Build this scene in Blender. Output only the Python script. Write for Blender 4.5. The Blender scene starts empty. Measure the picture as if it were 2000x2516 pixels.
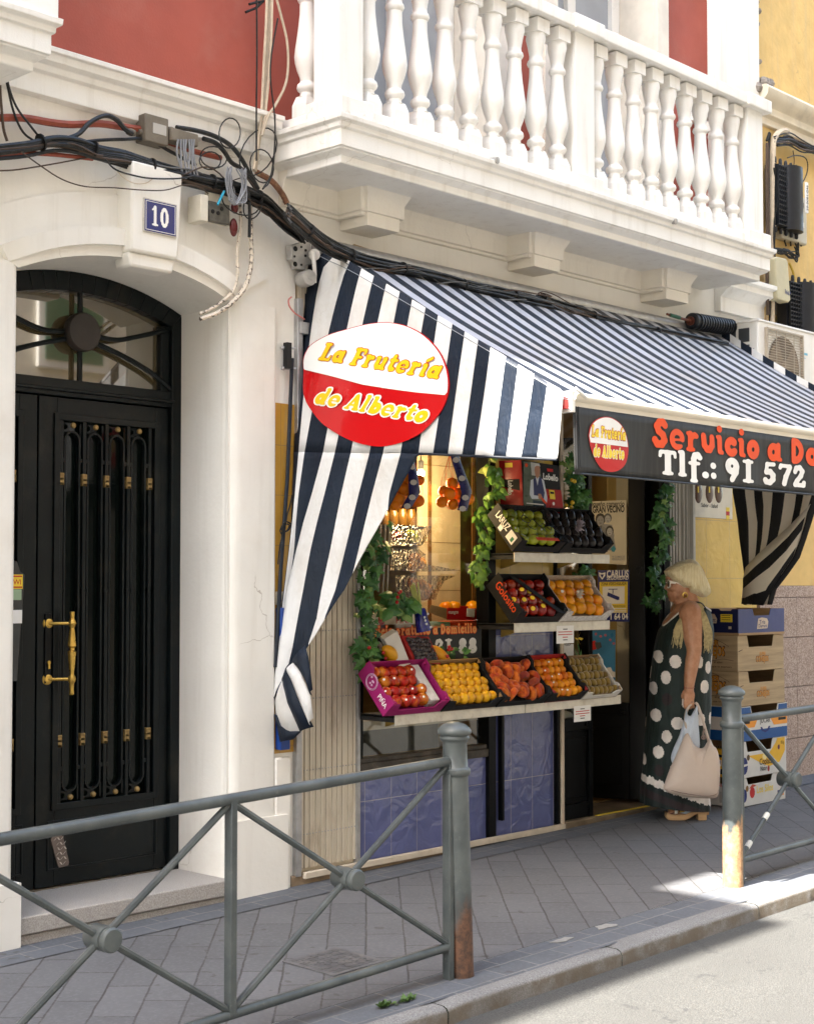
import bpy, bmesh, math, random
import numpy as np
from mathutils import Vector, Matrix

R = math.radians
S = bpy.context.scene
COL = S.collection

# ---------------------------------------------------------------- camera
FPX, YAW, PITCH, HOR = 3695.0, R(43.4), R(2.07), 1439.0      # photo is 2000 x 2516
CAMP = Vector((0.0, -5.6, 1.55))
CFW = Vector((math.cos(YAW) * math.cos(PITCH), math.sin(YAW) * math.cos(PITCH), math.sin(PITCH)))
CRT = Vector((math.sin(YAW), -math.cos(YAW), 0))
CUP = CRT.cross(CFW)
PCY = HOR - FPX * math.tan(PITCH)
cam = bpy.data.cameras.new('camera')
camo = bpy.data.objects.new('camera', cam)
COL.objects.link(camo)
cam.sensor_fit = 'HORIZONTAL'
cam.sensor_width = 36
cam.lens = 36 * FPX / 2000
cam.shift_y = (PCY - 1258) / 2000
cam.clip_start = 0.05
cam.clip_end = 500
mw = Matrix((CRT, CUP, -CFW)).transposed().to_4x4()
mw.translation = CAMP
camo.matrix_world = mw
cam.dof.use_dof = True
cam.dof.focus_distance = 7.6
cam.dof.aperture_fstop = 9.0
S.camera = camo

# ---------------------------------------------------------------- sky, sun, exposure
SUN_DIR = Vector((0.8, -0.045, -1.0)).normalized()            # the way the light travels
w = bpy.data.worlds.new('World')
S.world = w
w.use_nodes = True
nt = w.node_tree
nt.nodes.clear()
sky = nt.nodes.new('ShaderNodeTexSky')
sky.sky_type = 'NISHITA'
sky.sun_disc = False
sky.sun_elevation = math.asin(-SUN_DIR.z)
sky.sun_rotation = math.atan2(-SUN_DIR.x, -SUN_DIR.y)
sky.air_density = 1.0
sky.dust_density = 2.0
sky.ozone_density = 0.6
tint = nt.nodes.new('ShaderNodeMix')
tint.data_type = 'RGBA'
tint.blend_type = 'MULTIPLY'
tint.inputs[0].default_value = 1.0
tint.inputs[7].default_value = (1.0, 0.98, 0.90, 1)
bg = nt.nodes.new('ShaderNodeBackground')
bg.inputs[1].default_value = 0.15
out = nt.nodes.new('ShaderNodeOutputWorld')
nt.links.new(sky.outputs[0], tint.inputs[6])
nt.links.new(tint.outputs[2], bg.inputs[0])
nt.links.new(bg.outputs[0], out.inputs[0])
sl = bpy.data.lights.new('sun', 'SUN')
sl.energy = 3.8
sl.angle = R(0.3)
sl.color = (1.0, 0.95, 0.87)
so = bpy.data.objects.new('sun', sl)
COL.objects.link(so)
so.rotation_euler = SUN_DIR.to_track_quat('-Z', 'Y').to_euler()
S.view_settings.view_transform = 'Standard'
S.view_settings.look = 'None'
S.view_settings.gamma = 1
S.view_settings.exposure = 3.15
S.render.engine = 'CYCLES'
S.cycles.max_bounces = 8
S.cycles.diffuse_bounces = 5
S.cycles.use_denoising = True
S.cycles.sample_clamp_indirect = 6

# ---------------------------------------------------------------- points measured on real planes
def ray(x, y):
    return CFW + CRT * ((x - 1000) / FPX) - CUP * ((y - PCY) / FPX)
def WY(x, y, Y=0.0):
    d = ray(x, y); return CAMP + d * ((Y - CAMP.y) / d.y)
def WX(x, y, X):
    d = ray(x, y); return CAMP + d * ((X - CAMP.x) / d.x)
def WV(x, y, a, b):                     # the upright plane through two plan points
    nx, ny = b[1] - a[1], -(b[0] - a[0])
    d = ray(x, y)
    t = ((a[0] - CAMP.x) * nx + (a[1] - CAMP.y) * ny) / (d.x * nx + d.y * ny)
    return CAMP + d * t
GX, GY, G0 = 0.016, 0.016, -0.03
def gz(X, Y): return G0 + GX * X + GY * Y
def WG(x, y, dz=0.0):
    d = ray(x, y)
    t = (G0 + dz + GX * CAMP.x + GY * CAMP.y - CAMP.z) / (d.z - GX * d.x - GY * d.y)
    return CAMP + d * t
def zm(ox, oy, s): return lambda x, y: (ox + x * s, oy + y * s)
V = Vector
random.seed(7)
rnd = random.uniform

# ---------------------------------------------------------------- things and parts
def tag(o, label, cat, group=None):
    o['label'] = label; o['category'] = cat
    if group: o['group'] = group
    return o
def thing(name, label, cat, loc=(0, 0, 0), rz=0.0, group=None):
    o = bpy.data.objects.new(name, None)
    o.empty_display_size = 0.1
    COL.objects.link(o)
    o.location = loc; o.rotation_euler = (0, 0, rz)
    return tag(o, label, cat, group)
def link(name, me, parent=None, shift=True):
    o = bpy.data.objects.new(name, me)
    COL.objects.link(o)
    if parent is not None:
        o.parent = parent
        if shift:                        # geometry was written in world coordinates
            p, t = parent, V((0, 0, 0))
            while p is not None:
                t += p.location; p = p.parent
            me.transform(Matrix.Translation(-t))
    return o
def structure(o):
    o['kind'] = 'structure'; return o
def dup(o, loc=None, rz=None, parent=None):
    c = o.copy(); COL.objects.link(c)
    if parent is not None: c.parent = parent
    if loc is not None: c.location = loc
    if rz is not None: c.rotation_euler = (0, 0, rz)
    for ch in list(o.children): dup(ch, parent=c)
    return c

class MB:
    def __init__(s): s.v = []; s.f = []; s.m = []; s.uv = {}; s.cm = 0
    def mat(s, i): s.cm = i; return s
    def add(s, vs, fs):
        b = len(s.v); s.v += [tuple(p) for p in vs]
        for f in fs: s.f.append(tuple(b + i for i in f)); s.m.append(s.cm)
        return b
    def box(s, x0, x1, y0, y1, z0, z1):
        x0, x1 = min(x0, x1), max(x0, x1); y0, y1 = min(y0, y1), max(y0, y1); z0, z1 = min(z0, z1), max(z0, z1)
        s.add([(x0,y0,z0),(x1,y0,z0),(x1,y1,z0),(x0,y1,z0),(x0,y0,z1),(x1,y0,z1),(x1,y1,z1),(x0,y1,z1)],
              [(3,2,1,0),(4,5,6,7),(0,1,5,4),(1,2,6,5),(2,3,7,6),(3,0,4,7)])
        return s
    def obox(s, O, a, b, c):             # corner O and three edge vectors
        O, a, b, c = V(O), V(a), V(b), V(c)
        if a.cross(b).dot(c) < 0: a, b = b, a
        p = [O, O+a, O+a+b, O+b]; q = [t + c for t in p]
        s.add(p + q, [(3,2,1,0),(4,5,6,7),(0,1,5,4),(1,2,6,5),(2,3,7,6),(3,0,4,7)])
        return s
    def prism(s, poly, ext):
        poly = [V(p) for p in poly]; e = V(ext); n = len(poly)
        N = V((0, 0, 0))
        for i in range(n): N += poly[i].cross(poly[(i+1) % n])
        if N.dot(e) > 0: poly.reverse()
        s.add(poly + [p + e for p in poly],
              [tuple(range(n)), tuple(range(2*n-1, n-1, -1))] + [(i, i+n, (i+1) % n + n, (i+1) % n) for i in range(n)])
        return s
    def face(s, poly): s.add(poly, [tuple(range(len(poly)))]); return s
    def tube(s, pts, r, n=8, closed=False, flat=1.0):
        pts = [V(p) for p in pts]; k = len(pts)
        rs = r if isinstance(r, (list, tuple)) else [r] * k
        T = []
        for i in range(k):
            a = pts[(i-1) % k] if (closed or i > 0) else pts[0]
            b = pts[(i+1) % k] if (closed or i < k-1) else pts[-1]
            t = b - a
            T.append(t.normalized() if t.length > 1e-9 else V((0, 0, 1)))
        ref = V((0, 0, 1)) if abs(T[0].z) < .9 else V((1, 0, 0))
        u = T[0].cross(ref).normalized(); vs = []
        for i in range(k):
            u = (u - T[i] * u.dot(T[i]))
            u = u.normalized() if u.length > 1e-6 else T[i].orthogonal().normalized()
            w_ = T[i].cross(u)
            for j in range(n):
                a = 2 * math.pi * j / n
                vs.append(pts[i] + (u * math.cos(a) + w_ * math.sin(a) * flat) * rs[i])
        fs = []
        for i in range(k if closed else k - 1):
            for j in range(n):
                a, b = i*n + j, i*n + (j+1) % n
                c, d = ((i+1) % k)*n + (j+1) % n, ((i+1) % k)*n + j
                fs.append((a, b, c, d))
        if not closed: fs += [tuple(range(n-1, -1, -1)), tuple((k-1)*n + j for j in range(n))]
        s.add(vs, fs); return s
    def lathe(s, prof, O=(0,0,0), ax=(0,0,1), n=16, sx=1.0, sy=1.0):
        O, ax = V(O), V(ax).normalized()
        u = ax.orthogonal().normalized() if abs(ax.z) < .99 else V((1, 0, 0)); w_ = ax.cross(u)
        vs = []
        for r_, z_ in prof:
            for j in range(n):
                a = 2*math.pi*(j + .5)/n
                vs.append(O + ax*z_ + (u*math.cos(a)*sx + w_*math.sin(a)*sy)*r_)
        k = len(prof); fs = []
        for i in range(k-1):
            for j in range(n):
                fs.append((i*n+j, i*n+(j+1) % n, (i+1)*n+(j+1) % n, (i+1)*n+j))
        fs += [tuple(range(n-1, -1, -1)), tuple((k-1)*n+j for j in range(n))]
        s.add(vs, fs); return s
    def ball(s, c, r, nu=14, nv=9, rot=None):
        r = r if isinstance(r, (tuple, list)) else (r, r, r); c = V(c)
        vs = []
        for i in range(nv+1):
            ph = math.pi*i/nv
            for j in range(nu):
                th = 2*math.pi*j/nu
                p = V((r[0]*math.sin(ph)*math.cos(th), r[1]*math.sin(ph)*math.sin(th), r[2]*math.cos(ph)))
                vs.append(c + (rot @ p if rot else p))
        fs = []
        for i in range(nv):
            for j in range(nu):
                fs.append((i*nu+j, (i+1)*nu+j, (i+1)*nu+(j+1) % nu, i*nu+(j+1) % nu))
        s.add(vs, fs); return s
    def grid(s, rows, uvs=None):         # rows of points, optional (u, v) per point
        n = len(rows[0]); vs = [p for r_ in rows for p in r_]; fs = []
        for i in range(len(rows)-1):
            for j in range(n-1):
                fs.append((i*n+j, i*n+j+1, (i+1)*n+j+1, (i+1)*n+j))
        b = s.add(vs, fs)
        if uvs:
            k = 0
            for r_ in uvs:
                for q in r_: s.uv[b+k] = q; k += 1
        return s
    def sweep(s, prof, path, out):       # profile (offset, z) along a plan path with mitred corners; out = side (+1 right)
        pts = [V((p[0], p[1])) for p in path]; k = len(pts); offs = []
        for i in range(k):
            ns = []
            if i > 0: d = (pts[i]-pts[i-1]).normalized(); ns.append(V((d.y, -d.x))*out)
            if i < k-1: d = (pts[i+1]-pts[i]).normalized(); ns.append(V((d.y, -d.x))*out)
            m_ = ns[0] if len(ns) == 1 else (ns[0]+ns[1]) / (1 + ns[0].dot(ns[1]))
            offs.append(m_)
        n = len(prof); vs = []
        for i in range(k):
            for o_, z_ in prof:
                q = pts[i] + offs[i]*o_; vs.append((q.x, q.y, z_))
        fs = []
        for i in range(k-1):
            for j in range(n):
                a, b, c, d = i*n+j, i*n+(j+1) % n, (i+1)*n+(j+1) % n, (i+1)*n+j
                fs.append((a, b, c, d))
        fs += [tuple(range(n-1, -1, -1)), tuple((k-1)*n+j for j in range(n))]
        s.add(vs, fs); return s
    def mesh(s, name, mats, smooth=False, ang=38, fix=True):
        me = bpy.data.meshes.new(name)
        me.from_pydata(s.v, [], s.f)
        for m_ in (mats if isinstance(mats, (list, tuple)) else [mats]): me.materials.append(m_)
        me.polygons.foreach_set('material_index', s.m)
        if s.uv:
            ul = me.uv_layers.new(name='UVMap')
            for l in me.loops: ul.data[l.index].uv = s.uv.get(l.vertex_index, (0, 0))
        if fix:
            bm = bmesh.new(); bm.from_mesh(me); bmesh.ops.recalc_face_normals(bm, faces=bm.faces); bm.to_mesh(me); bm.free()
        me.validate()
        if smooth: me.shade_smooth(); me.set_sharp_from_angle(angle=R(ang))
        me.update()
        return me
    def build(s, name, mats, parent=None, smooth=False, ang=38, bevel=0, bseg=2, fix=True):
        o = link(name, s.mesh(name, mats, smooth, ang, fix), parent)
        if bevel:
            b = o.modifiers.new('bevel', 'BEVEL'); b.width = bevel; b.segments = bseg
            b.limit_method = 'ANGLE'; b.angle_limit = R(40); b.harden_normals = False
            o.data.shade_smooth(); o.data.set_sharp_from_angle(angle=R(ang))
        return o

def spline(pts, n=8):
    """Catmull-Rom through points"""
    pts = [V(p) for p in pts]; o = []
    P = [pts[0]*2 - pts[1]] + pts + [pts[-1]*2 - pts[-2]]
    for i in range(1, len(P)-2):
        for k in range(n):
            t = k/n; a, b, c, d = P[i-1], P[i], P[i+1], P[i+2]
            o.append(.5*((2*b) + (c-a)*t + (2*a-5*b+4*c-d)*t*t + (3*b-a-3*c+d)*t**3))
    o.append(pts[-1]); return o

# ---------------------------------------------------------------- materials
def _n(nt, t, **kw):
    n = nt.nodes.new(t)
    for k, v in kw.items(): setattr(n, k, v)
    return n
def newmat(name):
    m = bpy.data.materials.new(name); m.use_nodes = True
    return m, m.node_tree, m.node_tree.nodes['Principled BSDF']
def mixc(nt, fac, a, b, mode='MIX'):
    n = nt.nodes.new('ShaderNodeMix'); n.data_type = 'RGBA'; n.blend_type = mode
    for i, v in ((0, fac), (6, a), (7, b)):
        if hasattr(v, 'is_output'): nt.links.new(v, n.inputs[i])
        elif i == 0: n.inputs[0].default_value = v
        else: n.inputs[i].default_value = (*v, 1) if len(v) == 3 else v
    return n.outputs[2]
def math_(nt, op, a, b=None, c=None, clamp=False):
    n = nt.nodes.new('ShaderNodeMath'); n.operation = op; n.use_clamp = clamp
    for i, v in enumerate((a, b, c)):
        if v is None: continue
        if hasattr(v, 'is_output'): nt.links.new(v, n.inputs[i])
        else: n.inputs[i].default_value = v
    return n.outputs[0]
def ramp(nt, src, lo, hi):
    n = nt.nodes.new('ShaderNodeMapRange'); n.interpolation_type = 'SMOOTHSTEP'
    nt.links.new(src, n.inputs[0]); n.inputs[1].default_value = lo; n.inputs[2].default_value = hi
    return n.outputs[0]
def noise(nt, vec, scale, detail=4, rough=.55, dist=0.0):
    n = nt.nodes.new('ShaderNodeTexNoise')
    n.inputs['Scale'].default_value = scale; n.inputs['Detail'].default_value = detail
    n.inputs['Roughness'].default_value = rough; n.inputs['Distortion'].default_value = dist
    if vec is not None: nt.links.new(vec, n.inputs['Vector'])
    return n.outputs['Fac']
def objco(nt): return nt.nodes.new('ShaderNodeTexCoord').outputs['Object']
def scaled(nt, vec, sc, rot=(0, 0, 0)):
    m = nt.nodes.new('ShaderNodeMapping'); m.inputs['Scale'].default_value = sc; m.inputs['Rotation'].default_value = rot
    nt.links.new(vec, m.inputs['Vector']); return m.outputs[0]
def bumpn(nt, b, h, strength, dist=.01):
    n = nt.nodes.new('ShaderNodeBump'); n.inputs['Strength'].default_value = strength; n.inputs['Distance'].default_value = dist
    nt.links.new(h, n.inputs['Height']); nt.links.new(n.outputs[0], b.inputs['Normal'])
def mat(name, col, rough=.6, var=.12, scale=6, bump=0.0, bscale=60, metal=0, spec=.4, dirt=None, dscale=3, damt=.5, coat=0, stretch=None, bdist=.004, dr=(.5,.78)):
    m, nt, b = newmat(name)
    co = objco(nt)
    if stretch: co = scaled(nt, co, stretch)
    f = noise(nt, co, scale, 6)
    c = mixc(nt, ramp(nt, f, .3, .7), tuple(x*(1-var) for x in col), tuple(min(1, x*(1+var*.6)) for x in col))
    if dirt:
        d = noise(nt, co, dscale, 8, .65)
        c = mixc(nt, math_(nt, 'MULTIPLY', ramp(nt, d, *dr), damt), c, dirt)
    nt.links.new(c, b.inputs['Base Color'])
    rr = math_(nt, 'MULTIPLY_ADD', noise(nt, co, scale*2.3, 3), .25, rough-.12, clamp=True)
    nt.links.new(rr, b.inputs['Roughness'])
    b.inputs['Metallic'].default_value = metal
    b.inputs['Specular IOR Level'].default_value = spec
    if coat: b.inputs['Coat Weight'].default_value = coat; b.inputs['Coat Roughness'].default_value = .08
    if bump: bumpn(nt, b, noise(nt, co, bscale, 4), bump, bdist)
    return m
# ---------------------------------------------------------------- fat rounded serif lettering (signed distance strokes)
def arc(cx, cy, rx, ry, a0, a1, n=14):
    return [(cx + rx*math.cos(R(a0+(a1-a0)*i/n)), cy + ry*math.sin(R(a0+(a1-a0)*i/n))) for i in range(n+1)]
ST, SE = .088, .048       # stem and serif radii
G = {
 ' ': (.28, []),
 'o': (.58, [(arc(.28,.25,.16,.17,0,360), .09)]),
 'a': (.62, [(arc(.25,.25,.145,.165,0,360), .082), ([(.44,.44),(.44,.1)], ST), ([(.44,.08),(.54,.06)], .055)]),
 'e': (.57, [(arc(.28,.26,.185,.195,4,290), .068), ([(.12,.245),(.45,.262)], .03), ([(.36,.075),(.42,.10)], .046)]),
 'r': (.5, [([(.17,.44),(.17,.08)], ST), ([(.07,.05),(.28,.05)], SE), ([(.07,.46),(.17,.46)], SE), ([(.24,.38),(.32,.43),(.38,.41)], .072)]),
 'v': (.56, [([(.13,.44),(.15,.2),(.24,.1),(.34,.1),(.43,.22),(.43,.42)], .088)]),
 'i': (.34, [([(.16,.43),(.16,.1)], ST), ([(.16,.08),(.26,.06)], .055), ([(.07,.46),(.16,.46)], SE), ([(.16,.68),(.17,.68)], .092)]),
 'í': (.34, [([(.16,.43),(.16,.1)], ST), ([(.16,.08),(.26,.06)], .055), ([(.07,.46),(.16,.46)], SE), ([(.12,.63),(.26,.74)], .06)]),
 'c': (.5, [(arc(.28,.25,.165,.165,50,318), .092), ([(.36,.37),(.37,.36)], .085)]),
 'd': (.62, [(arc(.25,.25,.135,.16,0,360), .092), ([(.44,.68),(.44,.08)], ST), ([(.36,.71),(.44,.71)], SE), ([(.44,.06),(.54,.05)], SE)]),
 'b': (.6, [([(.17,.68),(.17,.1)], ST), ([(.08,.71),(.17,.71)], SE), (arc(.32,.25,.14,.16,0,360), .092)]),
 'l': (.34, [([(.16,.68),(.16,.08)], ST), ([(.07,.71),(.16,.71)], SE), ([(.07,.05),(.26,.05)], SE)]),
 't': (.42, [([(.19,.6),(.18,.17),(.24,.09),(.33,.1)], .083), ([(.07,.45),(.36,.45)], .05)]),
 'u': (.62, [([(.15,.44),(.15,.18),(.22,.08),(.32,.1),(.4,.16)], .086), ([(.44,.44),(.44,.1)], ST), ([(.44,.06),(.54,.05)], SE), ([(.06,.46),(.15,.46)], SE), ([(.36,.46),(.44,.46)], SE)]),
 'f': (.42, [([(.38,.6),(.32,.68),(.23,.66),(.19,.55),(.19,-.06)], .08), ([(.07,.42),(.34,.42)], .05), ([(.12,-.1),(.26,-.1)], SE)]),
 'm': (.88, [([(.16,.44),(.16,.08)], ST), ([(.42,.36),(.42,.08)], ST), ([(.69,.36),(.69,.08)], ST), ([(.2,.36),(.33,.43),(.42,.36),(.58,.43),(.69,.36)], .07), ([(.07,.05),(.78,.05)], .04), ([(.07,.46),(.16,.46)], SE)]),
 'g': (.6, [(arc(.27,.28,.13,.13,0,360), .08), (arc(.27,-.06,.16,.07,0,360), .05)]),
 'L': (.62, [([(.2,.64),(.2,.09)], .095), ([(.08,.05),(.5,.06)], .055), ([(.52,.08),(.53,.2)], .05), ([(.08,.68),(.33,.68)], SE)]),
 'F': (.6, [([(.2,.64),(.2,.09)], .095), ([(.08,.66),(.5,.66)], .055), ([(.52,.64),(.52,.52)], .05), ([(.25,.36),(.42,.36)], .055), ([(.08,.05),(.32,.05)], SE)]),
 'A': (.7, [([(.14,.07),(.32,.62)], .062), ([(.34,.62),(.53,.09)], .1), ([(.2,.22),(.45,.22)], .045), ([(.06,.05),(.22,.05)], SE), ([(.42,.05),(.64,.05)], SE)]),
 'S': (.58, [([(.45,.58),(.38,.65),(.26,.64),(.18,.54),(.24,.42),(.38,.33),(.43,.2),(.34,.09),(.2,.09),(.12,.19)], .09)]),
 'D': (.68, [([(.18,.64),(.18,.08)], .09), (arc(.22,.36,.29,.27,-90,90), .09)]),
 'T': (.6, [([(.3,.62),(.3,.09)], .095), ([(.1,.66),(.5,.66)], .055), ([(.08,.64),(.07,.54)], .048), ([(.52,.64),(.53,.54)], .048), ([(.18,.05),(.42,.05)], SE)]),
 '9': (.6, [(arc(.28,.46,.15,.16,0,360), .09), ([(.43,.46),(.42,.28),(.28,.05)], .085)]),
 '1': (.52, [([(.26,.64),(.26,.08)], .095), ([(.1,.05),(.42,.05)], .05), ([(.1,.65),(.4,.65)], .05)]),
 '5': (.58, [([(.44,.66),(.2,.65),(.17,.42)], .065), ([(.18,.4),(.32,.42),(.42,.32),(.42,.18),(.32,.08),(.18,.09)], .085), ([(.14,.15),(.15,.15)], .085)]),
 '7': (.54, [([(.09,.58),(.12,.65),(.46,.65)], .06), ([(.46,.62),(.3,.3),(.24,.08)], .085)]),
 '2': (.58, [([(.13,.5),(.18,.62),(.32,.65),(.42,.54),(.36,.38),(.2,.2),(.13,.09)], .08), ([(.13,.08),(.46,.08),(.48,.17)], .07)]),
 '8': (.6, [(arc(.29,.51,.125,.12,0,360), .085), (arc(.29,.2,.155,.125,0,360), .09)]),
 '0': (.6, [(arc(.29,.36,.15,.27,0,360), .09)]),
 '.': (.26, [([(.12,.1),(.13,.1)], .1)]),
 ':': (.28, [([(.13,.1),(.14,.1)], .095), ([(.13,.4),(.14,.4)], .095)]),
}
NARROW = {'1': (.4, [([(.2,.66),(.2,.06)], .062), ([(.09,.035),(.31,.035)], .032), ([(.08,.56),(.2,.68)], .03)]),
          '0': (.46, [(arc(.23,.355,.125,.3,0,360), .052), ([(.105,.25),(.105,.46)], .06), ([(.355,.25),(.355,.46)], .06)])}
def sdf_mesh(s, grow=0.0, shear=0.0, res=46, table=None, squash=None):
    """2-D filled letters -> (verts, faces, width) in em units; grow > 0 makes the outline"""
    V2, F2, pen = [], [], 0.0
    for ch in s:
        adv, strokes = (table or {}).get(ch, G.get(ch, G[' ']))
        if strokes:
            xs = np.arange(-.16, adv+.16, 1/res); ys = np.arange(-.32, .95, 1/res)
            X, Y = np.meshgrid(xs, ys)
            D = np.full(X.shape, 9.0)
            for pts, r in strokes:
                for (ax, ay), (bx, by) in zip(pts[:-1], pts[1:]):
                    dx, dy = bx-ax, by-ay; L = dx*dx+dy*dy + 1e-9
                    t = np.clip(((X-ax)*dx+(Y-ay)*dy)/L, 0, 1)
                    d = np.hypot(X-ax-t*dx, Y-ay-t*dy) - r
                    k = .035; h = np.clip(.5+.5*(D-d)/k, 0, 1)
                    D = D*(1-h)+d*h - k*h*(1-h)
            D = grow - D
            ny, nx = D.shape; cache = {}
            def vid(key, x, y):
                if key not in cache:
                    cache[key] = len(V2); V2.append((pen + x + shear*y, y))
                return cache[key]
            for j in range(ny-1):
                for i in range(nx-1):
                    c = [(i,j),(i+1,j),(i+1,j+1),(i,j+1)]
                    val = [D[q[1],q[0]] for q in c]
                    if max(val) <= 0: continue
                    poly = []
                    for k in range(4):
                        a, b = c[k], c[(k+1) % 4]; va, vb = val[k], val[(k+1) % 4]
                        if va > 0: poly.append(vid(a, xs[a[0]], ys[a[1]]))
                        if (va > 0) != (vb > 0):
                            t = va/(va-vb)
                            poly.append(vid((min(a,b), max(a,b)), xs[a[0]]+t*(xs[b[0]]-xs[a[0]]), ys[a[1]]+t*(ys[b[1]]-ys[a[1]])))
                    if len(poly) > 2: F2.append(tuple(poly))
        pen += adv
    return V2, F2, pen
def put2d(name, vf, O, U, W, mats, parent=None, off=(0,0,0), bend=None):
    """lay 2-D geometry on O + x*U + y*W (a thin printed layer, lifted by off)"""
    O, U, W, off = V(O), V(U), V(W), V(off)
    mb = MB()
    pts = [O + U*x + W*y + off for x, y in vf[0]]
    if bend: pts = [bend(p) for p in pts]
    mb.add(pts, vf[1])
    return mb.build(name, mats, parent, fix=False)
_tx = {}
def text2d(s, bold=0.0, spacing=1.0):
    """plain sans lettering as 2-D geometry, cap height about .73"""
    key = (s, bold, spacing)
    if key in _tx: return _tx[key]
    c = bpy.data.curves.new('t', 'FONT'); c.body = s; c.size = 1; c.offset = bold; c.space_character = spacing; c.resolution_u = 3
    o = bpy.data.objects.new('t', c); COL.objects.link(o)
    bpy.context.view_layer.update()
    me = bpy.data.meshes.new_from_object(o.evaluated_get(bpy.context.evaluated_depsgraph_get()))
    vs = [(v.co.x, v.co.y) for v in me.vertices]; fs = [tuple(p.vertices) for p in me.polygons]
    bpy.data.objects.remove(o); bpy.data.curves.remove(c); bpy.data.meshes.remove(me)
    wdt = max([x for x, y in vs] or [0])
    _tx[key] = (vs, fs, wdt); return _tx[key]
TEXTS = ['el pequeño comercio','UN GRAN VECINO','CARLÚS','SEGURIDAD','ZONA VIDEOVIGILADA','91 1 64 04','Golosito','SUPER','CONEJOS','Coplaca','Natur','Los Silos','Tris','Diamant','JUCAR','Sabor - Salud','Lobello','DIGI','233','DE CANARIAS','LARUZ',
 'DON\'T TOUCH','KIWI','TE COMERCIO','PERSONALIZADO','3667','CANARIAS','18 kg','29-0081-046','Prosol','el sabor','que te enamora','PIÑA','LARUZ','79-0081','mangos']
for t_ in TEXTS:
    text2d(t_, .012 if t_ not in ('UN GRAN VECINO','CARLÚS','CONEJOS','SUPER','Lobello','DIGI','91 1 64 04') else .03)
def T2(s):
    return text2d(s, .012 if s not in ('UN GRAN VECINO','CARLÚS','CONEJOS','SUPER','Lobello','DIGI','91 1 64 04') else .03)
def label_text(name, s, O, U, W, width, m, parent, off=(0,0,0), height=None, center=False):
    """text fitted to a width along unit U; W = unit up"""
    vf = T2(s); k = width/vf[2]; h = k if height is None else height/.73
    U, W = V(U).normalized(), V(W).normalized()
    return put2d(name, vf, V(O) - (U*width/2 if center else V((0,0,0))), U*k, W*h, m, parent, off)
# ---------------------------------------------------------------- shared materials
WHITE = mat('white_paint', (.82,.80,.75), .55, .05, 2.5, .25, 120, dirt=(.62,.54,.42), dscale=1.7, damt=.22)
PIERW = mat('white_wall_paint', (.79,.765,.70), .6, .05, 2, .35, 45, dirt=(.5,.42,.33), dscale=1.4, damt=.3)
CREAM = mat('cream_wall_paint', (.82,.77,.67), .65, .06, 2, .3, 60, dirt=(.55,.44,.3), dscale=1.2, damt=.25)
REDW = mat('red_wall_paint', (.35,.080,.053), .7, .1, 3, .3, 90, dirt=(.4,.16,.12), dscale=2, damt=.4)
YELW = mat('ochre_stucco', (.70,.48,.18), .8, .1, 5, .8, 28, dirt=(.5,.28,.09), dscale=6, damt=.4)
BLACKP = mat('black_paint', (.003,.0035,.004), .32, .3, 4, .1, 80, spec=.16)
DOORP = mat('dark_green_black_paint', (.0035,.006,.0065), .36, .3, 5, .25, 60, spec=.22, dirt=(.030,.028,.020), dscale=4.5, damt=.6)
GLASSM, nt, b = newmat('window_glass')
def thin_clear(m, tint=(.94,.95,.93), rough=.02, refl=.10, bump=None):
    nt = m.node_tree; tr = nt.nodes.new('ShaderNodeBsdfTransparent'); tr.inputs[0].default_value = (*tint, 1)
    gl = nt.nodes.new('ShaderNodeBsdfGlossy'); gl.inputs['Roughness'].default_value = rough
    lw = nt.nodes.new('ShaderNodeLayerWeight'); lw.inputs['Blend'].default_value = .25
    if bump:
        for t_ in (gl, lw): nt.links.new(bump, t_.inputs['Normal'])
    mx = nt.nodes.new('ShaderNodeMixShader'); nt.links.new(math_(nt, 'MULTIPLY_ADD', lw.outputs['Facing'], refl*2.2, refl*.35, clamp=True), mx.inputs[0])
    nt.links.new(tr.outputs[0], mx.inputs[1]); nt.links.new(gl.outputs[0], mx.inputs[2]); nt.links.new(mx.outputs[0], nt.nodes['Material Output'].inputs[0])
thin_clear(GLASSM)
BRASS = mat('brass', (.62,.40,.09), .3, .2, 20, .1, 60, metal=.85)
METAL = mat('grey_metal', (.42,.42,.42), .42, .15, 20, .1, 80, metal=.7)
def weather(m, streak=.16, crack=.5):
    """rain streaks and hairline cracks in old paint"""
    nt = m.node_tree; b = nt.nodes['Principled BSDF']; old = b.inputs['Base Color'].links[0].from_socket; co = objco(nt)
    st = ramp(nt, noise(nt, scaled(nt, co, (9,9,.55)), 1.6, 7, .65), .50, .74)
    c = mixc(nt, math_(nt, 'MULTIPLY', st, streak), old, (.42,.36,.27))
    vo = nt.nodes.new('ShaderNodeTexVoronoi'); vo.feature = 'DISTANCE_TO_EDGE'; vo.inputs['Scale'].default_value = 1.5
    ad = nt.nodes.new('ShaderNodeVectorMath'); ad.operation = 'ADD'; nz = nt.nodes.new('ShaderNodeTexNoise'); nz.inputs['Scale'].default_value = 3; nz.inputs['Detail'].default_value = 6
    nt.links.new(co, nz.inputs['Vector']); sc = nt.nodes.new('ShaderNodeVectorMath'); sc.operation = 'SCALE'; sc.inputs['Scale'].default_value = .35
    nt.links.new(nz.outputs['Color'], sc.inputs[0]); nt.links.new(co, ad.inputs[0]); nt.links.new(sc.outputs[0], ad.inputs[1]); nt.links.new(ad.outputs[0], vo.inputs['Vector'])
    ln = math_(nt, 'SUBTRACT', 1.0, ramp(nt, vo.outputs['Distance'], .0008, .004)); mk = ramp(nt, noise(nt, co, .9, 3), .52, .60)
    nt.links.new(mixc(nt, math_(nt, 'MULTIPLY', math_(nt, 'MULTIPLY', ln, mk), crack), c, (.25,.19,.13)), b.inputs['Base Color'])
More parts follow.
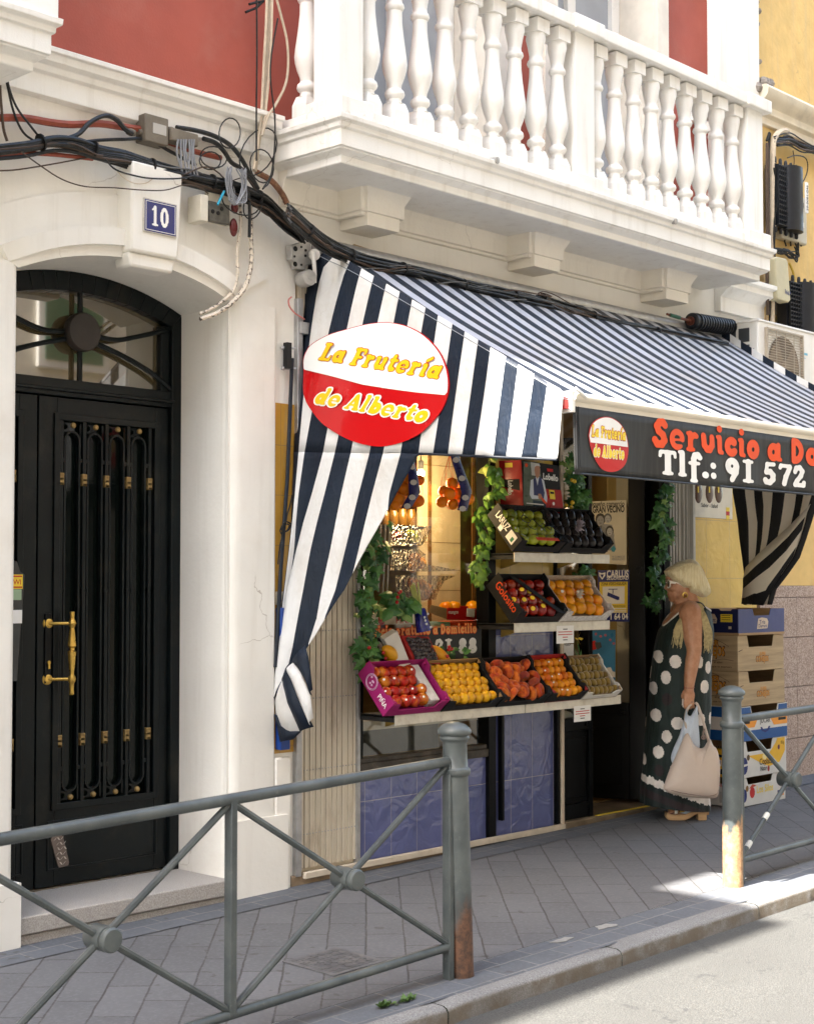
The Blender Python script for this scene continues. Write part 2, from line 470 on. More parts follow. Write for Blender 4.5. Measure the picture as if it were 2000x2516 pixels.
weather(WHITE, .26, .25); weather(PIERW, .15, .6); weather(CREAM, .15, .5); weather(YELW, .25, .4)
DGREY = mat('dark_grey', (.018,.019,.02), .5, .2, 20)
CABLE = mat('black_cable', (.008,.009,.009), .45, .4, 30, dirt=(.10,.09,.075), dscale=25, damt=.5)
CABLEB = mat('brown_cable', (.07,.045,.03), .6, .2, 30)
BEIGEC = mat('beige_cable', (.55,.46,.34), .6, .12, 30)
TANC = mat('tan_conduit', (.42,.3,.16), .65, .15, 12, dirt=(.2,.12,.06), dscale=20, damt=.6)
REDC = mat('red_conduit', (.30,.07,.04), .6, .2, 20)
PAPER = mat('white_paper', (.8,.79,.76), .7, .03)
CARD = mat('brown_cardboard', (.38,.25,.13), .8, .12, 8, .2, 90, stretch=(1,1,6))
INK = mat('black_ink', (.005,.005,.005), .6, .1)
def plain(name, col, rough=.5, **k): return mat(name, col, rough, k.pop('var', .06), k.pop('scale', 8), **k)
WINK = plain('white_ink', (.8,.79,.75), .6)
YINK = plain('yellow_ink', (.82,.60,.04), .5)
RINK = plain('red_ink', (.48,.010,.010), .5)
OINK = plain('orange_red_ink', (.72,.07,.008), .6)
BINK = plain('blue_ink', (.006,.016,.14), .5)

# pavement: small setts laid at 45 degrees, darker blue-grey setts along the wall and the kerb
def paving(name, c1, c2, mortar, bw, bh, rot, bumpy=.5):
    m, nt, b = newmat(name)
    co = objco(nt)
    wob = nt.nodes.new('ShaderNodeVectorMath'); wob.operation = 'ADD'
    mp = scaled(nt, co, (1,1,1), (0,0,rot)); nt.links.new(mp, wob.inputs[0])
    nz = nt.nodes.new('ShaderNodeTexNoise'); nz.inputs['Scale'].default_value = 9; nt.links.new(co, nz.inputs['Vector'])
    sc = nt.nodes.new('ShaderNodeVectorMath'); sc.operation = 'SCALE'; sc.inputs['Scale'].default_value = .012
    nt.links.new(nz.outputs['Color'], sc.inputs[0]); nt.links.new(sc.outputs[0], wob.inputs[1])
    br = nt.nodes.new('ShaderNodeTexBrick'); nt.links.new(wob.outputs[0], br.inputs['Vector'])
    br.inputs['Scale'].default_value = 1; br.inputs['Brick Width'].default_value = bw; br.inputs['Row Height'].default_value = bh
    br.inputs['Mortar Size'].default_value = .0048; br.inputs['Mortar Smooth'].default_value = .4; br.inputs['Bias'].default_value = 0
    br.inputs['Color1'].default_value = (*c1, 1); br.inputs['Color2'].default_value = (*c2, 1); br.inputs['Mortar'].default_value = (*mortar, 1)
    n1 = noise(nt, co, 2.2, 8, .65); n2 = noise(nt, co, 60, 5, .6)
    c = mixc(nt, math_(nt, 'MULTIPLY', ramp(nt, n1, .35, .75), .55), br.outputs['Color'], tuple(x*.62 for x in c1))
    c = mixc(nt, math_(nt, 'MULTIPLY', ramp(nt, n2, .45, .7), .3), c, tuple(min(1, x*1.5) for x in c1))
    sp = noise(nt, co, 14, 2, .4)
    c = mixc(nt, math_(nt, 'MULTIPLY', ramp(nt, sp, .70, .74), .55), c, (.05,.045,.04))
    nt.links.new(c, b.inputs['Base Color']); b.inputs['Roughness'].default_value = .78
    h = math_(nt, 'ADD', math_(nt, 'MULTIPLY', br.outputs['Fac'], -1.0), math_(nt, 'MULTIPLY', n2, .3))
    bumpn(nt, b, h, bumpy, .006)
    return m
PAVE = paving('grey_paving_setts', (.122,.123,.130), (.100,.101,.107), (.045,.042,.04), .38, .165, R(-45), .35)
STRIP = paving('blue_grey_setts', (.105,.113,.128), (.082,.089,.102), (.19,.188,.18), .21, .118, 0)
def stone(name, col, dark, light, sc=180):
    m, nt, b = newmat(name); co = objco(nt)
    c = mixc(nt, ramp(nt, noise(nt, co, sc, 3, .7), .35, .65), dark, light)
    c = mixc(nt, math_(nt, 'MULTIPLY', ramp(nt, noise(nt, co, 3, 7, .65), .4, .75), .5), c, col)
    nt.links.new(c, b.inputs['Base Color']); b.inputs['Roughness'].default_value = .75
    bumpn(nt, b, noise(nt, co, 70, 5, .7), .5, .006); return m
KERB = stone('granite_kerb', (.13,.128,.126), (.12,.118,.115), (.25,.247,.242))
nt = KERB.node_tree; b = nt.nodes['Principled BSDF']                # brown grime on the upright face of the kerb
old = b.inputs['Base Color'].links[0].from_socket; ge = nt.nodes.new('ShaderNodeNewGeometry'); sx = nt.nodes.new('ShaderNodeSeparateXYZ'); nt.links.new(ge.outputs['Normal'], sx.inputs[0])
up = ramp(nt, sx.outputs[2], .25, .75); gr = ramp(nt, noise(nt, objco(nt), 9, 6, .65), .3, .6)
nt.links.new(mixc(nt, math_(nt, 'MULTIPLY', math_(nt, 'SUBTRACT', 1.0, up), math_(nt, 'MULTIPLY_ADD', gr, .6, .35)), old, (.10,.078,.052)), b.inputs['Base Color'])
GRAN = stone('pink_granite', (.40,.29,.23), (.20,.13,.10), (.55,.44,.37), 110)
STEPM = stone('grey_granite_step', (.33,.3,.27), (.28,.26,.24), (.45,.42,.38))
m, nt, b = newmat('asphalt'); co = objco(nt)
c = mixc(nt, ramp(nt, noise(nt, co, 150, 4, .7), .35, .7), (.036,.036,.034), (.100,.098,.091))
c = mixc(nt, math_(nt, 'MULTIPLY', ramp(nt, noise(nt, co, 1.3, 8, .6), .35, .7), .6), c, (.050,.049,.046))
c = mixc(nt, math_(nt, 'MULTIPLY', ramp(nt, noise(nt, co, 9, 3, .5), .66, .69), .6), c, (.03,.03,.03))
nt.links.new(c, b.inputs['Base Color']); b.inputs['Roughness'].default_value = .8
bumpn(nt, b, noise(nt, co, 190, 3, .6), .8, .006); ASPH = m

# ---------------------------------------------------------------- ground
YK = -1.87                                    # kerb face
def gsheet(name, x0, x1, y0, y1, m, dz=0.0, flat=None):
    mb = MB()
    yy = lambda y: GY*y if flat is None else flat
    mb.face([(x, y, G0+GX*x+yy(y)+dz) for x, y in ((x0,y0),(x1,y0),(x1,y1),(x0,y1))])
    return structure(mb.build(name, m))
ROADZ = GY*YK - .075
gsheet('road', -150, 150, -120, YK+.05, ASPH, 0, ROADZ)
gsheet('pavement', -150, 150, -1.565, .6, PAVE)
gsheet('sett_border', -150, 150, -1.80, -1.565, STRIP, -.001)
gsheet('wall_border', -150, 150, -.24, .1, STRIP, .004)
mb = MB(); x = -30.0
random.seed(3)
while x < 60:                                 # granite kerb stones with a worn, rounded arris
    L = rnd(.95, 1.25); jz = rnd(-.003, .003); jy = rnd(-.004, .004); K = 14; rows = []
    for i in range(K+1):
        xx = x + .003 + (L-.006)*i/K; e = .006 if i in (0, K) else 0
        rows.append([(xx, YK + dy + jy + (rnd(-.003, .003) if k < 3 else 0), gz(xx, YK) + z_ + jz - (e if k > 0 else 0))
                     for k, (dy, z_) in enumerate([(0,-.3), (0,-.024), (.007,-.009), (.024,-.001), (.09,.0005)])])
    mb.grid(rows); x += L
structure(mb.build('kerb', KERB, smooth=True, ang=60))
# ================================================================= the white corner house
wb = thing('white_house', 'white and red plastered house with arched door, balcony and fruit shop below', 'house', (6, 0, 0))
X0, X1 = -30.0, 9.57
DX0, DX1, DYB = 3.485, 4.665, .40             # street door opening
SX0, SX1 = 5.10, 8.45                         # shop front opening
def archz(x, rise=.125, spring=2.905):
    c, h = (DX0+DX1)/2, (DX1-DX0)/2
    rr = (h*h+rise*rise)/(2*rise)
    return spring + math.sqrt(max(0, rr*rr-(x-c)**2)) - (rr-rise)
ax_ = [DX0+(DX1-DX0)*i/16 for i in range(17)]
outl = [(X0, -.6)] + [(DX0, -.6)] + [(x, archz(x)) for x in ax_] + [(DX1, -.6)] + [(SX0, -.6), (SX0, 3.12), (SX1, 3.12), (SX1, -.6), (X1, -.6), (X1, 3.9), (X0, 3.9)]
MB().prism([(x, 0, z) for x, z in outl], (0, .42, 0)).build('wall', PIERW, wb)
# upper red wall with two french windows behind the balcony
mb = MB()
W1, W2 = (5.60, 6.62), (7.23, 8.31)
def wallpiece(x0, x1, z0, z1): mb.box(x0, x1, .012, .42, z0, z1)
wallpiece(X0, W1[0], 3.9, 17); wallpiece(W1[1], W2[0], 3.9, 17); wallpiece(W2[1], X1, 3.9, 17)
wallpiece(W1[0], W1[1], 6.4, 17); wallpiece(W2[0], W2[1], 6.4, 17)
mb.build('red_wall', REDW, wb)
GLASSD, nt, b = newmat('dark_pane'); b.inputs['Base Color'].default_value = (.05,.06,.07,1); b.inputs['Roughness'].default_value = .05
BLIND = mat('grey_blind', (.35,.37,.40), .5, .1, 3)
for (a, b_) in (W1, W2):
    t = .30
    mb = MB()
    for sx in (a-.13, b_): mb.box(sx, sx+.13, -.035, .012, 3.93, 6.4)
    mb.box(a-.13, b_+.13, -.045, .012, 6.4, 6.55)
    mb.box(b_-.004, b_, .0, t, 3.93, 6.4); mb.box(a, a+.004, .0, t, 3.93, 6.4)
    wo = mb.build('window_surround', mat('pale_reveal', (.72,.66,.57), .6), wb, bevel=.006)
    mb = MB()
    for q in (a+.004, (a+b_)/2-.04, b_-.09): mb.box(q, q+.085, t-.03, t+.03, 3.93, 6.4)
    mb.box(a, b_, t-.028, t+.028, 3.93, 4.10); mb.box(a, b_, t-.028, t+.028, 6.3, 6.4)
    mb.build('window_frame', WHITE, wo, bevel=.004)
    mb = MB()
    z = 3.95
    while z < 6.4: mb.box(a+.01, b_-.01, t+.03+.012, t+.034+.012, z, z+.036); z += .04
    mb.box(a+.002, b_-.002, t+.006, t+.012, 4.0, 6.35)
    mb.build('pane', BLIND, wo)
# the rest of the house behind the facade: back wall, ends and roof
mb = MB(); mb.box(X0, X1, 6.0, 6.3, -.6, 17); mb.box(X0, X0+.2, .42, 6.0, -.6, 17); mb.box(X1-.2, X1, .42, 6.0, 3.5, 17)
mb.build('outer_wall', REDW, wb)
MB().box(X0-.1, X1+.1, -.05, 6.4, 17.0, 17.19).build('roof', mat('roof_tile', (.30,.13,.08), .8), wb)
MB().box(X0+.3, X1-.25, .43, 5.9, 3.45, 3.6).build('upper_floor_slab', CREAM, wb)
mb = MB(); mb.box(3.2, 4.95, 2.6, 2.7, -.1, 3.4); mb.box(3.2, 3.3, .43, 2.6, -.1, 3.4); mb.box(4.85, 4.95, .43, 2.6, -.1, 3.4); mb.box(3.2, 4.95, .42, 2.7, -.1, .15)
mb.build('hallway', CREAM, wb)
# white quoin strip at the right end and plain mouldings
MB().box(8.985, X1+.03, -.045, .012, 3.92, 17).build('quoin', WHITE, wb, bevel=.006)
# cornice added out of view: lengths and gap shaped to cast shadow and sun patch
mb = MB()
for xa, xb in ((X0, -7.40), (-5.0, X1+.2)):
    mb.sweep([(.4,16.9),(.5,16.9),(1.18,16.97),(1.235,17.0),(1.235,17.2),(.4,17.2)], [(xa, 0), (xb, 0)], 1)
mb.sweep([(0,16.7),(.1,16.7),(.2,16.85),(.52,16.95),(.57,17.0),(.57,17.21),(0,17.21)], [(X0, 0), (X1+.2, 0)], 1)
mb.build('shadow_cornice', WHITE, wb)
# string course below the red wall, and its end by the balcony
SC = [(0,3.665),(.035,3.675),(.035,3.765),(.055,3.775),(.06,3.80),(.085,3.815),(.09,3.845),(.105,3.85),(.105,3.872),(0,3.90)]
MB().sweep(SC, [(X0, 0), (4.935, 0)], 1).build('string_course', WHITE, wb, bevel=.003)
mb = MB()
mb.sweep([(0,3.46),(.05,3.46),(.05,3.56),(.10,3.61),(.13,3.62),(.13,3.66),(.16,3.67),(.16,3.70),(0,3.72)], [(9.04, 0), (X1+.06, 0)], 1)
mb.build('string_course', WHITE, wb, bevel=.003)

# white pier right of the door (rounded jamb), pier left of the door, plinths
mb = MB()
def pier(x0, x1, rl, rr, z0, z1, out=.025):
    p = []
    def c(cx, cy, r_, a0, a1):
        for i in range(7):
            a = R(a0+(a1-a0)*i/6); p.append((cx+r_*math.cos(a), cy+r_*math.sin(a)))
    p.append((x0, .40)) if rl else p.append((x0, .012))
    c(x0+max(rl, .004), -out+max(rl, .004), max(rl, .004), 180, 270)
    c(x1-max(rr, .004), -out+max(rr, .004), max(rr, .004), 270, 360)
    p.append((x1, .40)) if rr > .03 else p.append((x1, .012))
    return [(q[0], q[1], z0) for q in p], (0, 0, z1-z0)
po, e = pier(DX1-.004, 4.957, .07, .02, .02, 2.93)
mb.prism(po, e)
po, e = pier(1.6, DX0+.004, .0, .03, -.1, 2.93)
mb.prism([(x, min(y, .40), z) for x, y, z in po], e)
mb.box(DX1+.03, 5.03, -.036, .01, -.1, .42); mb.box(2.0, DX0+.03, -.045, .01, -.1, .30)
mb.build('pier', PIERW, wb, smooth=True, ang=40)
# archivolt over the door: stepped band following the arch, keystone with the number plate
mb = MB()
c0, hw = (DX0+DX1)/2, (DX1-DX0)/2
def aband(x_in, z_in, x_out, z_out, y0, y1, n=28):
    rows = []
    for i in range(n+1):
        t = -1+2*i/n
        xi, xo = c0+t*x_in, c0+t*x_out
        zi, zo = z_in(t), z_out(t)
        e_ = max(0, (abs(t)-.78)/.22)**2; ya = y0+(-.0255-y0)*e_ if y0 < -.03 else y0
        rows.append([(xi, y1, zi), (xi, ya, zi), (xo, ya, zo), (xo, y1, zo)])
    mb.grid(rows); mb.face(rows[0]); mb.face(rows[-1])
zin = lambda t: archz(c0+t*hw*.999)
aband(hw, zin, hw+.05, lambda t: zin(t)+.055-.03*t*t, -.05, .02)
aband(hw+.045, lambda t: zin(t)+.05-.03*t*t, hw+.085, lambda t: zin(t)+.125-.04*t*t, -.075, .02)
aband(hw+.08, lambda t: zin(t)+.12-.04*t*t, hw+.24, lambda t: zin(t)+.29-.12*t*t, -.016, .02)
# soffit lining of the arch
rows = [[(c0+(-1+2*i/24)*hw, -.05, zin(-1+2*i/24)-.002), (c0+(-1+2*i/24)*hw, .40, zin(-1+2*i/24)-.002)] for i in range(25)]
mb.grid(rows)
mb.build('arch_moulding', PIERW, wb, smooth=True, ang=30)
mb = MB()
mb.prism([(4.00,-.12,3.05),(4.265,-.12,3.05),(4.29,-.12,3.46),(4.005,-.12,3.46)], (0,.14,0))
mb.prism([(4.015,-.10,2.985),(4.25,-.10,2.985),(4.265,-.10,3.05),(4.00,-.10,3.05)], (0,.12,0))
mb.build('keystone', PIERW, wb, bevel=.012)
# threshold step
mb = MB(); mb.box(DX0-.06, 4.70, -.035, .41, .075, .15)
mb.box(DX0-.04, 4.69, -.02, .41, -.1, .072)
mb.build('door_step', STEPM, wb, bevel=.006)

# ---------------- the iron street door
dr = MB()
yb, yf = .40, .36
fr = [(DX0, .15)] + [(x, archz(x)-.003) for x in ax_] + [(DX1, .15)]
fri = [(DX0+.05, .15)] + [(DX0+.05+(DX1-DX0-.11)*i/16, archz(DX0+.05+(DX1-DX0-.11)*i/16)-.095) for i in range(17)] + [(DX1-.06, .15)]
for i in range(len(fr)-1):
    a, b_, c_, d_ = fr[i], fr[i+1], fri[i+1], fri[i]
    dr.prism([(a[0],yf,a[1]),(b_[0],yf,b_[1]),(c_[0],yf,c_[1]),(d_[0],yf,d_[1])], (0,.10,0))
dr.box(DX0, DX1-.05, yf+.006, .45, 2.435, 2.515); dr.box(DX0, DX1-.05, yf-.012, .45, 2.455, 2.47)
dr.box(DX1-.115, DX1-.06, yf+.02, .45, 2.5, 2.84)
door = dr.build('street_door', DOORP, wb, bevel=.004)
# fanlight: bars radiating from a round boss
mb = MB(); bx, bz = 4.074, 2.745
mb.tube([(bx,.38,2.515),(bx,.38,3.0)], .013, 6)
for sgn in (-1, 1):
    mb.tube(spline([(bx+sgn*.05,.378,bz-.0),(bx+sgn*.2,.378,bz-.01),(bx+sgn*.36,.378,bz+.03),(bx+sgn*.54,.378,bz+.085)]), .013, 6)
    mb.tube(spline([(bx+sgn*.05,.378,bz-.03),(bx+sgn*.25,.378,bz-.085),(bx+sgn*.42,.378,bz-.15),(bx+sgn*.55,.378,bz-.225)]), .013, 6)
mb.build('fanlight_bar', DOORP, door, smooth=True)
MB().lathe([(.02,.0),(.088,.0),(.093,.01),(.093,.04),(.086,.05),(.0001,.052)], (bx, .385, bz), (0,-1,0), 32).build('fanlight_boss', mat('brown_black_paint', (.03,.024,.02), .55, .2, 12), door, smooth=True)
m, nt, b = newmat('fanlight_glass'); co = objco(nt)
b.inputs['Base Color'].default_value = (.095,.075,.038,1); b.inputs['Roughness'].default_value = .03; b.inputs['Specular IOR Level'].default_value = 1.0
b.inputs['Coat Weight'].default_value = 1; b.inputs['Coat IOR'].default_value = 1.9; b.inputs['Coat Roughness'].default_value = .02
FANG = m
mb = MB(); mb.face([(x, .415, z) for x, z in [(DX0, 2.44)] + [(x, archz(x)) for x in ax_] + [(DX1, 2.44)]]); mb.build('fanlight_pane', FANG, door)
OLDBRASS = mat('aged_brass', (.30,.20,.075), .5, .2, 30, metal=.4)
def leaf(x0, x1, gx0, gx1, ovals, bars):
    mb = MB(); z0, z1 = .165, 2.43
    gz0, gz1 = .53, 2.335
    y0, y1 = .385, .43
    mb.box(x0, gx0, y0, y1, z0, z1); mb.box(gx1, x1, y0, y1, z0, z1)
    mb.box(gx0, gx1, y0, y1, gz1, z1); mb.box(gx0, gx1, y0, y1, z0, gz0)
    # raised mouldings around the grille and the kick panel
    for (a, b_, c_, d_) in ((gx0-.02, gx0+.012, gz0-.02, gz1+.02), (gx1-.012, gx1+.02, gz0-.02, gz1+.02)): mb.box(a, b_, y0-.012, y0+.01, c_, d_)
    mb.box(gx0, gx1, y0-.0125, y0+.01, gz1-.012, gz1+.0195); mb.box(gx0, gx1, y0-.0125, y0+.01, gz0-.0195, gz0+.012)
    for (a, b_, c_, d_) in ((x0+.06, x1-.06, .455, .465), (x0+.06, x1-.06, .235, .245)): mb.box(a, b_, y0-.005, y0+.004, c_, d_)
    for (a, b_) in ((x0+.06, x0+.07), (x1-.07, x1-.06)): mb.box(a, b_, y0-.0055, y0+.004, .2355, .4645)
    lf = mb.build('door_leaf', DOORP, door, bevel=.003)
    g = MB()
    for x in bars: g.box(x-.009, x+.009, y0-.004, y0+.014, gz0, gz1)
    for x in ovals:
        r_ = .040; pts = []
        for k in range(9): a = R(180-180*k/8); pts.append((x+r_*math.cos(a), y0+.002, gz1-.105+r_*1.1*math.sin(a)))
        for k in range(9): a = R(0-180*k/8); pts.append((x+r_*math.cos(a), y0+.002, gz0+.105+r_*1.1*math.sin(a)))
        P2 = pts + [pts[0]]
        # flat bar bent into a long loop
        for p, q in zip(P2[:-1], P2[1:]):
            p, q = V(p), V(q); d = (q-p); nrm = V((d.z, 0, -d.x)).normalized()*.005
            g.prism([p-nrm, q-nrm, q+nrm, p+nrm], (0,.022,0))
        for z in (2.15, 2.16-.55, 1.2, .70):
            pass
    for i, x in enumerate(bars):
        for z in (2.13, .69):
            if i > 0: g.box(x-.026, x-.009, y0, y0+.012, z, z+.018)
            if i < len(bars)-1: g.box(x+.009, x+.026, y0, y0+.012, z, z+.018)
            g.box(x-.02, x+.02, y0-.002, y0+.008, 1.52, 1.535)
    g.build('grille', DOORP, lf)
    for x in bars:
        for z in (2.02, .80):
            q = MB()
            for dz in (0, .022, .044): q.box(x-.013, x+.013, y0-.008, y0+.016, z+dz, z+dz+.013)
            q.box(x-.012, x+.012, y0-.008, y0+.014, z, z+.05)
            q.build('brass_collar', OLDBRASS, lf, bevel=.002)
    for x in ovals:
        for z in (gz1-.032, gz0+.034):
            q = MB(); q.ball((x, y0-.002, z), .014, 10, 7); q.build('brass_knob', OLDBRASS, lf, smooth=True)
    p = MB(); p.box(gx0-.005, gx1+.005, y1-.012, y1-.006, gz0, gz1)
    p.build('door_pane', DPANE, lf)
    return lf
m, nt, b = newmat('dark_door_pane'); b.inputs['Base Color'].default_value = (.003,.005,.004,1); b.inputs['Roughness'].default_value = .08; b.inputs['Specular IOR Level'].default_value = .2; DPANE = m
rl = leaf(3.858, 4.602, 3.957, 4.525, (4.043, 4.170, 4.297, 4.424), (3.980, 4.107, 4.234, 4.361, 4.488))
ll = leaf(3.54, 3.85, 3.585, 3.755, (3.66,), (3.60, 3.724))
# brass pull handle, lock, leaf-shaped kick plate
mb = MB(); hx, hy = 4.0, .315
prof = [(.009,1.045),(.012,1.05),(.010,1.07),(.012,1.10),(.016,1.105),(.019,1.118),(.016,1.13),(.010,1.14),(.011,1.155),(.013,1.17),(.019,1.235),(.020,1.245),(.012,1.25),(.012,1.262),(.020,1.27),(.019,1.28),(.012,1.345),(.010,1.355),(.013,1.36),(.019,1.375),(.013,1.392),(.010,1.40),(.011,1.42),(.012,1.428),(.004,1.43)]
mb.lathe(prof, (hx, hy, 0), (0,0,1), 16)
for z in (1.118, 1.375):
    mb.tube([(hx, hy, z), (3.93, .36, z), (3.91, .384, z)], .008, 10)
    mb.lathe([(.004,0),(.024,.0),(.026,.004),(.02,.010),(.01,.013)], (3.912, .385, z), (-.25,-1,0), 20)
mb.build('door_handle', BRASS, rl, smooth=True)
mb = MB(); mb.box(3.895, 3.93, .376, .387, 1.10, 1.42); mb.build('lock_plate', BLACKP, rl, bevel=.002)
mb = MB(); mb.lathe([(.002,0),(.009,0),(.009,.008),(.002,.008)], (3.915,.378,1.195), (0,-1,0), 12); mb.box(3.910,3.920,.369,.377,1.165,1.19); mb.build('lock_cylinder', BRASS, rl, bevel=.001)
STEELP = mat('chequered_steel', (.16,.125,.105), .4, .2, 30, metal=.2, dirt=(.1,.06,.05), dscale=30)
mb = MB(); kp = [(.935,.385),(.945,.40),(.965,.408),(.985,.405),(1.0,.395),(1.02,.33),(1.035,.27),(1.032,.255),(.985,.25),(.975,.26)]
kx = [(3.0+x-.0, z) for x, z in kp]
mb.prism([(x, .377, z-.005) for x, z in kx], (0,.008,0))
tread = MB()
for i in range(4):
    for j in range(6):
        x, z = 3.955+.018*i+ (j % 2)*.004, .265+.023*j
        d = 1 if (i+j) % 2 else -1
        if 3.945+(.40-z)*.25 < x < 4.005+(.40-z)*.2: tread.prism([(x-.008,.3755,z-.007*d),(x,.3755,z-.003*d+.002),(x+.008,.3755,z+.007*d),(x,.3755,z+.003*d-.002)], (0,.003,0))
kp_ = mb.build('kick_plate', STEELP, rl, bevel=.001); tread.build('raised_tread', mat('polished_tread', (.62,.55,.48), .3, .1, 20, metal=.2), rl)
# plastic leaflet holder on the left leaf
mb = MB()
mb.prism([(3.56,.33,1.12),(3.722,.33,1.12),(3.757,.33,1.60),(3.735,.33,1.612),(3.715,.33,1.66),(3.56,.33,1.68)], (0,.055,0))
bxo = mb.build('leaflet_box', mat('dark_plastic', (.035,.037,.036), .35, .2, 14), wb, bevel=.004)
# (a thing of its own on the door)
bxo.parent = None
bxo.data.transform(Matrix.Translation(V((6,0,0))))
tag(bxo, 'dark plastic leaflet box with yellow sticker hung on the left leaf of the iron door', 'leaflet box')
def sheet(name, x0, x1, z0, z1, y, m, parent):
    mb = MB(); mb.box(x0, x1, y-.0015, y, z0, z1); return mb.build(name, m, parent)
st = sheet('yellow_sticker', 3.57, 3.744, 1.535, 1.60, .3295, YINK, bxo)
for z in (1.592, 1.543): sheet('sticker_print', 3.58, 3.74, z-.003, z+.003, .3278, RINK, bxo)
label_text('sticker_print', 'KIWI', (3.665,.3278,1.555), (1,0,0), (0,0,1), .07, RINK, bxo)
sheet('green_sticker', 3.57, 3.738, 1.485, 1.533, .3295, plain('pale_green', (.3,.42,.27)), bxo)
sheet('paper_strip', 3.57, 3.742, 1.38, 1.44, .3295, PAPER, bxo)

# house number: blue enamel plate
hn = thing('number_plate', 'dark blue enamel house number plate reading 10 above the door', 'number plate', (4.155, -.125, 3.2))
mb = MB(); mb.box(4.062,4.250,-.1275,-.12,3.145,3.30); mb.build('plate', mat('chipped_white_edge', (.55,.52,.46), .5, .2, 20, dirt=(.05,.03,.03), dscale=25), hn, bevel=.002)
mb = MB(); mb.box(4.068,4.244,-.1295,-.127,3.151,3.294); mb.build('enamel', mat('blue_enamel', (.012,.018,.14), .22, .1, 8, coat=.6), hn, bevel=.001)
mb = MB()
for a in ((4.073,4.239,3.286,3.2885),(4.073,4.239,3.1565,3.159)): mb.box(a[0],a[1],-.1305,-.129,a[2],a[3])
for a in (4.073,4.2365): mb.box(a,a+.0025,-.1305,-.129,3.159,3.286)
mb.build('border_line', WINK, hn)
vf = sdf_mesh('10', table=NARROW, res=60); k = .105/.86
put2d('digits', vf, (4.100,-.1305,3.180), (k,0,0), (0,0,.128), WINK, hn)
# ================================================================= balconies of the white house
BAL = [(.006, .0), (.052, .0), (.052, .052), (.044, .062), (.036, .105), (.034, .125), (.048, .138), (.052, .150), (.048, .165), (.034, .178), (.036, .20),
       (.050, .235), (.061, .275), (.064, .305), (.060, .345), (.052, .40), (.044, .46), (.038, .52), (.037, .575), (.044, .582), (.050, .595), (.046, .610), (.038, .618), (.037, .64), (.044, .68), (.056, .735), (.060, .76), (.060, .82), (.006, .82)]
def baluster_mesh():
    mb = MB()
    mb.lathe([(.045, .10)] + [(r_, z) for r_, z in BAL[4:26]] + [(.05, .775)], (0,0,0), (0,0,1), 20)
    # square base with weathered corners and square cap
    s = .052
    mb.prism([(-s,-s,0),(s,-s,0),(s,s,0),(-s,s,0)], (0,0,.06))
    vs = [(-s,-s,.06),(s,-s,.06),(s,s,.06),(-s,s,.06)]; t = .038
    mb.add(vs + [(-t,-t,.105),(t,-t,.105),(t,t,.105),(-t,t,.105)], [(0,1,5,4),(1,2,6,5),(2,3,7,6),(3,0,4,7),(4,5,6,7)])
    s = .056
    mb.prism([(-s,-s,.765),(s,-s,.765),(s,s,.765),(-s,s,.765)], (0,0,.075))
    return mb.mesh('baluster', WHITE, True, 45)
BM = baluster_mesh()
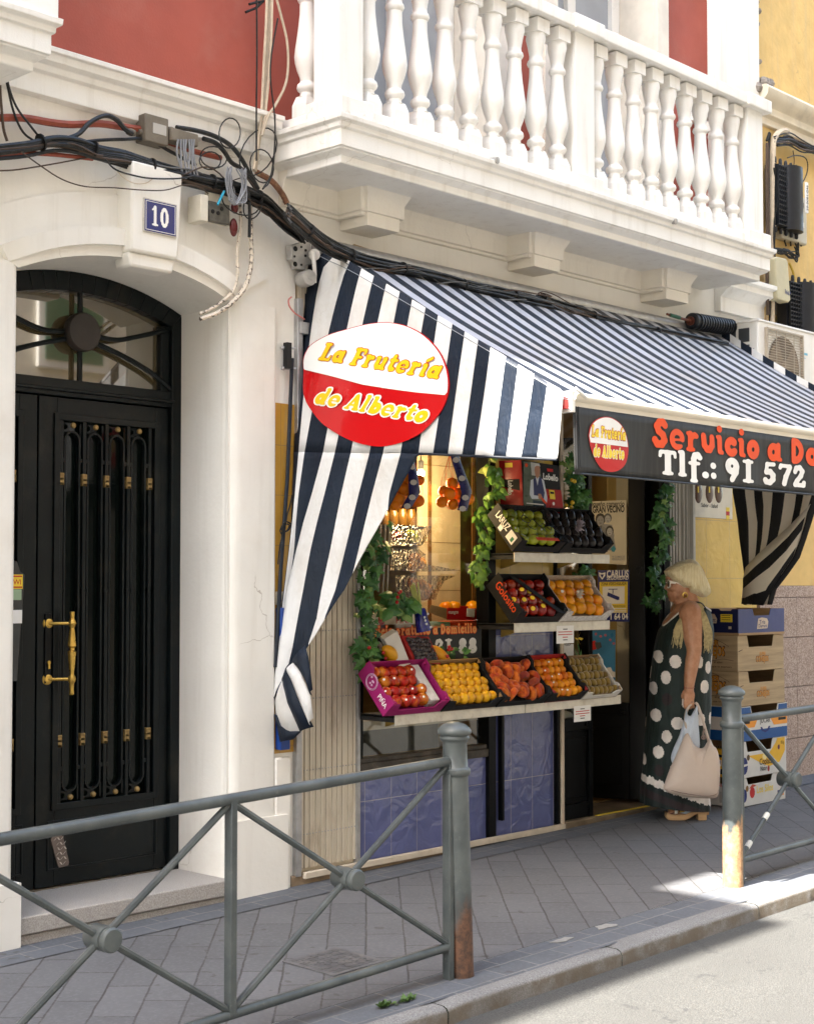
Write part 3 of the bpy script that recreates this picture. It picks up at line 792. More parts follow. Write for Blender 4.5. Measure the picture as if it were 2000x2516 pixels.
def balcony(xa, xb, yf, posts, parent, sides=(True, True), dz=0.0):
    """xa..xb outer faces of the slab cornice, posts = list of (x0, x1) shafts on the front"""
    z = lambda q: q + dz
    mb = MB()
    prof = [(-.10,z(3.585)),(-.055,z(3.585)),(-.05,z(3.59)),(-.05,z(3.625)),(-.012,z(3.645)),(-.01,z(3.652)),(0,z(3.655)),(0,z(3.735)),(.012,z(3.742)),(.014,z(3.765)),(.032,z(3.775)),(.034,z(3.80)),(-.10,z(3.805))]
    mb.sweep(prof, [(xa, 0), (xa, yf), (xb, yf), (xb, 0)], 1)
    mb.box(xa+.08, xb-.08, yf+.08, 0, z(3.586), z(3.80))
    bo = mb.build('balcony', WHITE, parent, bevel=.003)
    mb = MB()
    # low plinth under the balusters, heavier blocks under the posts
    mb.box(xa+.03, xb-.03, yf+.015, yf+.135, z(3.806), z(3.868))
    for x in ((xa+.03, xa+.15), (xb-.15, xb-.03)): mb.box(x[0], x[1], yf+.135, -.005, z(3.8065), z(3.868))
    for i, (p0, p1) in enumerate(posts):
        e = .045
        a = p0-e if p0-e > xa-.03 else xa-.012
        b_ = p1+e
        mb.box(a, b_, yf-.012, yf+.235, z(3.803), z(3.895))
    mb.build('plinth', WHITE, bo, bevel=.006)
    for (p0, p1) in posts:
        mb = MB(); mb.box(p0, p1, yf+.022, yf+.2, z(3.89), z(4.715))
        mb.box(p0-.0, p1+.0, yf+.0218, yf+.2, z(3.888), z(3.889))
        mb.build('post', WHITE, bo, bevel=.006)
        mb = MB(); mb.box(p0-.05, p1+.05, yf-.025, yf+.25, z(4.715), z(4.80)); mb.build('post_cap', WHITE, bo, bevel=.008)
    mb = MB()
    xs = [posts[0][0]-.0] + [q for p in posts for q in p] + [posts[-1][1]]
    for (a, b_) in zip(posts[:-1], posts[1:]):
        mb.box(a[1]+.05, b_[0]-.05, yf-.012, yf+.165, z(4.72), z(4.79))
    for x in ((posts[0][0], posts[0][0]+.17), (posts[-1][1]-.17, posts[-1][1])): mb.box(x[0], x[1], yf+.25, -.005, z(4.72), z(4.79))
    mb.build('handrail', WHITE, bo, bevel=.006)
    for (a, b_) in zip(posts[:-1], posts[1:]):
        n = max(1, round((b_[0]-a[1])/.182)); st = (b_[0]-a[1])/n
        for i in range(n):
            o = link('baluster', BM, bo, False)
            o.location = (a[1]+st*(i+.5)-parent.location.x+rnd(-.003,.003), yf+.085+rnd(-.003,.003), z(3.868)); o.rotation_euler = (rnd(-.006,.006), rnd(-.006,.006), random.randrange(4)*math.pi/2+rnd(-.03,.03))
    for x, on in ((posts[0][0]+.075, sides[0]), (posts[-1][1]-.085, sides[1])):
        if on:
            o = link('baluster', BM, bo, False); o.location = (x-parent.location.x, yf/2+.08, z(3.868))
    return bo
YF = -.5
P1 = [(4.945, 5.105), (6.815, 6.992), (8.69, 8.882)]
balcony(4.936, 8.93, YF, P1, wb)
P0 = [(-.9, -.73), (1.1, 1.28), (3.13, 3.31)]
balcony(-.93, 3.33, YF, P0, wb, dz=.012)
# moulding along the wall under the balcony, broken forward round each bracket
mb = MB()
MP = [(0,3.455),(.016,3.46),(.018,3.475),(.030,3.48),(.032,3.55),(.038,3.565),(.056,3.60),(.066,3.61),(.066,3.632),(.085,3.64),(.085,3.66),(0,3.668)]
BR = [(5.415, 5.653), (6.783, 7.026), (8.14, 8.398)]
xs = 5.02
path = [(4.985, 0)]
for (a, b_) in BR: path += [(a-.012, 0), (a-.012, -.165), (b_+.012, -.165), (b_+.012, 0)]
path += [(8.62, 0)]
mb.sweep([(o_, z_-.005) for o_, z_ in MP], path, 1)
mb.build('wall_moulding', CREAM, wb, bevel=.002)
for a, b_ in BR:
    mb = MB(); mb.box(a, b_, -.20, .0, 3.40, 3.60)
    mb.sweep([(-.004,3.468),(.012,3.47),(.014,3.52),(.022,3.54),(.045,3.585),(.06,3.592),(.06,3.605),(.085,3.612),(.085,3.64),(-.004,3.645)], [(a, 0), (a, -.20), (b_, -.20), (b_, 0)], 1)
    mb.build('bracket', CREAM, wb, bevel=.002)
# damp crack and drain spouts on the plinth edge
for (x, y) in ((1209, 393), (1648, 543)):
    p = WY(x, y, YF+.0)
    mb = MB(); mb.lathe([(.012,0),(.016,.0),(.018,.05),(.010,.052)], (p.x, YF+.01, p.z), (0,-1,-.15), 12); mb.build('drain_spout', METAL, wb, smooth=True)
# ================================================================= neighbours
yh = thing('ochre_house', 'ochre stuccoed neighbouring house with granite base and pale cornice', 'house', (14, 0, 0))
mb = MB(); mb.box(9.575, 60, .0, .4, 1.55, 4.95); mb.box(9.60, 60, .03, .4, 5.18, 17); mb.build('wall', YELW, yh)
mb = MB(); mb.sweep([(-.1,4.92),(.0,4.92),(.02,4.93),(.02,4.98),(.05,5.0),(.05,5.05),(.08,5.08),(.11,5.11),(.12,5.16),(.10,5.185),(-.1,5.20)], [(9.60, 0), (60, 0)], 1)
mb.build('cornice', mat('pale_cornice', (.72,.64,.5), .7, .1, 4, .3, 50, dirt=(.3,.26,.22), dscale=5, damt=.5), yh, bevel=.004)
mb = MB()
zr = [-.4, .28, .62, .98, 1.36, 1.5]
mb.box(9.58, 60, -.012, .4, 1.465, 1.548)
for i, (za, zb) in enumerate(((-.4,.42),(.425,.80),(.805,1.165),(1.17,1.46))):
    x = 9.585 - (0.0 if i % 2 else .0)
    L = .62
    x2 = 10.11
    while x < 30:
        mb.box(x, x2-.004, -.022, .3, za, zb); x = x2; x2 += .95
mb.build('granite_base', GRAN, yh, bevel=.002)
MB().box(9.575, 60, .01, .4, -.4, 1.552).build('base_core', GRAN, yh)
# rough broken plaster where the two houses meet
mb = MB(); random.seed(5)
for i in range(60):
    z = 5.2+rnd(0, 3); mb.ball((9.60+rnd(-.02,.03), -.01+rnd(-.02,.02), z), rnd(.012,.03), 6, 4)
for i in range(26):
    mb.ball((9.64+rnd(-.06,.10), -.03+rnd(-.04,.03), 5.17+rnd(-.03,.06)), rnd(.02,.045), 6, 4)
mb.build('broken_mortar', mat('raw_mortar', (.26,.23,.2), .9, .3, 20, 1, 60), yh)

oh = thing('street_house', 'plain pale house across the street with green shutters', 'house', (0, -10.5, 0))
mb = MB(); 
OY = -10.4
mb.box(-40, 60, OY-.4, OY, -.6, 18)
mb.build('wall', mat('pale_stucco', (.76,.71,.60), .8, .1, 4), oh)
SHUT = mat('green_shutter', (.03,.12,.07), .5)
for i in range(-8, 16):
    for k in range(3):
        x = i*2.6+.4; z = .9+3.5*k
        f = MB(); f.box(x, x+1.1, OY, OY+.05, z, z+2.0); wo = f.build('window', WHITE, oh)
        MB().box(x+.1, x+1.0, OY+.05, OY+.06, z+.1, z+1.9).build('shutter', SHUT if (i+k) % 2 else GLASSD, wo)

# ================================================================= shop front
def glaze(name, cell, base, base2, grout, ref=.55, bmp=.16):
    m, nt, b = newmat(name); co = objco(nt)
    br = nt.nodes.new('ShaderNodeTexBrick'); br.offset = 0
    sx = nt.nodes.new('ShaderNodeSeparateXYZ'); nt.links.new(co, sx.inputs[0])
    cx = nt.nodes.new('ShaderNodeCombineXYZ'); nt.links.new(sx.outputs[0], cx.inputs[0]); nt.links.new(sx.outputs[2], cx.inputs[1])
    nt.links.new(cx.outputs[0], br.inputs['Vector'])
    br.inputs['Scale'].default_value = 1; br.inputs['Brick Width'].default_value = cell[0]; br.inputs['Row Height'].default_value = cell[1]
    br.inputs['Mortar Size'].default_value = .0022; br.inputs['Mortar Smooth'].default_value = .2
    br.inputs['Color1'].default_value = (*base, 1); br.inputs['Color2'].default_value = (*base2, 1); br.inputs['Mortar'].default_value = (*grout, 1)
    nt.links.new(mixc(nt, math_(nt, 'MULTIPLY', ramp(nt, noise(nt, co, 7, 6, .6), .4, .7), .35), br.outputs['Color'], tuple(x*.7 for x in base)), b.inputs['Base Color'])
    b.inputs['Roughness'].default_value = .14; b.inputs['Specular IOR Level'].default_value = ref
    h = math_(nt, 'ADD', noise(nt, co, 9, 2, .4, 1.2), math_(nt, 'MULTIPLY', br.outputs['Fac'], -.6))
    bumpn(nt, b, h, bmp, .022)
    return m
BTILE = glaze('blue_tile', (.20, .42), (.10,.118,.27), (.115,.132,.30), (.34,.33,.38), .9, .38)
YTILE = glaze('yellow_tile', (.30, .40), (.68,.47,.11), (.65,.44,.10), (.40,.29,.12))
YTILE2 = glaze('ochre_edge_tile', (.30, .25), (.50,.27,.045), (.46,.25,.04), (.3,.19,.07))
sf = thing('shopfront', 'fruit shop front of black frames, blue and yellow tiles and an open door', 'shopfront', (6.8, 0, 0))
MB().box(4.962, 5.095, -.006, .001, .72, 2.46).build('edge_tile', YTILE2, sf)
mb = MB(); mb.box(4.965, 5.06, -.014, -.006, 1.455, 1.52); tl = mb.build('ceramic_tile', mat('ceramic_white', (.6,.55,.42), .3), sf)
mb = MB()
for i, x in enumerate((4.98, 5.02)): mb.box(x, x+.02, -.0155, -.014, 1.47, 1.505)
mb.build('tile_print', BINK, tl)
MB().box(4.968, 5.03, -.05, -.006, .74, 1.44).build('blue_panel', mat('blue_plastic', (.01,.045,.22), .35), sf, bevel=.004)
MB().box(4.955, 5.062, -.024, .01, -.1, .70).build('pier_foot', PIERW, wb, bevel=.01)
# ribbed beige side panel of the folded shutter
mb = MB(); x = 5.135
mb.box(5.125, 5.535, .012, .05, .11, 3.1)
i = 0
while x < 5.53:
    wv = .017 if i % 3 else .011
    mb.box(x, x+wv, -.004+.004*(i % 2), .012, .13, 3.1); x += wv+.004; i += 1
mb.build('ribbed_panel', mat('beige_ribbed_metal', (.64,.57,.45), .45, .1, 3, .1, 60, metal=.15, dirt=(.24,.17,.1), dscale=6, damt=.7, stretch=(1,1,.35)), sf, bevel=.0015)
for z in (.30, .62, .98, 1.32):
    mb = MB()
    for k in range(19): mb.ball((5.145+k*.021, -.004, z), .004, 6, 4)
    mb.build('rivet_row', METAL, sf)
MB().box(5.092, 5.128, -.03, .05, .1, 3.0).build('guide_rail', METAL, sf, bevel=.003)
MB().box(5.528, 5.55, -.02, .06, .11, 3.1).build('guide_rail', METAL, sf, bevel=.003)
# stone base course and rusty kick strip
mb = MB(); mb.box(5.07, 7.26, -.02, .3, -.05, .105); mb.build('base_course', mat('worn_base_stone', (.30,.22,.14), .8, .25, 9, .8, 50, dirt=(.12,.07,.04), dscale=5), sf, bevel=.006)
mb = MB(); mb.box(5.14, 7.5, -.045, -.021, .085, .118); mb.build('kick_strip', mat('pale_trim', (.55,.48,.38), .6, .15, 8, dirt=(.25,.15,.08), dscale=10), sf, bevel=.004)
MB().box(7.26, 8.52, -.055, .5, -.05, .128).build('threshold', mat('worn_threshold', (.16,.12,.075), .7, .3, 9, .6, 40), sf, bevel=.008)
# blue tile stall riser under the window and blue and yellow panel between the frames
MB().box(5.55, 6.575, .0, .05, .10, .575).build('blue_tile_riser', BTILE, sf)
MB().box(6.645, 7.205, .0, .05, .10, 1.30).build('blue_tile_panel', BTILE, sf)
MB().box(6.645, 7.205, .0, .05, 1.30, 3.1).build('yellow_tile_panel', YTILE, sf)
mb = MB()
mb.box(5.55, 6.575, -.022, .06, .575, .62); mb.box(5.55, 6.575, -.012, .05, .62, .645)
mb.build('window_sill', mat('dark_weathered_sill', (.05,.043,.035), .6, .4, 10, .4, 50, dirt=(.2,.17,.13), dscale=6), sf, bevel=.004)
mb = MB()
mb.box(6.575, 6.640, -.025, .07, .10, 3.1)
mb.box(6.680, 6.702, -.035, -.002, .20, 1.05)
mb.box(5.55, 5.575, -.015, .06, .645, 3.1)
mb.box(5.575, 6.575, -.012, .05, 2.60, 2.68)
mb.box(7.205, 7.232, -.03, .08, .12, 3.1)
mb.box(7.262, 7.285, -.02, .06, .128, 3.1); mb.box(7.535, 7.575, -.02, .06, .128, 3.1)
mb.box(7.285, 7.535, -.012, .05, .128, .22); mb.box(7.285, 7.535, -.012, .05, .66, .74); mb.box(7.285, 7.535, .0, .04, .22, .66)
mb.box(7.305, 7.515, -.006, .0, .26, .62)
mb.box(7.575, 8.36, -.012, .05, 2.55, 2.68)
mb.box(8.30, 8.43, -.025, .12, .128, 3.1); mb.box(8.345, 8.36, -.035, -.025, .128, 3.1)
mb.build('black_frame', BLACKP, sf, bevel=.003)
MB().box(7.234, 7.26, -.04, .02, .115, 3.1).build('pale_jamb', mat('cream_trim', (.62,.52,.4), .6), sf, bevel=.003)
mb = MB(); mb.box(7.285, 7.535, .018, .024, .74, 3.1); mb.build('sidelight_pane', GLASSM, sf)
MB().box(5.575, 6.575, .018, .024, .645, 2.6).build('window_pane', GLASSM, sf); MB().box(7.575, 8.3, .018, .024, 2.68, 3.1).build('transom_pane', GLASSM, sf)
# pale vertical shutter guide and the yellow tiles to the right of the door
mb = MB()
mb.box(8.432, 8.70, -.002, .05, .10, 3.1)
for x in (8.44, 8.475, 8.51, 8.545, 8.60, 8.64, 8.66): mb.box(x, x+.014, -.022, -.002, .10, 3.1)
mb.box(8.672, 8.70, -.05, .0, .10, 3.1)
mb.build('shutter_guide', mat('grey_shutter_guide', (.50,.48,.43), .45, .1, 5, metal=.2), sf, bevel=.002)
MB().box(8.702, 9.56, -.008, .001, .0, 3.05).build('yellow_tile_wall', YTILE, sf)
# open door leaf (hinged at the right, swung into the shop)
HA, HB = V((8.235, .04, 0)), V((8.085, .38, 0))
hd = (HB-HA).normalized(); hn_ = V((-hd.y, hd.x, 0)); hn_ = hn_ if hn_.x < 0 else -hn_
def lb(mb, s0, s1, z0, z1, n0=0.0, n1=.045):
    O = HA + hd*s0 - hn_*n1; mb.obox(O+V((0,0,z0)), hd*(s1-s0), hn_*(n1-n0), V((0,0,z1-z0)))
mb = MB()
lb(mb, 0, .11, .15, 2.54); lb(mb, .70, .80, .15, 2.54); lb(mb, .11, .70, .15, .70); lb(mb, .11, .70, 2.42, 2.54); lb(mb, .11, .70, .70, .78, -.006, .05)
lb(mb, .16, .66, .24, .62, -.006, .0)
lf = mb.build('door_leaf', BLACKP, sf, bevel=.003)
mb = MB(); lb(mb, .11, .70, .78, 2.42, .018, .024); mb.build('door_pane', GLASSM, lf)
# shop interior seen through the glass: warm walls, floor, ceiling
IW = mat('warm_interior_wall', (.55,.42,.2), .7, .1, 3)
mb = MB()
mb.box(5.1, 9.3, 4.2, 4.3, 0, 3.3); mb.box(5.0, 5.1, .42, 4.3, 0, 3.3); mb.box(9.3, 9.4, .42, 4.3, 0, 3.3); mb.box(5.0, 9.4, .42, 4.3, 3.12, 3.3)
mb.box(8.45, 9.3, .42, .5, 0, 3.3)
mb.build('interior_wall', IW, sf)
MB().box(5.1, 9.3, .3, 4.2, .0, .132).build('interior_floor', mat('mat_floor', (.36,.24,.10), .8, .3, 14, .6, 80), sf)
mb = MB(); t0 = [(7.60,-.05),(8.42,-.05)]
mb.box(7.59, 8.42, -.045, -.02, .1285, .1315); mb.build('yellow_tape', YINK, sf)
MB().box(5.55, 6.575, .06, .40, .78, .83).build('window_shelf', mat('pale_shelf', (.6,.52,.4), .5), sf)
MB().box(5.56, 6.57, .36, .40, .60, .80).build('window_lining', mat('grey_lining', (.13,.12,.095), .6, .2, 6), sf)
# display back: beige stone-look boards with brown joints
mb = MB()
xL, xR = WY(1031, 1300, .30).x, 6.70
mb.box(xL, xR, .30, .32, .83, 3.0); bd = mb.build('display_board', mat('beige_board', (.66,.55,.36), .45, .12, 3, .1, 30, stretch=(3,1,.6)), sf)
mb = MB()
for x in (1055, 1162):
    p = WY(x, 1300, .298).x; mb.box(p-.012, p+.012, .292, .30, .83, 3.0)
mb.build('brown_joint', mat('brown_strip', (.16,.08,.02), .5), bd)
mb = MB()
for z in (1.52, 1.80, 2.25): mb.box(xL, xR, .2985, .30, z, z+.004)
mb.build('board_joint', mat('thin_joint', (.3,.22,.12), .6), bd)
# inside shelves far back with goods
mb = MB()
for z in (.9, 1.3, 1.7, 2.1, 2.5): mb.box(5.2, 9.2, 3.75, 4.15, z, z+.03)
shv = mb.build('stock_shelf', mat('wood_shelf', (.33,.2,.08), .6), sf)
random.seed(11)
cols = [(.6,.1,.05),(.7,.5,.05),(.1,.25,.06),(.5,.3,.1),(.6,.6,.5),(.05,.1,.3)]
jm = [mat('stock_colour', c_, .4) for c_ in cols]
mb = MB()
for z in (.93, 1.33, 1.73, 2.13, 2.53):
    x = 5.25
    while x < 9.1:
        mb.mat(random.randrange(len(cols))); w_ = rnd(.07, .14); h_ = rnd(.14, .30)
        if rnd(0, 1) < .5: mb.lathe([(w_*.42,0),(w_*.45,.02),(w_*.45,h_*.75),(w_*.3,h_*.85),(w_*.3,h_)], (x+w_/2, 3.9, z), (0,0,1), 10)
        else: mb.box(x, x+w_*.92, 3.8, 4.0, z, z+h_)
        x += w_+.01
so_ = mb.build('stock_goods', jm, shv)
so_['kind'] = 'stuff'
# counter
MB().box(5.3, 6.9, 2.2, 2.8, .13, 1.05).build('counter', mat('wood_counter', (.3,.19,.08), .5, .2, 6), sf, bevel=.01)
# lamps that are lit in the photograph
def bulb(px, py, Y, watt, r, lab, sz):
    p = WY(px, py, Y)
    t = thing('light_bulb', lab, 'light bulb', p)
    m, nt, b = newmat('lit_bulb'); b.inputs['Emission Color'].default_value = (1,.72,.38,1); b.inputs['Emission Strength'].default_value = 6
    mb = MB(); mb.ball(p, r, 16, 12); mb.build('globe', m, t, smooth=True)
    mb = MB(); mb.lathe([(.010,0),(.016,.003),(.016,.05),(.005,.055),(.004,.06),(.004,.40)], p+V((0,0,r*.9)), (0,0,1), 12); mb.build('holder', METAL, t, smooth=True)
    L = bpy.data.lights.new('bulb_light', 'POINT'); L.energy = watt; L.color = (1,.70,.36); L.shadow_soft_size = sz
    lo = bpy.data.objects.new('bulb_light', L); COL.objects.link(lo); lo.parent = t; lo.location = (.0, -.0, -r-.06)
bulb(1034, 1163, .10, 4, .022, 'lit round bulb in the shop window beside the hanging orange net', .12)
bulb(1462, 1268, 1.6, 40, .05, 'lit golden bulb hanging deep inside the shop above the poster door', .08)
# ================================================================= the striped awning
aw = thing('awning', 'navy and white striped shop awning with red and white oval emblem and grey valance', 'awning', (7.0, -.1, 3.2))
AX0, AX1 = 5.20, 8.93                          # ends of the cloth
AYB, AZB, AYF, AZF = -.10, 3.265, -1.60, 2.385 # back (roller) and front bar
NAVY, CWH = (.0055,.0115,.024), (.74,.74,.73)
def cloth(name, by_uv=True, period=.166, sheen=.04, rough=.55, trans=.2, NAVY=NAVY, CWH=CWH):
    m, nt, b = newmat(name)
    if by_uv:
        uvn = nt.nodes.new('ShaderNodeUVMap'); sx = nt.nodes.new('ShaderNodeSeparateXYZ'); nt.links.new(uvn.outputs[0], sx.inputs[0]); u = sx.outputs[0]
        f = math_(nt, 'FRACT', math_(nt, 'MULTIPLY', u, .5))
        s_ = math_(nt, 'GREATER_THAN', f, .5)
    else:
        sx = nt.nodes.new('ShaderNodeSeparateXYZ'); nt.links.new(objco(nt), sx.inputs[0])
        f = math_(nt, 'FRACT', math_(nt, 'MULTIPLY_ADD', sx.outputs[0], 1/period, 50.0)); s_ = math_(nt, 'GREATER_THAN', f, .5)
    co = objco(nt)
    wv = noise(nt, scaled(nt, co, (1,1,1)), 600, 2, .5)
    nv = mixc(nt, ramp(nt, noise(nt, co, 5, 6, .6), .35, .75), NAVY, tuple(x*1.5 for x in NAVY))
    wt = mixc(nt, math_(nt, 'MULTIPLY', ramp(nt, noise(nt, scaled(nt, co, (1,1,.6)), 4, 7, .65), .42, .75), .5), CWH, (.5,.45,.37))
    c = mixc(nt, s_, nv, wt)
    nt.links.new(c, b.inputs['Base Color']); b.inputs['Roughness'].default_value = rough
    b.inputs['Sheen Weight'].default_value = sheen; b.inputs['Specular IOR Level'].default_value = .3
    h = math_(nt, 'ADD', math_(nt, 'ADD', noise(nt, co, 7, 3, .5, .6), math_(nt, 'MULTIPLY', noise(nt, scaled(nt, co, (3,3,1)), 9, 3, .5, 1.6), .6)), math_(nt, 'MULTIPLY', wv, .02))
    bumpn(nt, b, h, .42, .02)
    tr = nt.nodes.new('ShaderNodeBsdfTranslucent'); nt.links.new(c, tr.inputs[0])
    mx = nt.nodes.new('ShaderNodeMixShader'); mx.inputs[0].default_value = trans
    nt.links.new(b.outputs[0], mx.inputs[1]); nt.links.new(tr.outputs[0], mx.inputs[2])
    nt.links.new(mx.outputs[0], nt.nodes['Material Output'].inputs[0])
    return m
CL = cloth('striped_cloth'); CLX = cloth('shaded_canopy_cloth', CWH=(.46,.48,.54))  # canopy whites made darker and bluer, shade put into the cloth colour
DARKHEM = mat('navy_binding', (.005,.009,.017), .6, .1, 20)
# canopy, sagging a little between roller and front bar
rows, uvs = [], []
NV, NU = 22, 90
random.seed(2)
for j in range(NV+1):
    t = j/NV; r_, q_ = [], []
    for i in range(NU+1):
        s_ = i/NU; x = AX0+(AX1-AX0)*s_
        y = AYB+(AYF-AYB)*t; z = AZB+(AZF-AZB)*t
        z -= .055*math.sin(math.pi*t)**1.2*(.55+.45*math.sin(math.pi*s_)) + .006*math.sin(s_*26+t*3)*t*(1-t)*3
        if t > .965: z -= .02*(t-.965)/.035
        r_.append((x, y, z)); q_.append(((x-AX0)/.083+1.0, t))
    rows.append(r_); uvs.append(q_)
mb = MB(); mb.grid(rows, uvs)
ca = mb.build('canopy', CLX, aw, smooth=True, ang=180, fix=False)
sd = ca.modifiers.new('thick', 'SOLIDIFY'); sd.thickness = .003; sd.offset = -1
# roller, front bar, folding arms
mb = MB(); mb.tube([(AX0-.02, -.075, 3.27), (AX1+.02, -.075, 3.27)], .045, 14); mb.build('roller', METAL, aw, smooth=True)
mb = MB(); mb.box(AX0+.08, AX1-.02, AYF-.012, AYF+.05, AZF-.05, AZF+.012); mb.tube([(AX0+.08, AYF-.006, AZF-.005), (AX1-.02, AYF-.006, AZF-.005)], .022, 12)
mb.build('front_bar', mat('cream_bar', (.72,.66,.55), .5, .05, 4), aw, smooth=True)
mb = MB(); mb.box(AX0+.06, AX0+.085, AYF-.02, AYF+.06, AZF-.075, AZF+.02); mb.tube([(AX0+.07, AYF-.03, AZF+.03), (AX0+.15, AYF-.03, AZF-.005)], .008, 8)
mb.build('bar_end_cap', mat('white_plastic', (.75,.74,.7), .35), aw, bevel=.003)
MB().box(AX0+.03, AX0+.06, AYF+.0, AYF+.05, AZF-.06, AZF-.01).build('red_end', RINK, aw)
for x in (AX0+.35, AX1-.35):
    mb = MB(); mb.tube([(x, -.1, 3.12), (x+.45*(1 if x < 7 else -1), -.85, 2.72), (x, AYF+.03, AZF-.03)], .02, 8); mb.build('arm', METAL, aw, smooth=True)
# ---- left side: valance and long curtain
zb = zm(650, 600, .4376)
top_x = [340,405,480,545,615,685,760,830,905,975,1055,1125,1200,1270,1355,1425,1515,1590,1680]
bot_x = [160,196,226,325,400,485,585,670,765,860,950,1030,1105,1185,1285,1352,1445,1530,1640]
def topy(x): return 8+(x-340)*(830-8)/1340.0
PA, PB = (5.08, -.03), (5.205, -1.62)          # plan line of the side at valance height (bottom)
PT, PU = (5.20, -.10), (5.20, -1.62)           # ... and at the top edge
def side_plane(t):                             # t = 0 top, 1 valance bottom
    return ((PT[0]+(PA[0]-PT[0])*t, PT[1]+(PA[1]-PT[1])*t), (PU[0]+(PB[0]-PU[0])*t, PU[1]+(PB[1]-PU[1])*t))
def side_pt(px, py, t): a, b_ = side_plane(t); return WV(px, py, a, b_)
def boty(x): return 1176+(x-860)*.043 if x > 700 else 1176-(700-x)*.02
rows, uvs = [], []
NT = 14
for j in range(NT+1):
    t = j/NT; r_, q_ = [], []
    for k in range(18*3+1):
        u = k/3; i = min(int(u), 17); f = u-i
        xt = top_x[i]+(top_x[i+1]-top_x[i])*f; xb_ = bot_x[i]+(bot_x[i+1]-bot_x[i])*f
        te = t**(np.interp(u, [0,1,2,3,5,9], [.26,.40,.78,.88,.96,1.0]))
        x = xt+(xb_-xt)*te; y = topy(xt)+(boty(xb_)-topy(xt))*t
        p = side_pt(*zb(x, y), t)
        p = p + V((.006*math.sin(u*2.1+t*2)*t, 0, 0))
        r_.append(p); q_.append((u, t))
    rows.append(r_); uvs.append(q_)
mb = MB(); mb.grid(rows, uvs)
sv = mb.build('side_valance', CL, aw, smooth=True, ang=180, fix=False)
sd = sv.modifiers.new('thick', 'SOLIDIFY'); sd.thickness = .0025; sd.offset = 0
VROWS = rows
ze = zm(650, 1100, .35006)
# rows of the hanging curtain: list of (u, px) at one picture height, plan plane
def e2(x, y): return ze(x, y)
crow = []
def addrow(pts, plane):                        # pts: (u, pixel)
    crow.append((pts, plane))
addrow([(u, zb(bot_x[u], boty(bot_x[u]))) for u in range(0, 10)], side_plane(1))
addrow([(0, zb(150,1400)), (1, zb(178,1400)), (2, zb(190,1400)), (3, zb(262,1400)), (4, zb(345,1400)), (5, zb(430,1400)), (6, zb(525,1400)), (7, zb(612,1400)), (8, zb(700,1400)), (8.35, zb(735,1400))], ((5.055,-.035),(5.17,-.9)))
addrow([(0, zb(146,1560)), (1, zb(165,1560)), (2, zb(172,1560)), (3, zb(215,1560)), (4, zb(305,1560)), (5, zb(395,1560)), (6, zb(487,1560)), (7, zb(575,1560)), (7.6, zb(640,1560)), (7.72, zb(655,1560))], ((5.04,-.035),(5.15,-.75)))
addrow([(0, zb(140,1714)), (1, zb(150,1714)), (2, zb(158,1714)), (3, zb(178,1714)), (4, zb(270,1714)), (5, zb(362,1714)), (6, zb(452,1714)), (7, zb(540,1714)), (7.2, zb(562,1714)), (7.3, zb(572,1714))], ((5.02,-.035),(5.12,-.6)))
addrow([(0, e2(148,1000)), (1, e2(152,1000)), (2, e2(156,1000)), (3, e2(160,1000)), (4, e2(285,1000)), (5, e2(385,1000)), (6, e2(500,1000)), (6.6, e2(552,1000)), (6.7, e2(566,1000)), (6.8, e2(575,1000))], ((5.0,-.035),(5.09,-.5)))
addrow([(0, e2(122,1200)), (1, e2(126,1200)), (2, e2(130,1200)), (3, e2(134,1200)), (4, e2(245,1200)), (5, e2(348,1200)), (5.8, e2(410,1205)), (5.9, e2(418,1205)), (5.95, e2(424,1205)), (6, e2(430,1205))], ((4.985,-.035),(5.06,-.4)))
addrow([(0, e2(100,1400)), (1, e2(104,1400)), (2, e2(108,1400)), (3, e2(112,1400)), (4, e2(205,1400)), (4.9, e2(278,1385)), (4.95, e2(282,1385)), (4.97, e2(284,1386)), (4.98, e2(286,1386)), (5, e2(290,1386))], ((4.975,-.04),(5.03,-.3)))
addrow([(0, e2(82,1590)), (1, e2(86,1590)), (2, e2(90,1590)), (3, e2(94,1590)), (3.9, e2(150,1575)), (4.1, e2(175,1540)), (4.3, e2(188,1530)), (4.5, e2(196,1522)), (4.6, e2(203,1514)), (4.7, e2(212,1505))], ((4.97,-.04),(5.01,-.25)))
addrow([(0, e2(68,1800)), (1, e2(70,1800)), (2, e2(72,1800)), (2.8, e2(78,1790)), (3.1, e2(100,1730)), (3.3, e2(112,1690)), (3.5, e2(120,1660)), (3.7, e2(130,1630)), (3.8, e2(140,1605)), (3.9, e2(150,1580))], ((4.968,-.045),(4.99,-.2)))
rows, uvs = [], []
for a, b_ in zip(crow[:-1], crow[1:]):
    last = b_ is crow[-1]
    for s_ in range(7 if last else 6):
        t = s_/6; r_, q_ = [], []
        P3 = []
        for (pts, plane) in (a, b_): P3.append([(u, WV(*p, *plane)) for u, p in pts])
        for (ua, pa), (ub, pb) in zip(*P3):
            r_.append(pa+(pb-pa)*t); q_.append((ua+(ub-ua)*t, 0))
        R2, Q2 = [], []                        # resample columns, gentle folds
        for k in range(len(r_)-1):
            for m_ in range(4):
                f = m_/4; R2.append(r_[k]+(r_[k+1]-r_[k])*f); Q2.append((q_[k][0]+(q_[k+1][0]-q_[k][0])*f, 0))
        R2.append(r_[-1]); Q2.append(q_[-1])
        rows.append([p+V(((.006+.0004*len(rows))*math.sin(q[0]*2.1+2+len(rows)*.05), 0, 0)) for p, q in zip(R2, Q2)]); uvs.append(Q2)
mb = MB(); mb.grid(rows, uvs)
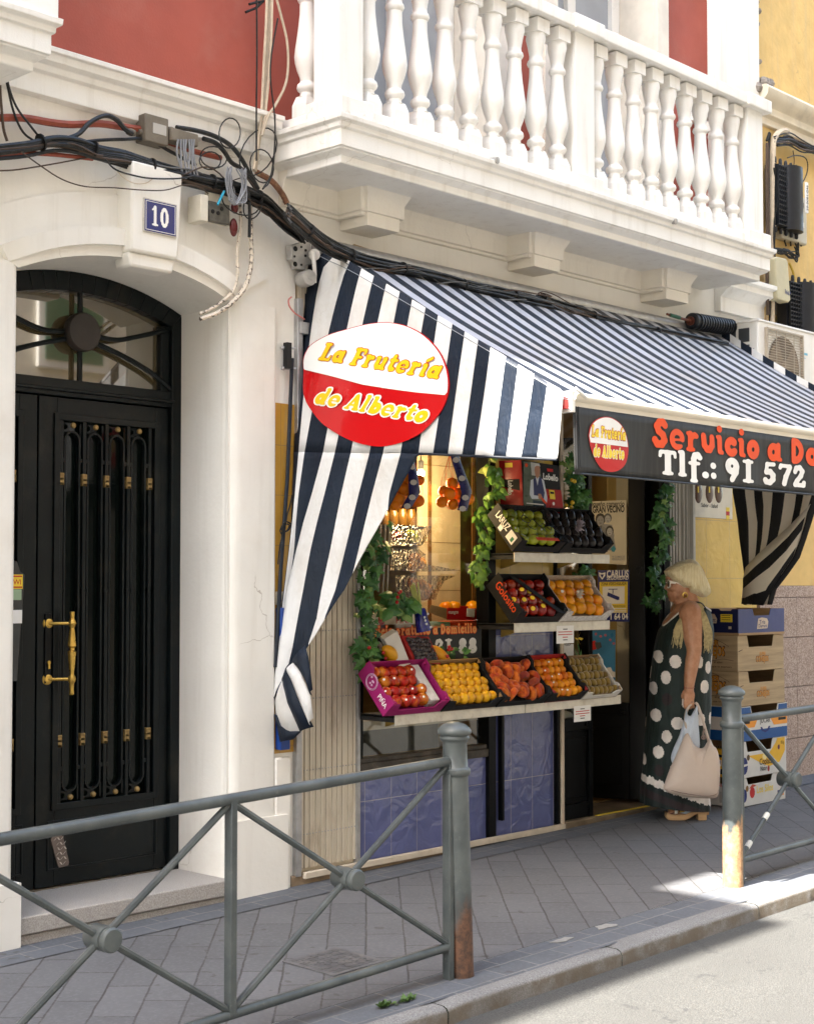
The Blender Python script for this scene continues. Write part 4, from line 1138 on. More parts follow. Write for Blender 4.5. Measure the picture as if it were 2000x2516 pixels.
# turned-over tail at the bottom
def tail(poly, u0, u1, plane, off):
    L_, R_ = poly; n = len(L_); rr, qq = [], []
    for i in range(n):
        a, b_ = WV(*L_[i], *plane), WV(*R_[i], *plane)
        rr.append([a+(b_-a)*k/8+V((-off-.018*math.sin(math.pi*k/8), 0, 0)) for k in range(9)])
        qq.append([(u0+(u1-u0)*k/8, 0) for k in range(9)])
    mb.grid(rr, qq)
pl = ((4.965,-.05),(5.0,-.3))
tail(([e2(100,1730), e2(72,1800), e2(80,1870), e2(95,1990)], [e2(160,1590), e2(155,1640), e2(175,1800), e2(260,1990)]), .98, 1.98, pl, .0)
tail(([e2(150,1590), e2(125,1640), e2(165,1790), e2(255,1995)], [e2(195,1500), e2(190,1560), e2(250,1770), e2(350,1960)]), 2.02, 2.98, pl, .004)
tail(([e2(165,1575), e2(200,1640), e2(262,1800), e2(330,1950)], [e2(210,1510), e2(265,1585), e2(330,1740), e2(352,1900)]), 1.02, 1.98, pl, .008)
tail(([e2(190,1520), e2(230,1530), e2(290,1640), e2(335,1740)], [e2(288,1388), e2(310,1470), e2(325,1560), e2(340,1700)]), 2.02, 2.98, pl, .002)
tail(([e2(80,1870), e2(88,1940), e2(95,1990), e2(110,2068)], [e2(100,1880), e2(150,1960), e2(260,1995), e2(200,2050)]), 2.02, 2.98, pl, .001)
cu = mb.build('side_curtain', CL, aw, smooth=True, ang=180, fix=False)
sd = cu.modifiers.new('thick', 'SOLIDIFY'); sd.thickness = .0025; sd.offset = 0
# navy binding along the opening and the top seam line
edge = [V(p) for p in VROWS[-1][9*3:]]
mb = MB(); mb.tube([p+V((-.003,0,0)) for p in edge], .0065, 6)
pr = [side_pt(*zb(838,1225),1), side_pt(*zb(848,1192),1), side_pt(*zb(870,1178),1)]
mb.tube(spline(pr+[edge[1]]), .0065, 6)
mb.build('binding', DARKHEM, aw, smooth=True)
mb = MB()
seam = [V(VROWS[1][k])*.55+V(VROWS[0][k])*.45+V((-.0035,0,0)) for k in range(0, 55)]
mb.tube(seam, .0018, 5); mb.build('seam', plain('grey_thread', (.25,.28,.32)), aw)
# ---- oval emblem on the side
def emb(px, py, off=0.0):                      # a point of the cloth seen at this place of the picture
    x, y = (px-650)/.4376, (py-600)/.4376
    lo, hi = 0.0, 1.0
    xs_ = x
    for _ in range(3):
        ty, by = topy(min(1680, max(340, xs_))), boty(x)
        t = min(1.0, max(0.0, (y-ty)/(by-ty))); xs_ = x + (95+(760-x)*.09)*t if x < 900 else x+90*t
    return side_pt(px, py, t)
a_, b__ = side_plane(.6)
zo = zm(740, 780, .2217)
ol = [(45,600),(40,470),(75,370),(140,290),(310,195),(520,130),(720,78),(900,55),(1050,62),(1190,95),(1350,175),(1480,290),(1580,430),(1640,600),(1655,760),(1630,900),(1560,1050),(1440,1190),(1300,1310),(1100,1395),(920,1430),(740,1415),(560,1360),(400,1280),(240,1165),(110,1000),(60,900),(42,800)]
cen = emb(*zo(840,740))
nrm = V((b__[1]-a_[1], -(b__[0]-a_[0]), 0)).normalized()
nrm = nrm if nrm.x < 0 else -nrm
opts = spline([emb(*zo(*p)) for p in ol]+[emb(*zo(*ol[0]))], 4)[:-1]
BULGE = .012
def lay(p, d):                                 # lift printed layers clear of the cloth
    p = V(p); return p + nrm*(BULGE+d)
def disc(name, pts, m, d, th=.002):
    mb = MB(); mb.face([lay(p, d) for p in pts]); return mb.build(name, m, aw, fix=False)
RED_V = mat('red_vinyl', (.46,.005,.007), .22, .04, 3, coat=.5); WHT_V = mat('white_vinyl', (.74,.76,.74), .3, .04, 4, .06, 5, coat=.3, bdist=.02)
mb = MB()
n = len(opts); base = [lay(p, -.006) for p in opts]; topl = [lay(p, 0) for p in opts]
mb.add(base+topl, [(i, (i+1) % n, (i+1) % n+n, i+n) for i in range(n)]+[tuple(range(n)), tuple(range(2*n-1, n-1, -1))])
mb.build('emblem', RED_V, aw)
ins = [cen+(p-cen)*.988 for p in opts]
# white upper half, bounded by the dividing line
div = [emb(*zo(*p)) for p in ((50,578),(350,650),(700,745),(1000,793),(1300,833),(1622,862))]
def above(p):
    for a, b_ in zip(div[:-1], div[1:]):
        if min(a.y, b_.y)-1e-4 <= p.y <= max(a.y, b_.y)+1e-4:
            f = (p.y-a.y)/(b_.y-a.y); return p.z > a.z+(b_.z-a.z)*f
    return p.z > div[0].z if p.y > div[0].y else p.z > div[-1].z
up = [p for p in ins if above(p)]
k0 = max(range(len(up)), key=lambda i: up[i].y-.2*up[i].z)
# order upper points from wall side to street side
up.sort(key=lambda p: math.atan2(p.z-cen.z+.0, -(p.y-cen.y)), reverse=True)
mb = MB(); mb.face([lay(p, .0025) for p in up+[cen+(q-cen)*.988 for q in reversed(div)]]); mb.build('emblem_white', WHT_V, aw, fix=False)
def emblem_text(s, p0, p1, hpx, grow, m, d, name):
    A, B = emb(*p0), emb(*p1)
    wd = sdf_mesh(s)[2]; U = (B-A)/wd
    em_ = hpx
    vf = sdf_mesh(s, grow, .6)
    return put2d(name, vf, A, U, V((0,0,em_)), m, aw, nrm*(BULGE+d))
YV = mat('yellow_vinyl', (.78,.50,.008), .35, .03, 5); WV_ = mat('white_letter_vinyl', (.80,.79,.74), .4, .03)
L1, L1e = zo(205,470), zo(1545,690)
L2, L2e = zo(150,950), zo(1395,1175)
emblem_text('La Frutería', L1, L1e, .128, .022, RED_V, .004, 'emblem_letter_outline')
emblem_text('La Frutería', L1, L1e, .128, .0, YV, .0055, 'emblem_letters')
emblem_text('de Alberto', L2, L2e, .118, .055, WV_, .004, 'emblem_letter_outline')
emblem_text('de Alberto', L2, L2e, .118, -.004, YV, .0055, 'emblem_letters')

# ---- front valance with the delivery service lettering
VZ0, VZ1 = 2.043, 2.338
m, nt, b = newmat('grey_banner'); co = objco(nt)
st_ = noise(nt, scaled(nt, co, (14,1,1.2)), 3, 6, .6)
c = mixc(nt, ramp(nt, st_, .35, .8), (.006,.0065,.007), (.024,.023,.021))
nt.links.new(c, b.inputs['Base Color']); b.inputs['Roughness'].default_value = .6; BANN = m
VXL = 5.275
rows = []
def bwave(x, z): return .008*math.sin(x*5.2)*(VZ1-z)/.3 + .004*math.sin(x*17)*(VZ1-z)/.3
for j in range(9):
    z = VZ1-(VZ1-VZ0)*j/8; r_ = []
    for i in range(121):
        x = VXL+(AX1-VXL)*i/120; dz = -.006*math.sin((x-VXL)*.85)*(j/8)
        r_.append((x, AYF-.012-bwave(x, z), z+dz))
    rows.append(r_)
mb = MB(); mb.grid(rows); fv = mb.build('front_valance', BANN, aw, smooth=True, ang=180, fix=False)
sd = fv.modifiers.new('thick', 'SOLIDIFY'); sd.thickness = .003; sd.offset = 0
mb = MB(); mb.tube([(VXL, AYF-.016, VZ0), (AX1, AYF-.016, VZ0)], .005, 6)
for z0 in (VXL+.012, VXL+.034): mb.tube([(z0, AYF-.018-bwave(z0, z), z) for z in (VZ1, (VZ0+VZ1)/2, VZ0+.02)], .003, 5)
mb.build('valance_hem', DGREY, aw)
fb = lambda d: (lambda p: V((p.x, AYF-.012-bwave(p.x, p.z)-.0035-d, p.z)))
def fpt(px, py): return WY(px, py, AYF-.016)
zh = zm(1300, 700, .4084); zs = zm(1580, 960, .24504)
def front_text(s, p0, p1, cap, m, scale_to=None):
    A, B = fpt(*p0), fpt(*p1)
    wd = sdf_mesh(scale_to or s)[2]; U = (B-A)/wd; pen = 0
    for w_ in s.split(' '):
        put2d('valance_word', sdf_mesh(w_), A+V((U.x*pen, 0, 0)), (U.x, 0, 0), (0, 0, cap/.72), m, aw, bend=fb(.001)); pen += sum(G[c_][0] for c_ in w_+' ')
front_text('Servicio a Domicilio', zs(85,560), zs(1760,880), .135, OINK, 'Servicio a Do')
front_text('Tlf.: 91 572 21 88', zs(150,835), zs(1640,1040), .118, WINK, 'Tlf.: 91 572')
# small oval on the valance
fo = [(355,905),(368,850),(400,812),(450,793),(500,800),(550,835),(582,890),(598,960),(598,1020),(580,1080),(540,1115),(490,1125),(440,1105),(400,1050),(372,985)]
fo = [fpt(*zh(*p)) for p in fo]; fo = spline(fo+[fo[0]], 4)[:-1]; fc = V((sum(p.x for p in fo)/len(fo), 0, sum(p.z for p in fo)/len(fo)))
mb = MB(); mb.face([fb(.001)(p) for p in fo]); mb.build('small_emblem', RINK, aw, fix=False)
zd = fpt(*zh(475,968)).z
mb = MB(); hi = [fb(.0022)(V((fc.x+(p.x-fc.x)*.96, 0, fc.z+(p.z-fc.z)*.97))) for p in fo]; hi = [p for p in hi if p.z > zd]
hi.sort(key=lambda p: math.atan2(p.z-zd+.001, p.x-fc.x)); mb.face(hi); mb.build('small_emblem_white', WINK, aw, fix=False)
for s, p0, p1 in (('La Frutería', zh(372,912), zh(580,948)), ('de Alberto', zh(385,1030), zh(572,1065))):
    A, B = fpt(*p0), fpt(*p1); U = (B-A)/sdf_mesh(s)[2]
    for g, mm, d in ((.05, RINK if s[0] == 'L' else WINK, .0032), (.01, YINK, .0042)):
        put2d('small_emblem_letters', sdf_mesh(s, g, .1, 24), A, (U.x,0,0), (0,0,.072), mm, aw, bend=fb(d))
# ---- right side: striped edging on the slope and a tied curtain near the wall
rows, uvs = [], []
for j in range(2):
    r_, q_ = [], []
    for k in range(61):
        t = k/60; y = AYB+(AYF-AYB)*t; z = AZB+(AZF-AZB)*t+.012-.05*math.sin(math.pi*t)
        r_.append((AX1+.012, y, z+.050-j*.085)); q_.append((t*18, j))
    rows.append(r_); uvs.append(q_)
mb = MB(); mb.grid(rows, uvs); e_ = mb.build('edging', CL, aw, fix=False)
e_.modifiers.new('thick', 'SOLIDIFY').thickness = .004
CL2 = cloth('backlit_curtain_cloth', trans=.05, NAVY=(.007,.007,.008), CWH=(.68,.61,.50))  # beige and black copy of the stripes, backlight put into its colours
zr = zm(1300, 700, .4084)
XR = 8.955
rws = [([1225,1235,1300,1345,1400,1475,1540,1600,1655,1714,1760],1130),([1228,1236,1300,1345,1405,1475,1540,1600,1655,1714,1750],1250),([1240,1250,1310,1352,1412,1470,1530,1590,1640,1690,1730],1330),([1258,1266,1320,1365,1410,1460,1515,1570,1620,1670,1700],1430),([1268,1276,1322,1362,1402,1446,1492,1545,1590,1640,1668],1530),([1285,1292,1322,1352,1385,1422,1462,1508,1552,1598,1630],1640),([1300,1304,1322,1340,1362,1388,1418,1452,1490,1530,1560],1740),([1305,1308,1318,1330,1345,1362,1382,1406,1432,1462,1490],1830),([1296,1300,1308,1320,1334,1350,1370,1392,1416,1442,1462],1925)]
rows, uvs = [], []
def rp(px, py, f): return WV(*zr(px, py), (XR, -.12), (8.93, -1.5))
for xs_, y in rws:
    rows.append([rp(x, y, 0)+V((-.02*math.sin(i*1.57), 0, 0)) for i, x in enumerate(xs_)]); uvs.append([(i+.999, 0) for i in range(11)])
R2, Q2 = [], []
for i in range(len(rows)-1):
    for k in range(4):
        R2.append([rows[i][j]+(rows[i+1][j]-rows[i][j])*k/4 for j in range(11)]); Q2.append(uvs[i])
R2.append(rows[-1]); Q2.append(uvs[-1])
mb = MB(); mb.grid(R2, Q2)
# folded back flap crossing diagonally
A = [(1325,1700),(1400,1620),(1500,1530),(1600,1440),(1714,1320)]; B = [(1318,1830),(1400,1760),(1480,1700),(1580,1600),(1670,1480)]; D = [(1300,1920),(1370,1920),(1430,1930),(1500,1800),(1610,1640)]
rr, qq = [], []
for a, b_, d in zip(A, B, D):
    rr.append([rp(*a, 0)+V((-.05,0,0)), rp((a[0]+b_[0])/2, (a[1]+b_[1])/2, 0)+V((-.075,0,0)), rp(*b_, 0)+V((-.07,0,0)), rp((b_[0]+d[0])/2, (b_[1]+d[1])/2, 0)+V((-.06,0,0)), rp(*d, 0)+V((-.05,0,0))])
    qq.append([(1.1,0),(2.0,0),(3.0,0),(3.9,0),(4.4,0)])
mb.grid(rr, qq)
rc = mb.build('side_curtain', CL2, aw, smooth=True, ang=180, fix=False)
rc.modifiers.new('thick', 'SOLIDIFY').thickness = .003
# ---- wall bracket and crank at the left end
zg = zm(650, 560, .1577)
def gp(x, y, Y=-.03): return WY(*zg(x, y), Y)
PLATE = mat('cast_aluminium', (.46,.45,.43), .4, .15, 18, .2, 60, metal=.5)
mb = MB()
ou = [(420,260),(560,215),(720,205),(740,560),(640,580),(640,660),(500,625),(480,520),(420,480)]
mb.prism([gp(*p, -.05) for p in ou], (0,.04,0))
pb = mb.build('wall_bracket', PLATE, aw, bevel=.004)
mb = MB()
for x, y, r_ in ((480,320,.013),(572,292,.006),(465,440,.006),(635,430,.007),(572,570,.006),(475,560,.013),(640,345,.007)):
    p = gp(x, y, -.052); mb.lathe([(.0005,0),(r_,0),(r_,.003),(.0005,.003)], p, (0,-1,0), 14)
mb.build('bracket_hole', INK, pb)
mb = MB(); p = gp(580, 810, -.03); mb.lathe([(.0,0),(.040,0),(.042,.01),(.042,.075),(.038,.085),(.012,.088),(.010,.092),(.0,.092)], p+V((0,0,0)), (-.25,-1,0), 24); mb.build('gearbox', PLATE, aw, smooth=True)
mb = MB()
p = gp(760, 420, -.07); mb.lathe([(.0,0),(.028,0),(.03,.01),(.028,.022),(0,.024)], p, (-.3,-1,0), 18)
mb.tube([gp(755,360,-.10), gp(770,520,-.10), gp(785,720,-.09), gp(775,850,-.08)], [.016,.011,.010,.012], 10)
mb.build('crank_eye', mat('white_enamel', (.78,.75,.70), .3), aw, smooth=True)
MB().box(5.10, 5.17, -.045, -.003, 2.82, 2.88).build('rail_cap', METAL, aw, bevel=.003)
# guide pole, hinges and cord beside the curtain
mb = MB(); q0 = WY(712,900,-.03); q1 = WY(688,1560,-.03)
mb.tube([WY(718,880,-.035), WY(706,1180,-.03), WY(690,1400,-.03), WY(677,1640,-.03)], .010, 8); mb.build('curtain_pole', DARKHEM, aw, smooth=True)
for (x, y) in ((695,855),(695,905)):
    mb = MB(); a = WY(x, y, -.012); mb.tube([a, a+V((.06,-.03,.002))], .006, 6); mb.ball(a+V((-.004,-.006,0)), .011, 8, 6); mb.build('wall_hook', METAL, aw, smooth=True)
mb = MB()
mb.obox(WY(706,840,-.05), (.03,0,0), (0,.03,0), (0,0,-.13))
mb.build('hinge', INK, aw, smooth=True)
mb = MB()
pts = [WY(*ze(x, y), -.05) for x, y in ((195,330),(180,400),(160,470),(150,530),(130,560),(150,590),(175,545),(140,540),(110,580),(125,620),(110,680),(100,760),(95,820))]
mb.tube(spline(pts, 5), .0035, 6)
pts = [WY(*ze(x, y), -.055) for x, y in ((130,600),(120,560),(150,520),(185,540),(165,580),(130,590))]
mb.tube(spline(pts, 5), .004, 6); mb.build('cord', INK, aw, smooth=True)
mb = MB(); pts = [WY(*zg(x, y), -.04) for x, y in ((420,1070),(375,1120),(390,1220),(470,1320),(560,1380),(625,1420))]; mb.tube(spline(pts, 5), .004, 6); mb.build('pink_wire', plain('pink_wire', (.55,.18,.16)), aw, smooth=True)
# ================================================================= kerb railings with iron posts
def railpaint(name, rust0, rust1, ra=(.05,.028,.018), rb=(.13,.06,.032)):
    m, nt, b = newmat(name); co = objco(nt)
    sx = nt.nodes.new('ShaderNodeSeparateXYZ'); nt.links.new(co, sx.inputs[0])
    n1 = noise(nt, scaled(nt, co, (1,1,.35)), 16, 6, .6); n2 = noise(nt, co, 5, 5, .6)
    base = mixc(nt, ramp(nt, n2, .3, .7), (.040,.050,.053), (.085,.097,.095))
    base = mixc(nt, math_(nt, 'MULTIPLY', ramp(nt, noise(nt, co, 40, 4, .7), .60, .72), .4), base, (.13,.142,.13))
    rust = mixc(nt, ramp(nt, noise(nt, co, 30, 5, .7), .35, .65), ra, rb)
    h = math_(nt, 'ADD', sx.outputs[2], math_(nt, 'MULTIPLY_ADD', n1, .5, -.25))
    f = math_(nt, 'SUBTRACT', 1.0, ramp(nt, h, rust0, rust1))
    nt.links.new(mixc(nt, f, base, rust), b.inputs['Base Color'])
    nt.links.new(math_(nt, 'MULTIPLY_ADD', f, .35, .42), b.inputs['Roughness'])
    bumpn(nt, b, noise(nt, co, 45, 4, .6), .18, .004)
    return m
RP1 = railpaint('grey_green_rail_paint', .16, .34); RP2 = railpaint('peeling_rail_paint', .28, .35, (.24,.125,.06), (.40,.25,.13)); RPR = railpaint('rail_paint', -2.2, -2.0)
POST = [(.052,-.02),(.052,.0),(.0505,.02),(.050,.70),(.049,.785),(.056,.79),(.060,.80),(.060,.812),(.053,.818),(.049,.822),(.0485,.915),(.052,.925),(.058,.930),(.060,.938),(.055,.945),(.066,.952),(.068,.962),(.064,.972),(.045,.988),(.02,.997),(.0005,.999)]
def railing(label, post_at, lean, xs, zt, zbm, mt, group, h=1.0):
    """xs = plan X of the flat uprights; zt, zbm = functions giving rail heights"""
    px, py = post_at
    t = thing('railing', label, 'railing', (px, py, gz(px, py)), 0, group)
    mb = MB(); mb.lathe([(r_, z*h) for r_, z in POST], (px, py, gz(px, py)), (lean, 0, 1), 24)
    mb.build('post', mt, t, smooth=True, ang=50)
    yr = py - .0
    x0, x1 = min(xs), max(xs)
    mb = MB(); mb.tube([(x0, yr, zt(x0)), (x1, yr, zt(x1))], .0205, 12); mb.build('top_rail', RPR, t, smooth=True)
    mb = MB(); mb.tube([(x0, yr, zbm(x0)), (x1, yr, zbm(x1))], .018, 12); mb.build('bottom_rail', RPR, t, smooth=True)
    for x in xs:
        zlo = gz(x, yr) - .02 if x in (xs[0],) else zbm(x)
        MB().box(x-.013, x+.013, yr-.02, yr+.02, zlo, zt(x)).build('upright', RPR, t, bevel=.003)
    ss = sorted(xs)
    for a, b_ in zip(ss[:-1], ss[1:]):
        c_ = (a+b_)/2; zc = (zt(c_)+zbm(c_))/2
        for (x, z) in ((a, zt(a)-.01), (b_, zt(b_)-.01), (a, zbm(a)+.01), (b_, zbm(b_)+.01)):
            mb = MB(); mb.tube([(c_, yr, zc), (x, yr, z)], .0125, 8); mb.build('brace', RPR, t, smooth=True)
        mb = MB(); mb.lathe([(.0,-.055),(.036,-.055),(.040,-.05),(.040,.03),(.034,.032),(.034,.036),(.0395,.038),(.0395,.052),(.034,.058),(.0,.0585)], (c_, yr, zc), (0,-1,0), 24)
        mb.build('hub', RPR, t, smooth=True, ang=40)
    return t
# left one: its post stands at the open end
p1 = WG(1133, 2397)
railing('near grey green kerb railing ending in a rusty footed post beside the fruit display', (p1.x, p1.y), -.04,
        [p1.x-.075, 3.315, 2.275, 1.2], lambda x: .857+.031*(x-4.334), lambda x: .136+.033*(x-4.33), RP1, 'kerb railings')
p2 = WG(1801, 2177)
railing('far kerb railing whose post is stained orange with rust in the patch of sun', (p2.x, p2.y), 0.0,
        [p2.x+.07, 7.68, 8.74, 9.8], lambda x: .876+.012*(x-6.62), lambda x: .166+.012*(x-6.6), RP2, 'kerb railings', 1.0)
rr_ = bpy.data.objects['railing.001']
TAPE = plain('white_tape', (.6,.6,.56), .5)
xa_, xb_ = p2.x+.07, (p2.x+.07+7.68)/2
A_, B_ = V((xb_, p2.y, (.876+.012*(xb_-6.62)+.166+.012*(xb_-6.6))/2)), V((xa_, p2.y, .166+.012*(xa_-6.6)+.01))
for f_ in (.45, .80):
    mb = MB(); mb.tube([A_+(B_-A_)*f_, A_+(B_-A_)*(f_+.07)], .0145, 8); mb.build('tape', TAPE, rr_)
for (x, y, s_) in ((1488,2278,.05),(1380,2312,.045)):
    p = WG(x, y); random.seed(int(x)); mb = MB(); pts = []
    for k in range(16): a = k*.3927; r_ = s_*rnd(.5,1.1); pts.append((p.x+r_*1.6*math.cos(a), p.y+r_*.7*math.sin(a)))
    mb.prism([(x_, y_, gz(x_, y_)+.0005) for x_, y_ in pts], (0,0,.002))
    tag(mb.build('plaster_splash', mat('dry_plaster', (.26,.255,.24), .8, .15, 30)), 'pale dried plaster splash on the sett border, the %s of two' % ('farther' if x > 1400 else 'nearer'), 'plaster splash', 'plaster splashes on the sett border')
# manhole cover
mc = WG(822, 2365)
mh = thing('manhole_cover', 'small square iron manhole cover set in the pavement behind the near railing', 'manhole cover', mc, R(0))
mb = MB()
def gp4(x0, x1, y0, y1, dz): return [(x, y, gz(x, y)+dz) for x, y in ((x0,y0),(x1,y0),(x1,y1),(x0,y1))]
X, Y = mc.x, mc.y; h = .15
mb.prism(gp4(X-h, X+h, Y-h, Y+h, .001), (0,0,.004)); mb.build('cover_frame', mat('iron_frame', (.10,.10,.105), .6, .2, 20, dirt=(.2,.18,.15), dscale=12), mh, bevel=.001)
mb = MB(); h = .125; mb.prism(gp4(X-h, X+h, Y-h, Y+h, .004), (0,0,.003))
for i in range(6):
    for j in range(6):
        x, y = X-.1+.04*i, Y-.1+.04*j; mb.prism(gp4(x-.012, x+.012, y-.012, y+.012, .006), (0,0,.003))
mb.build('cover_lid', mat('worn_iron', (.085,.085,.09), .55, .3, 20, dirt=(.2,.18,.15), dscale=10), mh, bevel=.001)
# weeds in the kerb joint
random.seed(21)
def weed(px, py, n, lab):
    p = WG(px, py); t = MB()
    for i in range(n):
        a, e = rnd(0, 6.28), rnd(.2, 1.1); L = rnd(.012, .032); b_ = p+V((rnd(-.035,.035), rnd(-.012,.012), .001))
        d = V((math.cos(a)*math.cos(e), math.sin(a)*math.cos(e), math.sin(e))); s_ = d.cross(V((0,0,1))).normalized()*L*.28
        t.face([b_, b_+d*L*.5+s_, b_+d*L, b_+d*L*.5-s_])
    o = t.build('weed', mat('weed_green', (.07,.13,.03), .6, .3, 60)); tag(o, lab, 'weed', 'weeds in the kerb joint')
weed(948, 2474, 60, 'small green weed growing in the kerb joint, the left one of two')
weed(1000, 2461, 60, 'small green weed growing in the kerb joint, the right one of two')
# ================================================================= cables, boxes and air conditioner on the walls
Z1 = zm(0, 0, .4376); Z2 = zm(650, 0, .4376); Z3 = zm(1300, 0, .41744); Z4 = zm(0, 180, .2042); Z5 = zm(600, 150, .26255); Z6 = zm(1650, 200, .30147)
def wp(pts, z, Y=-.05): return [WY(*z(x, y), Y) for x, y in pts]
def cable(label, pts, r, m, group=None, n=6, name='cable', sub=5):
    mb = MB(); mb.tube(spline(pts, sub), r, n)
    o = mb.build(name, m, smooth=True); return tag(o, label, 'cable', group)
random.seed(31)
main = wp([(-60,835),(150,812),(300,785),(430,800),(560,850),(700,880),(850,930),(1000,972),(1150,1010),(1300,1045),(1400,1085),(1500,1135),(1600,1235),(1714,1315)], Z1, -.09) \
     + wp([(130,1185),(250,1295),(350,1372),(460,1425),(560,1458),(700,1492),(850,1525),(1000,1562),(1150,1612),(1300,1642),(1400,1664),(1600,1702)], Z2, -.27) \
     + wp([(60,1755),(180,1800),(300,1835),(450,1890),(600,1925),(800,1965),(1000,2005),(1160,2035)], Z3, -.26)
cb = thing('cable_bundle', 'thick sagging bundle of black cables strung from the arch along the awning top', 'cables', main[8])
P0_ = spline(main, 4); K = len(P0_)
for c_ in range(22):
    a0 = rnd(0, 6.28); w1, w2 = rnd(.05, .16), rnd(.2, .5); ph, ph2 = rnd(0, 6.28), rnd(0, 6.28); rad = rnd(.004, .034)
    pts = []
    for i, p in enumerate(P0_):
        a = a0+.9*math.sin(i*w1+ph)
        s_ = 1.0+.35*math.sin(i*w2*.3+ph2)
        pts.append(p+V((0, math.cos(a)*rad*.8, math.sin(a)*rad*s_*1.1)))
    mb = MB(); mb.tube(pts, rnd(.0055, .0115), 6)
    mb.build('strand', CABLE if c_ % 5 else CABLEB, cb, smooth=True)
for c_ in range(26):                             # thin loose wires that stray from the bundle
    i0 = random.randrange(4, K-14); i1 = min(K-1, i0+random.randrange(8, 22)); ph = rnd(0, 6.28); a0 = rnd(.02, .075); dn = rnd(-.07, .05)
    pts = [P0_[i]+V((0, -.012-.02*math.sin(ph+i*.4), dn*math.sin(math.pi*(i-i0)/(i1-i0))+a0*.35*math.sin(ph+i*.55))) for i in range(i0, i1+1)]
    mb = MB(); mb.tube(pts, rnd(.0022, .0045), 5); mb.build('strand', (CABLE, CABLEB, bpy.data.materials['grey_cable'] if 'grey_cable' in bpy.data.materials else mat('grey_cable', (.12,.12,.115), .5))[c_ % 3], cb, smooth=True)
for i in range(6, K-4, 9):
    t = (P0_[i+1]-P0_[i-1]).normalized(); mb = MB(); mb.lathe([(.034,-.004),(.037,-.004),(.037,.004),(.034,.004)], P0_[i], t, 14); mb.build('cable_tie', INK, cb, smooth=True)
# second tangle near the corner of the balcony
for j, (lab, pts, z, r, m, Y) in enumerate([
    ('thick black cable arching over the red conduit left of the junction box', [(360,780),(440,750),(500,690),(560,655),(610,648),(660,675),(700,720),(745,750)], Z1, .011, CABLE, -.08),
    ('black cable running level behind the junction box', [(430,800),(560,785),(700,780),(830,782),(960,850),(1100,925)], Z1, .008, CABLE, -.055),
    ('thick black cable leaving the junction box to the right', [(990,712),(1100,730),(1200,760),(1290,810),(1350,880),(1395,960),(1450,1060)], Z1, .011, CABLE, -.08),
    ('second black cable sloping from the grey connector', [(1140,775),(1210,800),(1260,850),(1300,910),(1360,950),(1420,1030),(1460,1090)], Z1, .011, CABLE, -.075),
    ('thin brown wire drooping in a long curve past the number plate', [(120,850),(230,930),(350,1005),(480,1045),(640,1052),(800,1065),(930,1065),(1040,1035),(1120,1050),(1170,1085)], Z1, .003, CABLEB, -.135),
    ('thin brown wire from the left edge up into the bundle', [(-20,957),(100,950),(300,918),(450,890),(540,875)], Z1, .0035, CABLEB, -.06),
    ('thin wire loop hanging above the keystone', [(590,890),(650,950),(760,985),(860,1000),(1000,1000),(1090,985)], Z1, .004, CABLE, -.13),
    ('fine pale wire hanging before the keystone', [(660,960),(700,1000),(760,1028),(820,1025),(860,1000)], Z1, .002, BEIGEC, -.125),
    ('brown cable dropping into the bundle at the left edge', [(5,370),(0,480),(8,600),(20,720),(40,790)], Z1, .006, CABLEB, -.06),
    ('grey cable curving down at the left edge', [(15,370),(40,470),(75,620),(130,740),(210,800)], Z1, .005, CABLE, -.06),
    ('thin black cable slanting down at the left edge', [(25,380),(60,520),(100,610),(160,690),(215,760)], Z1, .005, CABLE, -.07)]):
    cable(lab, wp(pts, z, Y), r, m)
# coils of loose black wire
for i, (cx, cy, rx, ry, rot) in enumerate([(1290,745,60,85,.1),(1450,850,90,145,.5),(1470,930,65,95,-.2),(1420,1150,50,80,.3),(1200,880,75,60,.2),(1180,900,60,50,0),(1350,1130,110,70,.4)]):
    pts = []
    for k in range(19):
        a = 2*math.pi*k/18; x, y = rx*math.cos(a), ry*math.sin(a)
        pts.append(WY(*Z1(cx+x*math.cos(rot)-y*math.sin(rot), cy+x*math.sin(rot)+y*math.cos(rot)), -.10-.02*math.sin(a+i)))
    mb = MB(); mb.tube(pts[:-1], .0035, 5, closed=True); o = mb.build('wire_loop', CABLE, smooth=True)
    tag(o, 'loose loop of thin black wire in the tangle beside the balcony corner', 'wire', 'loose wire loops')
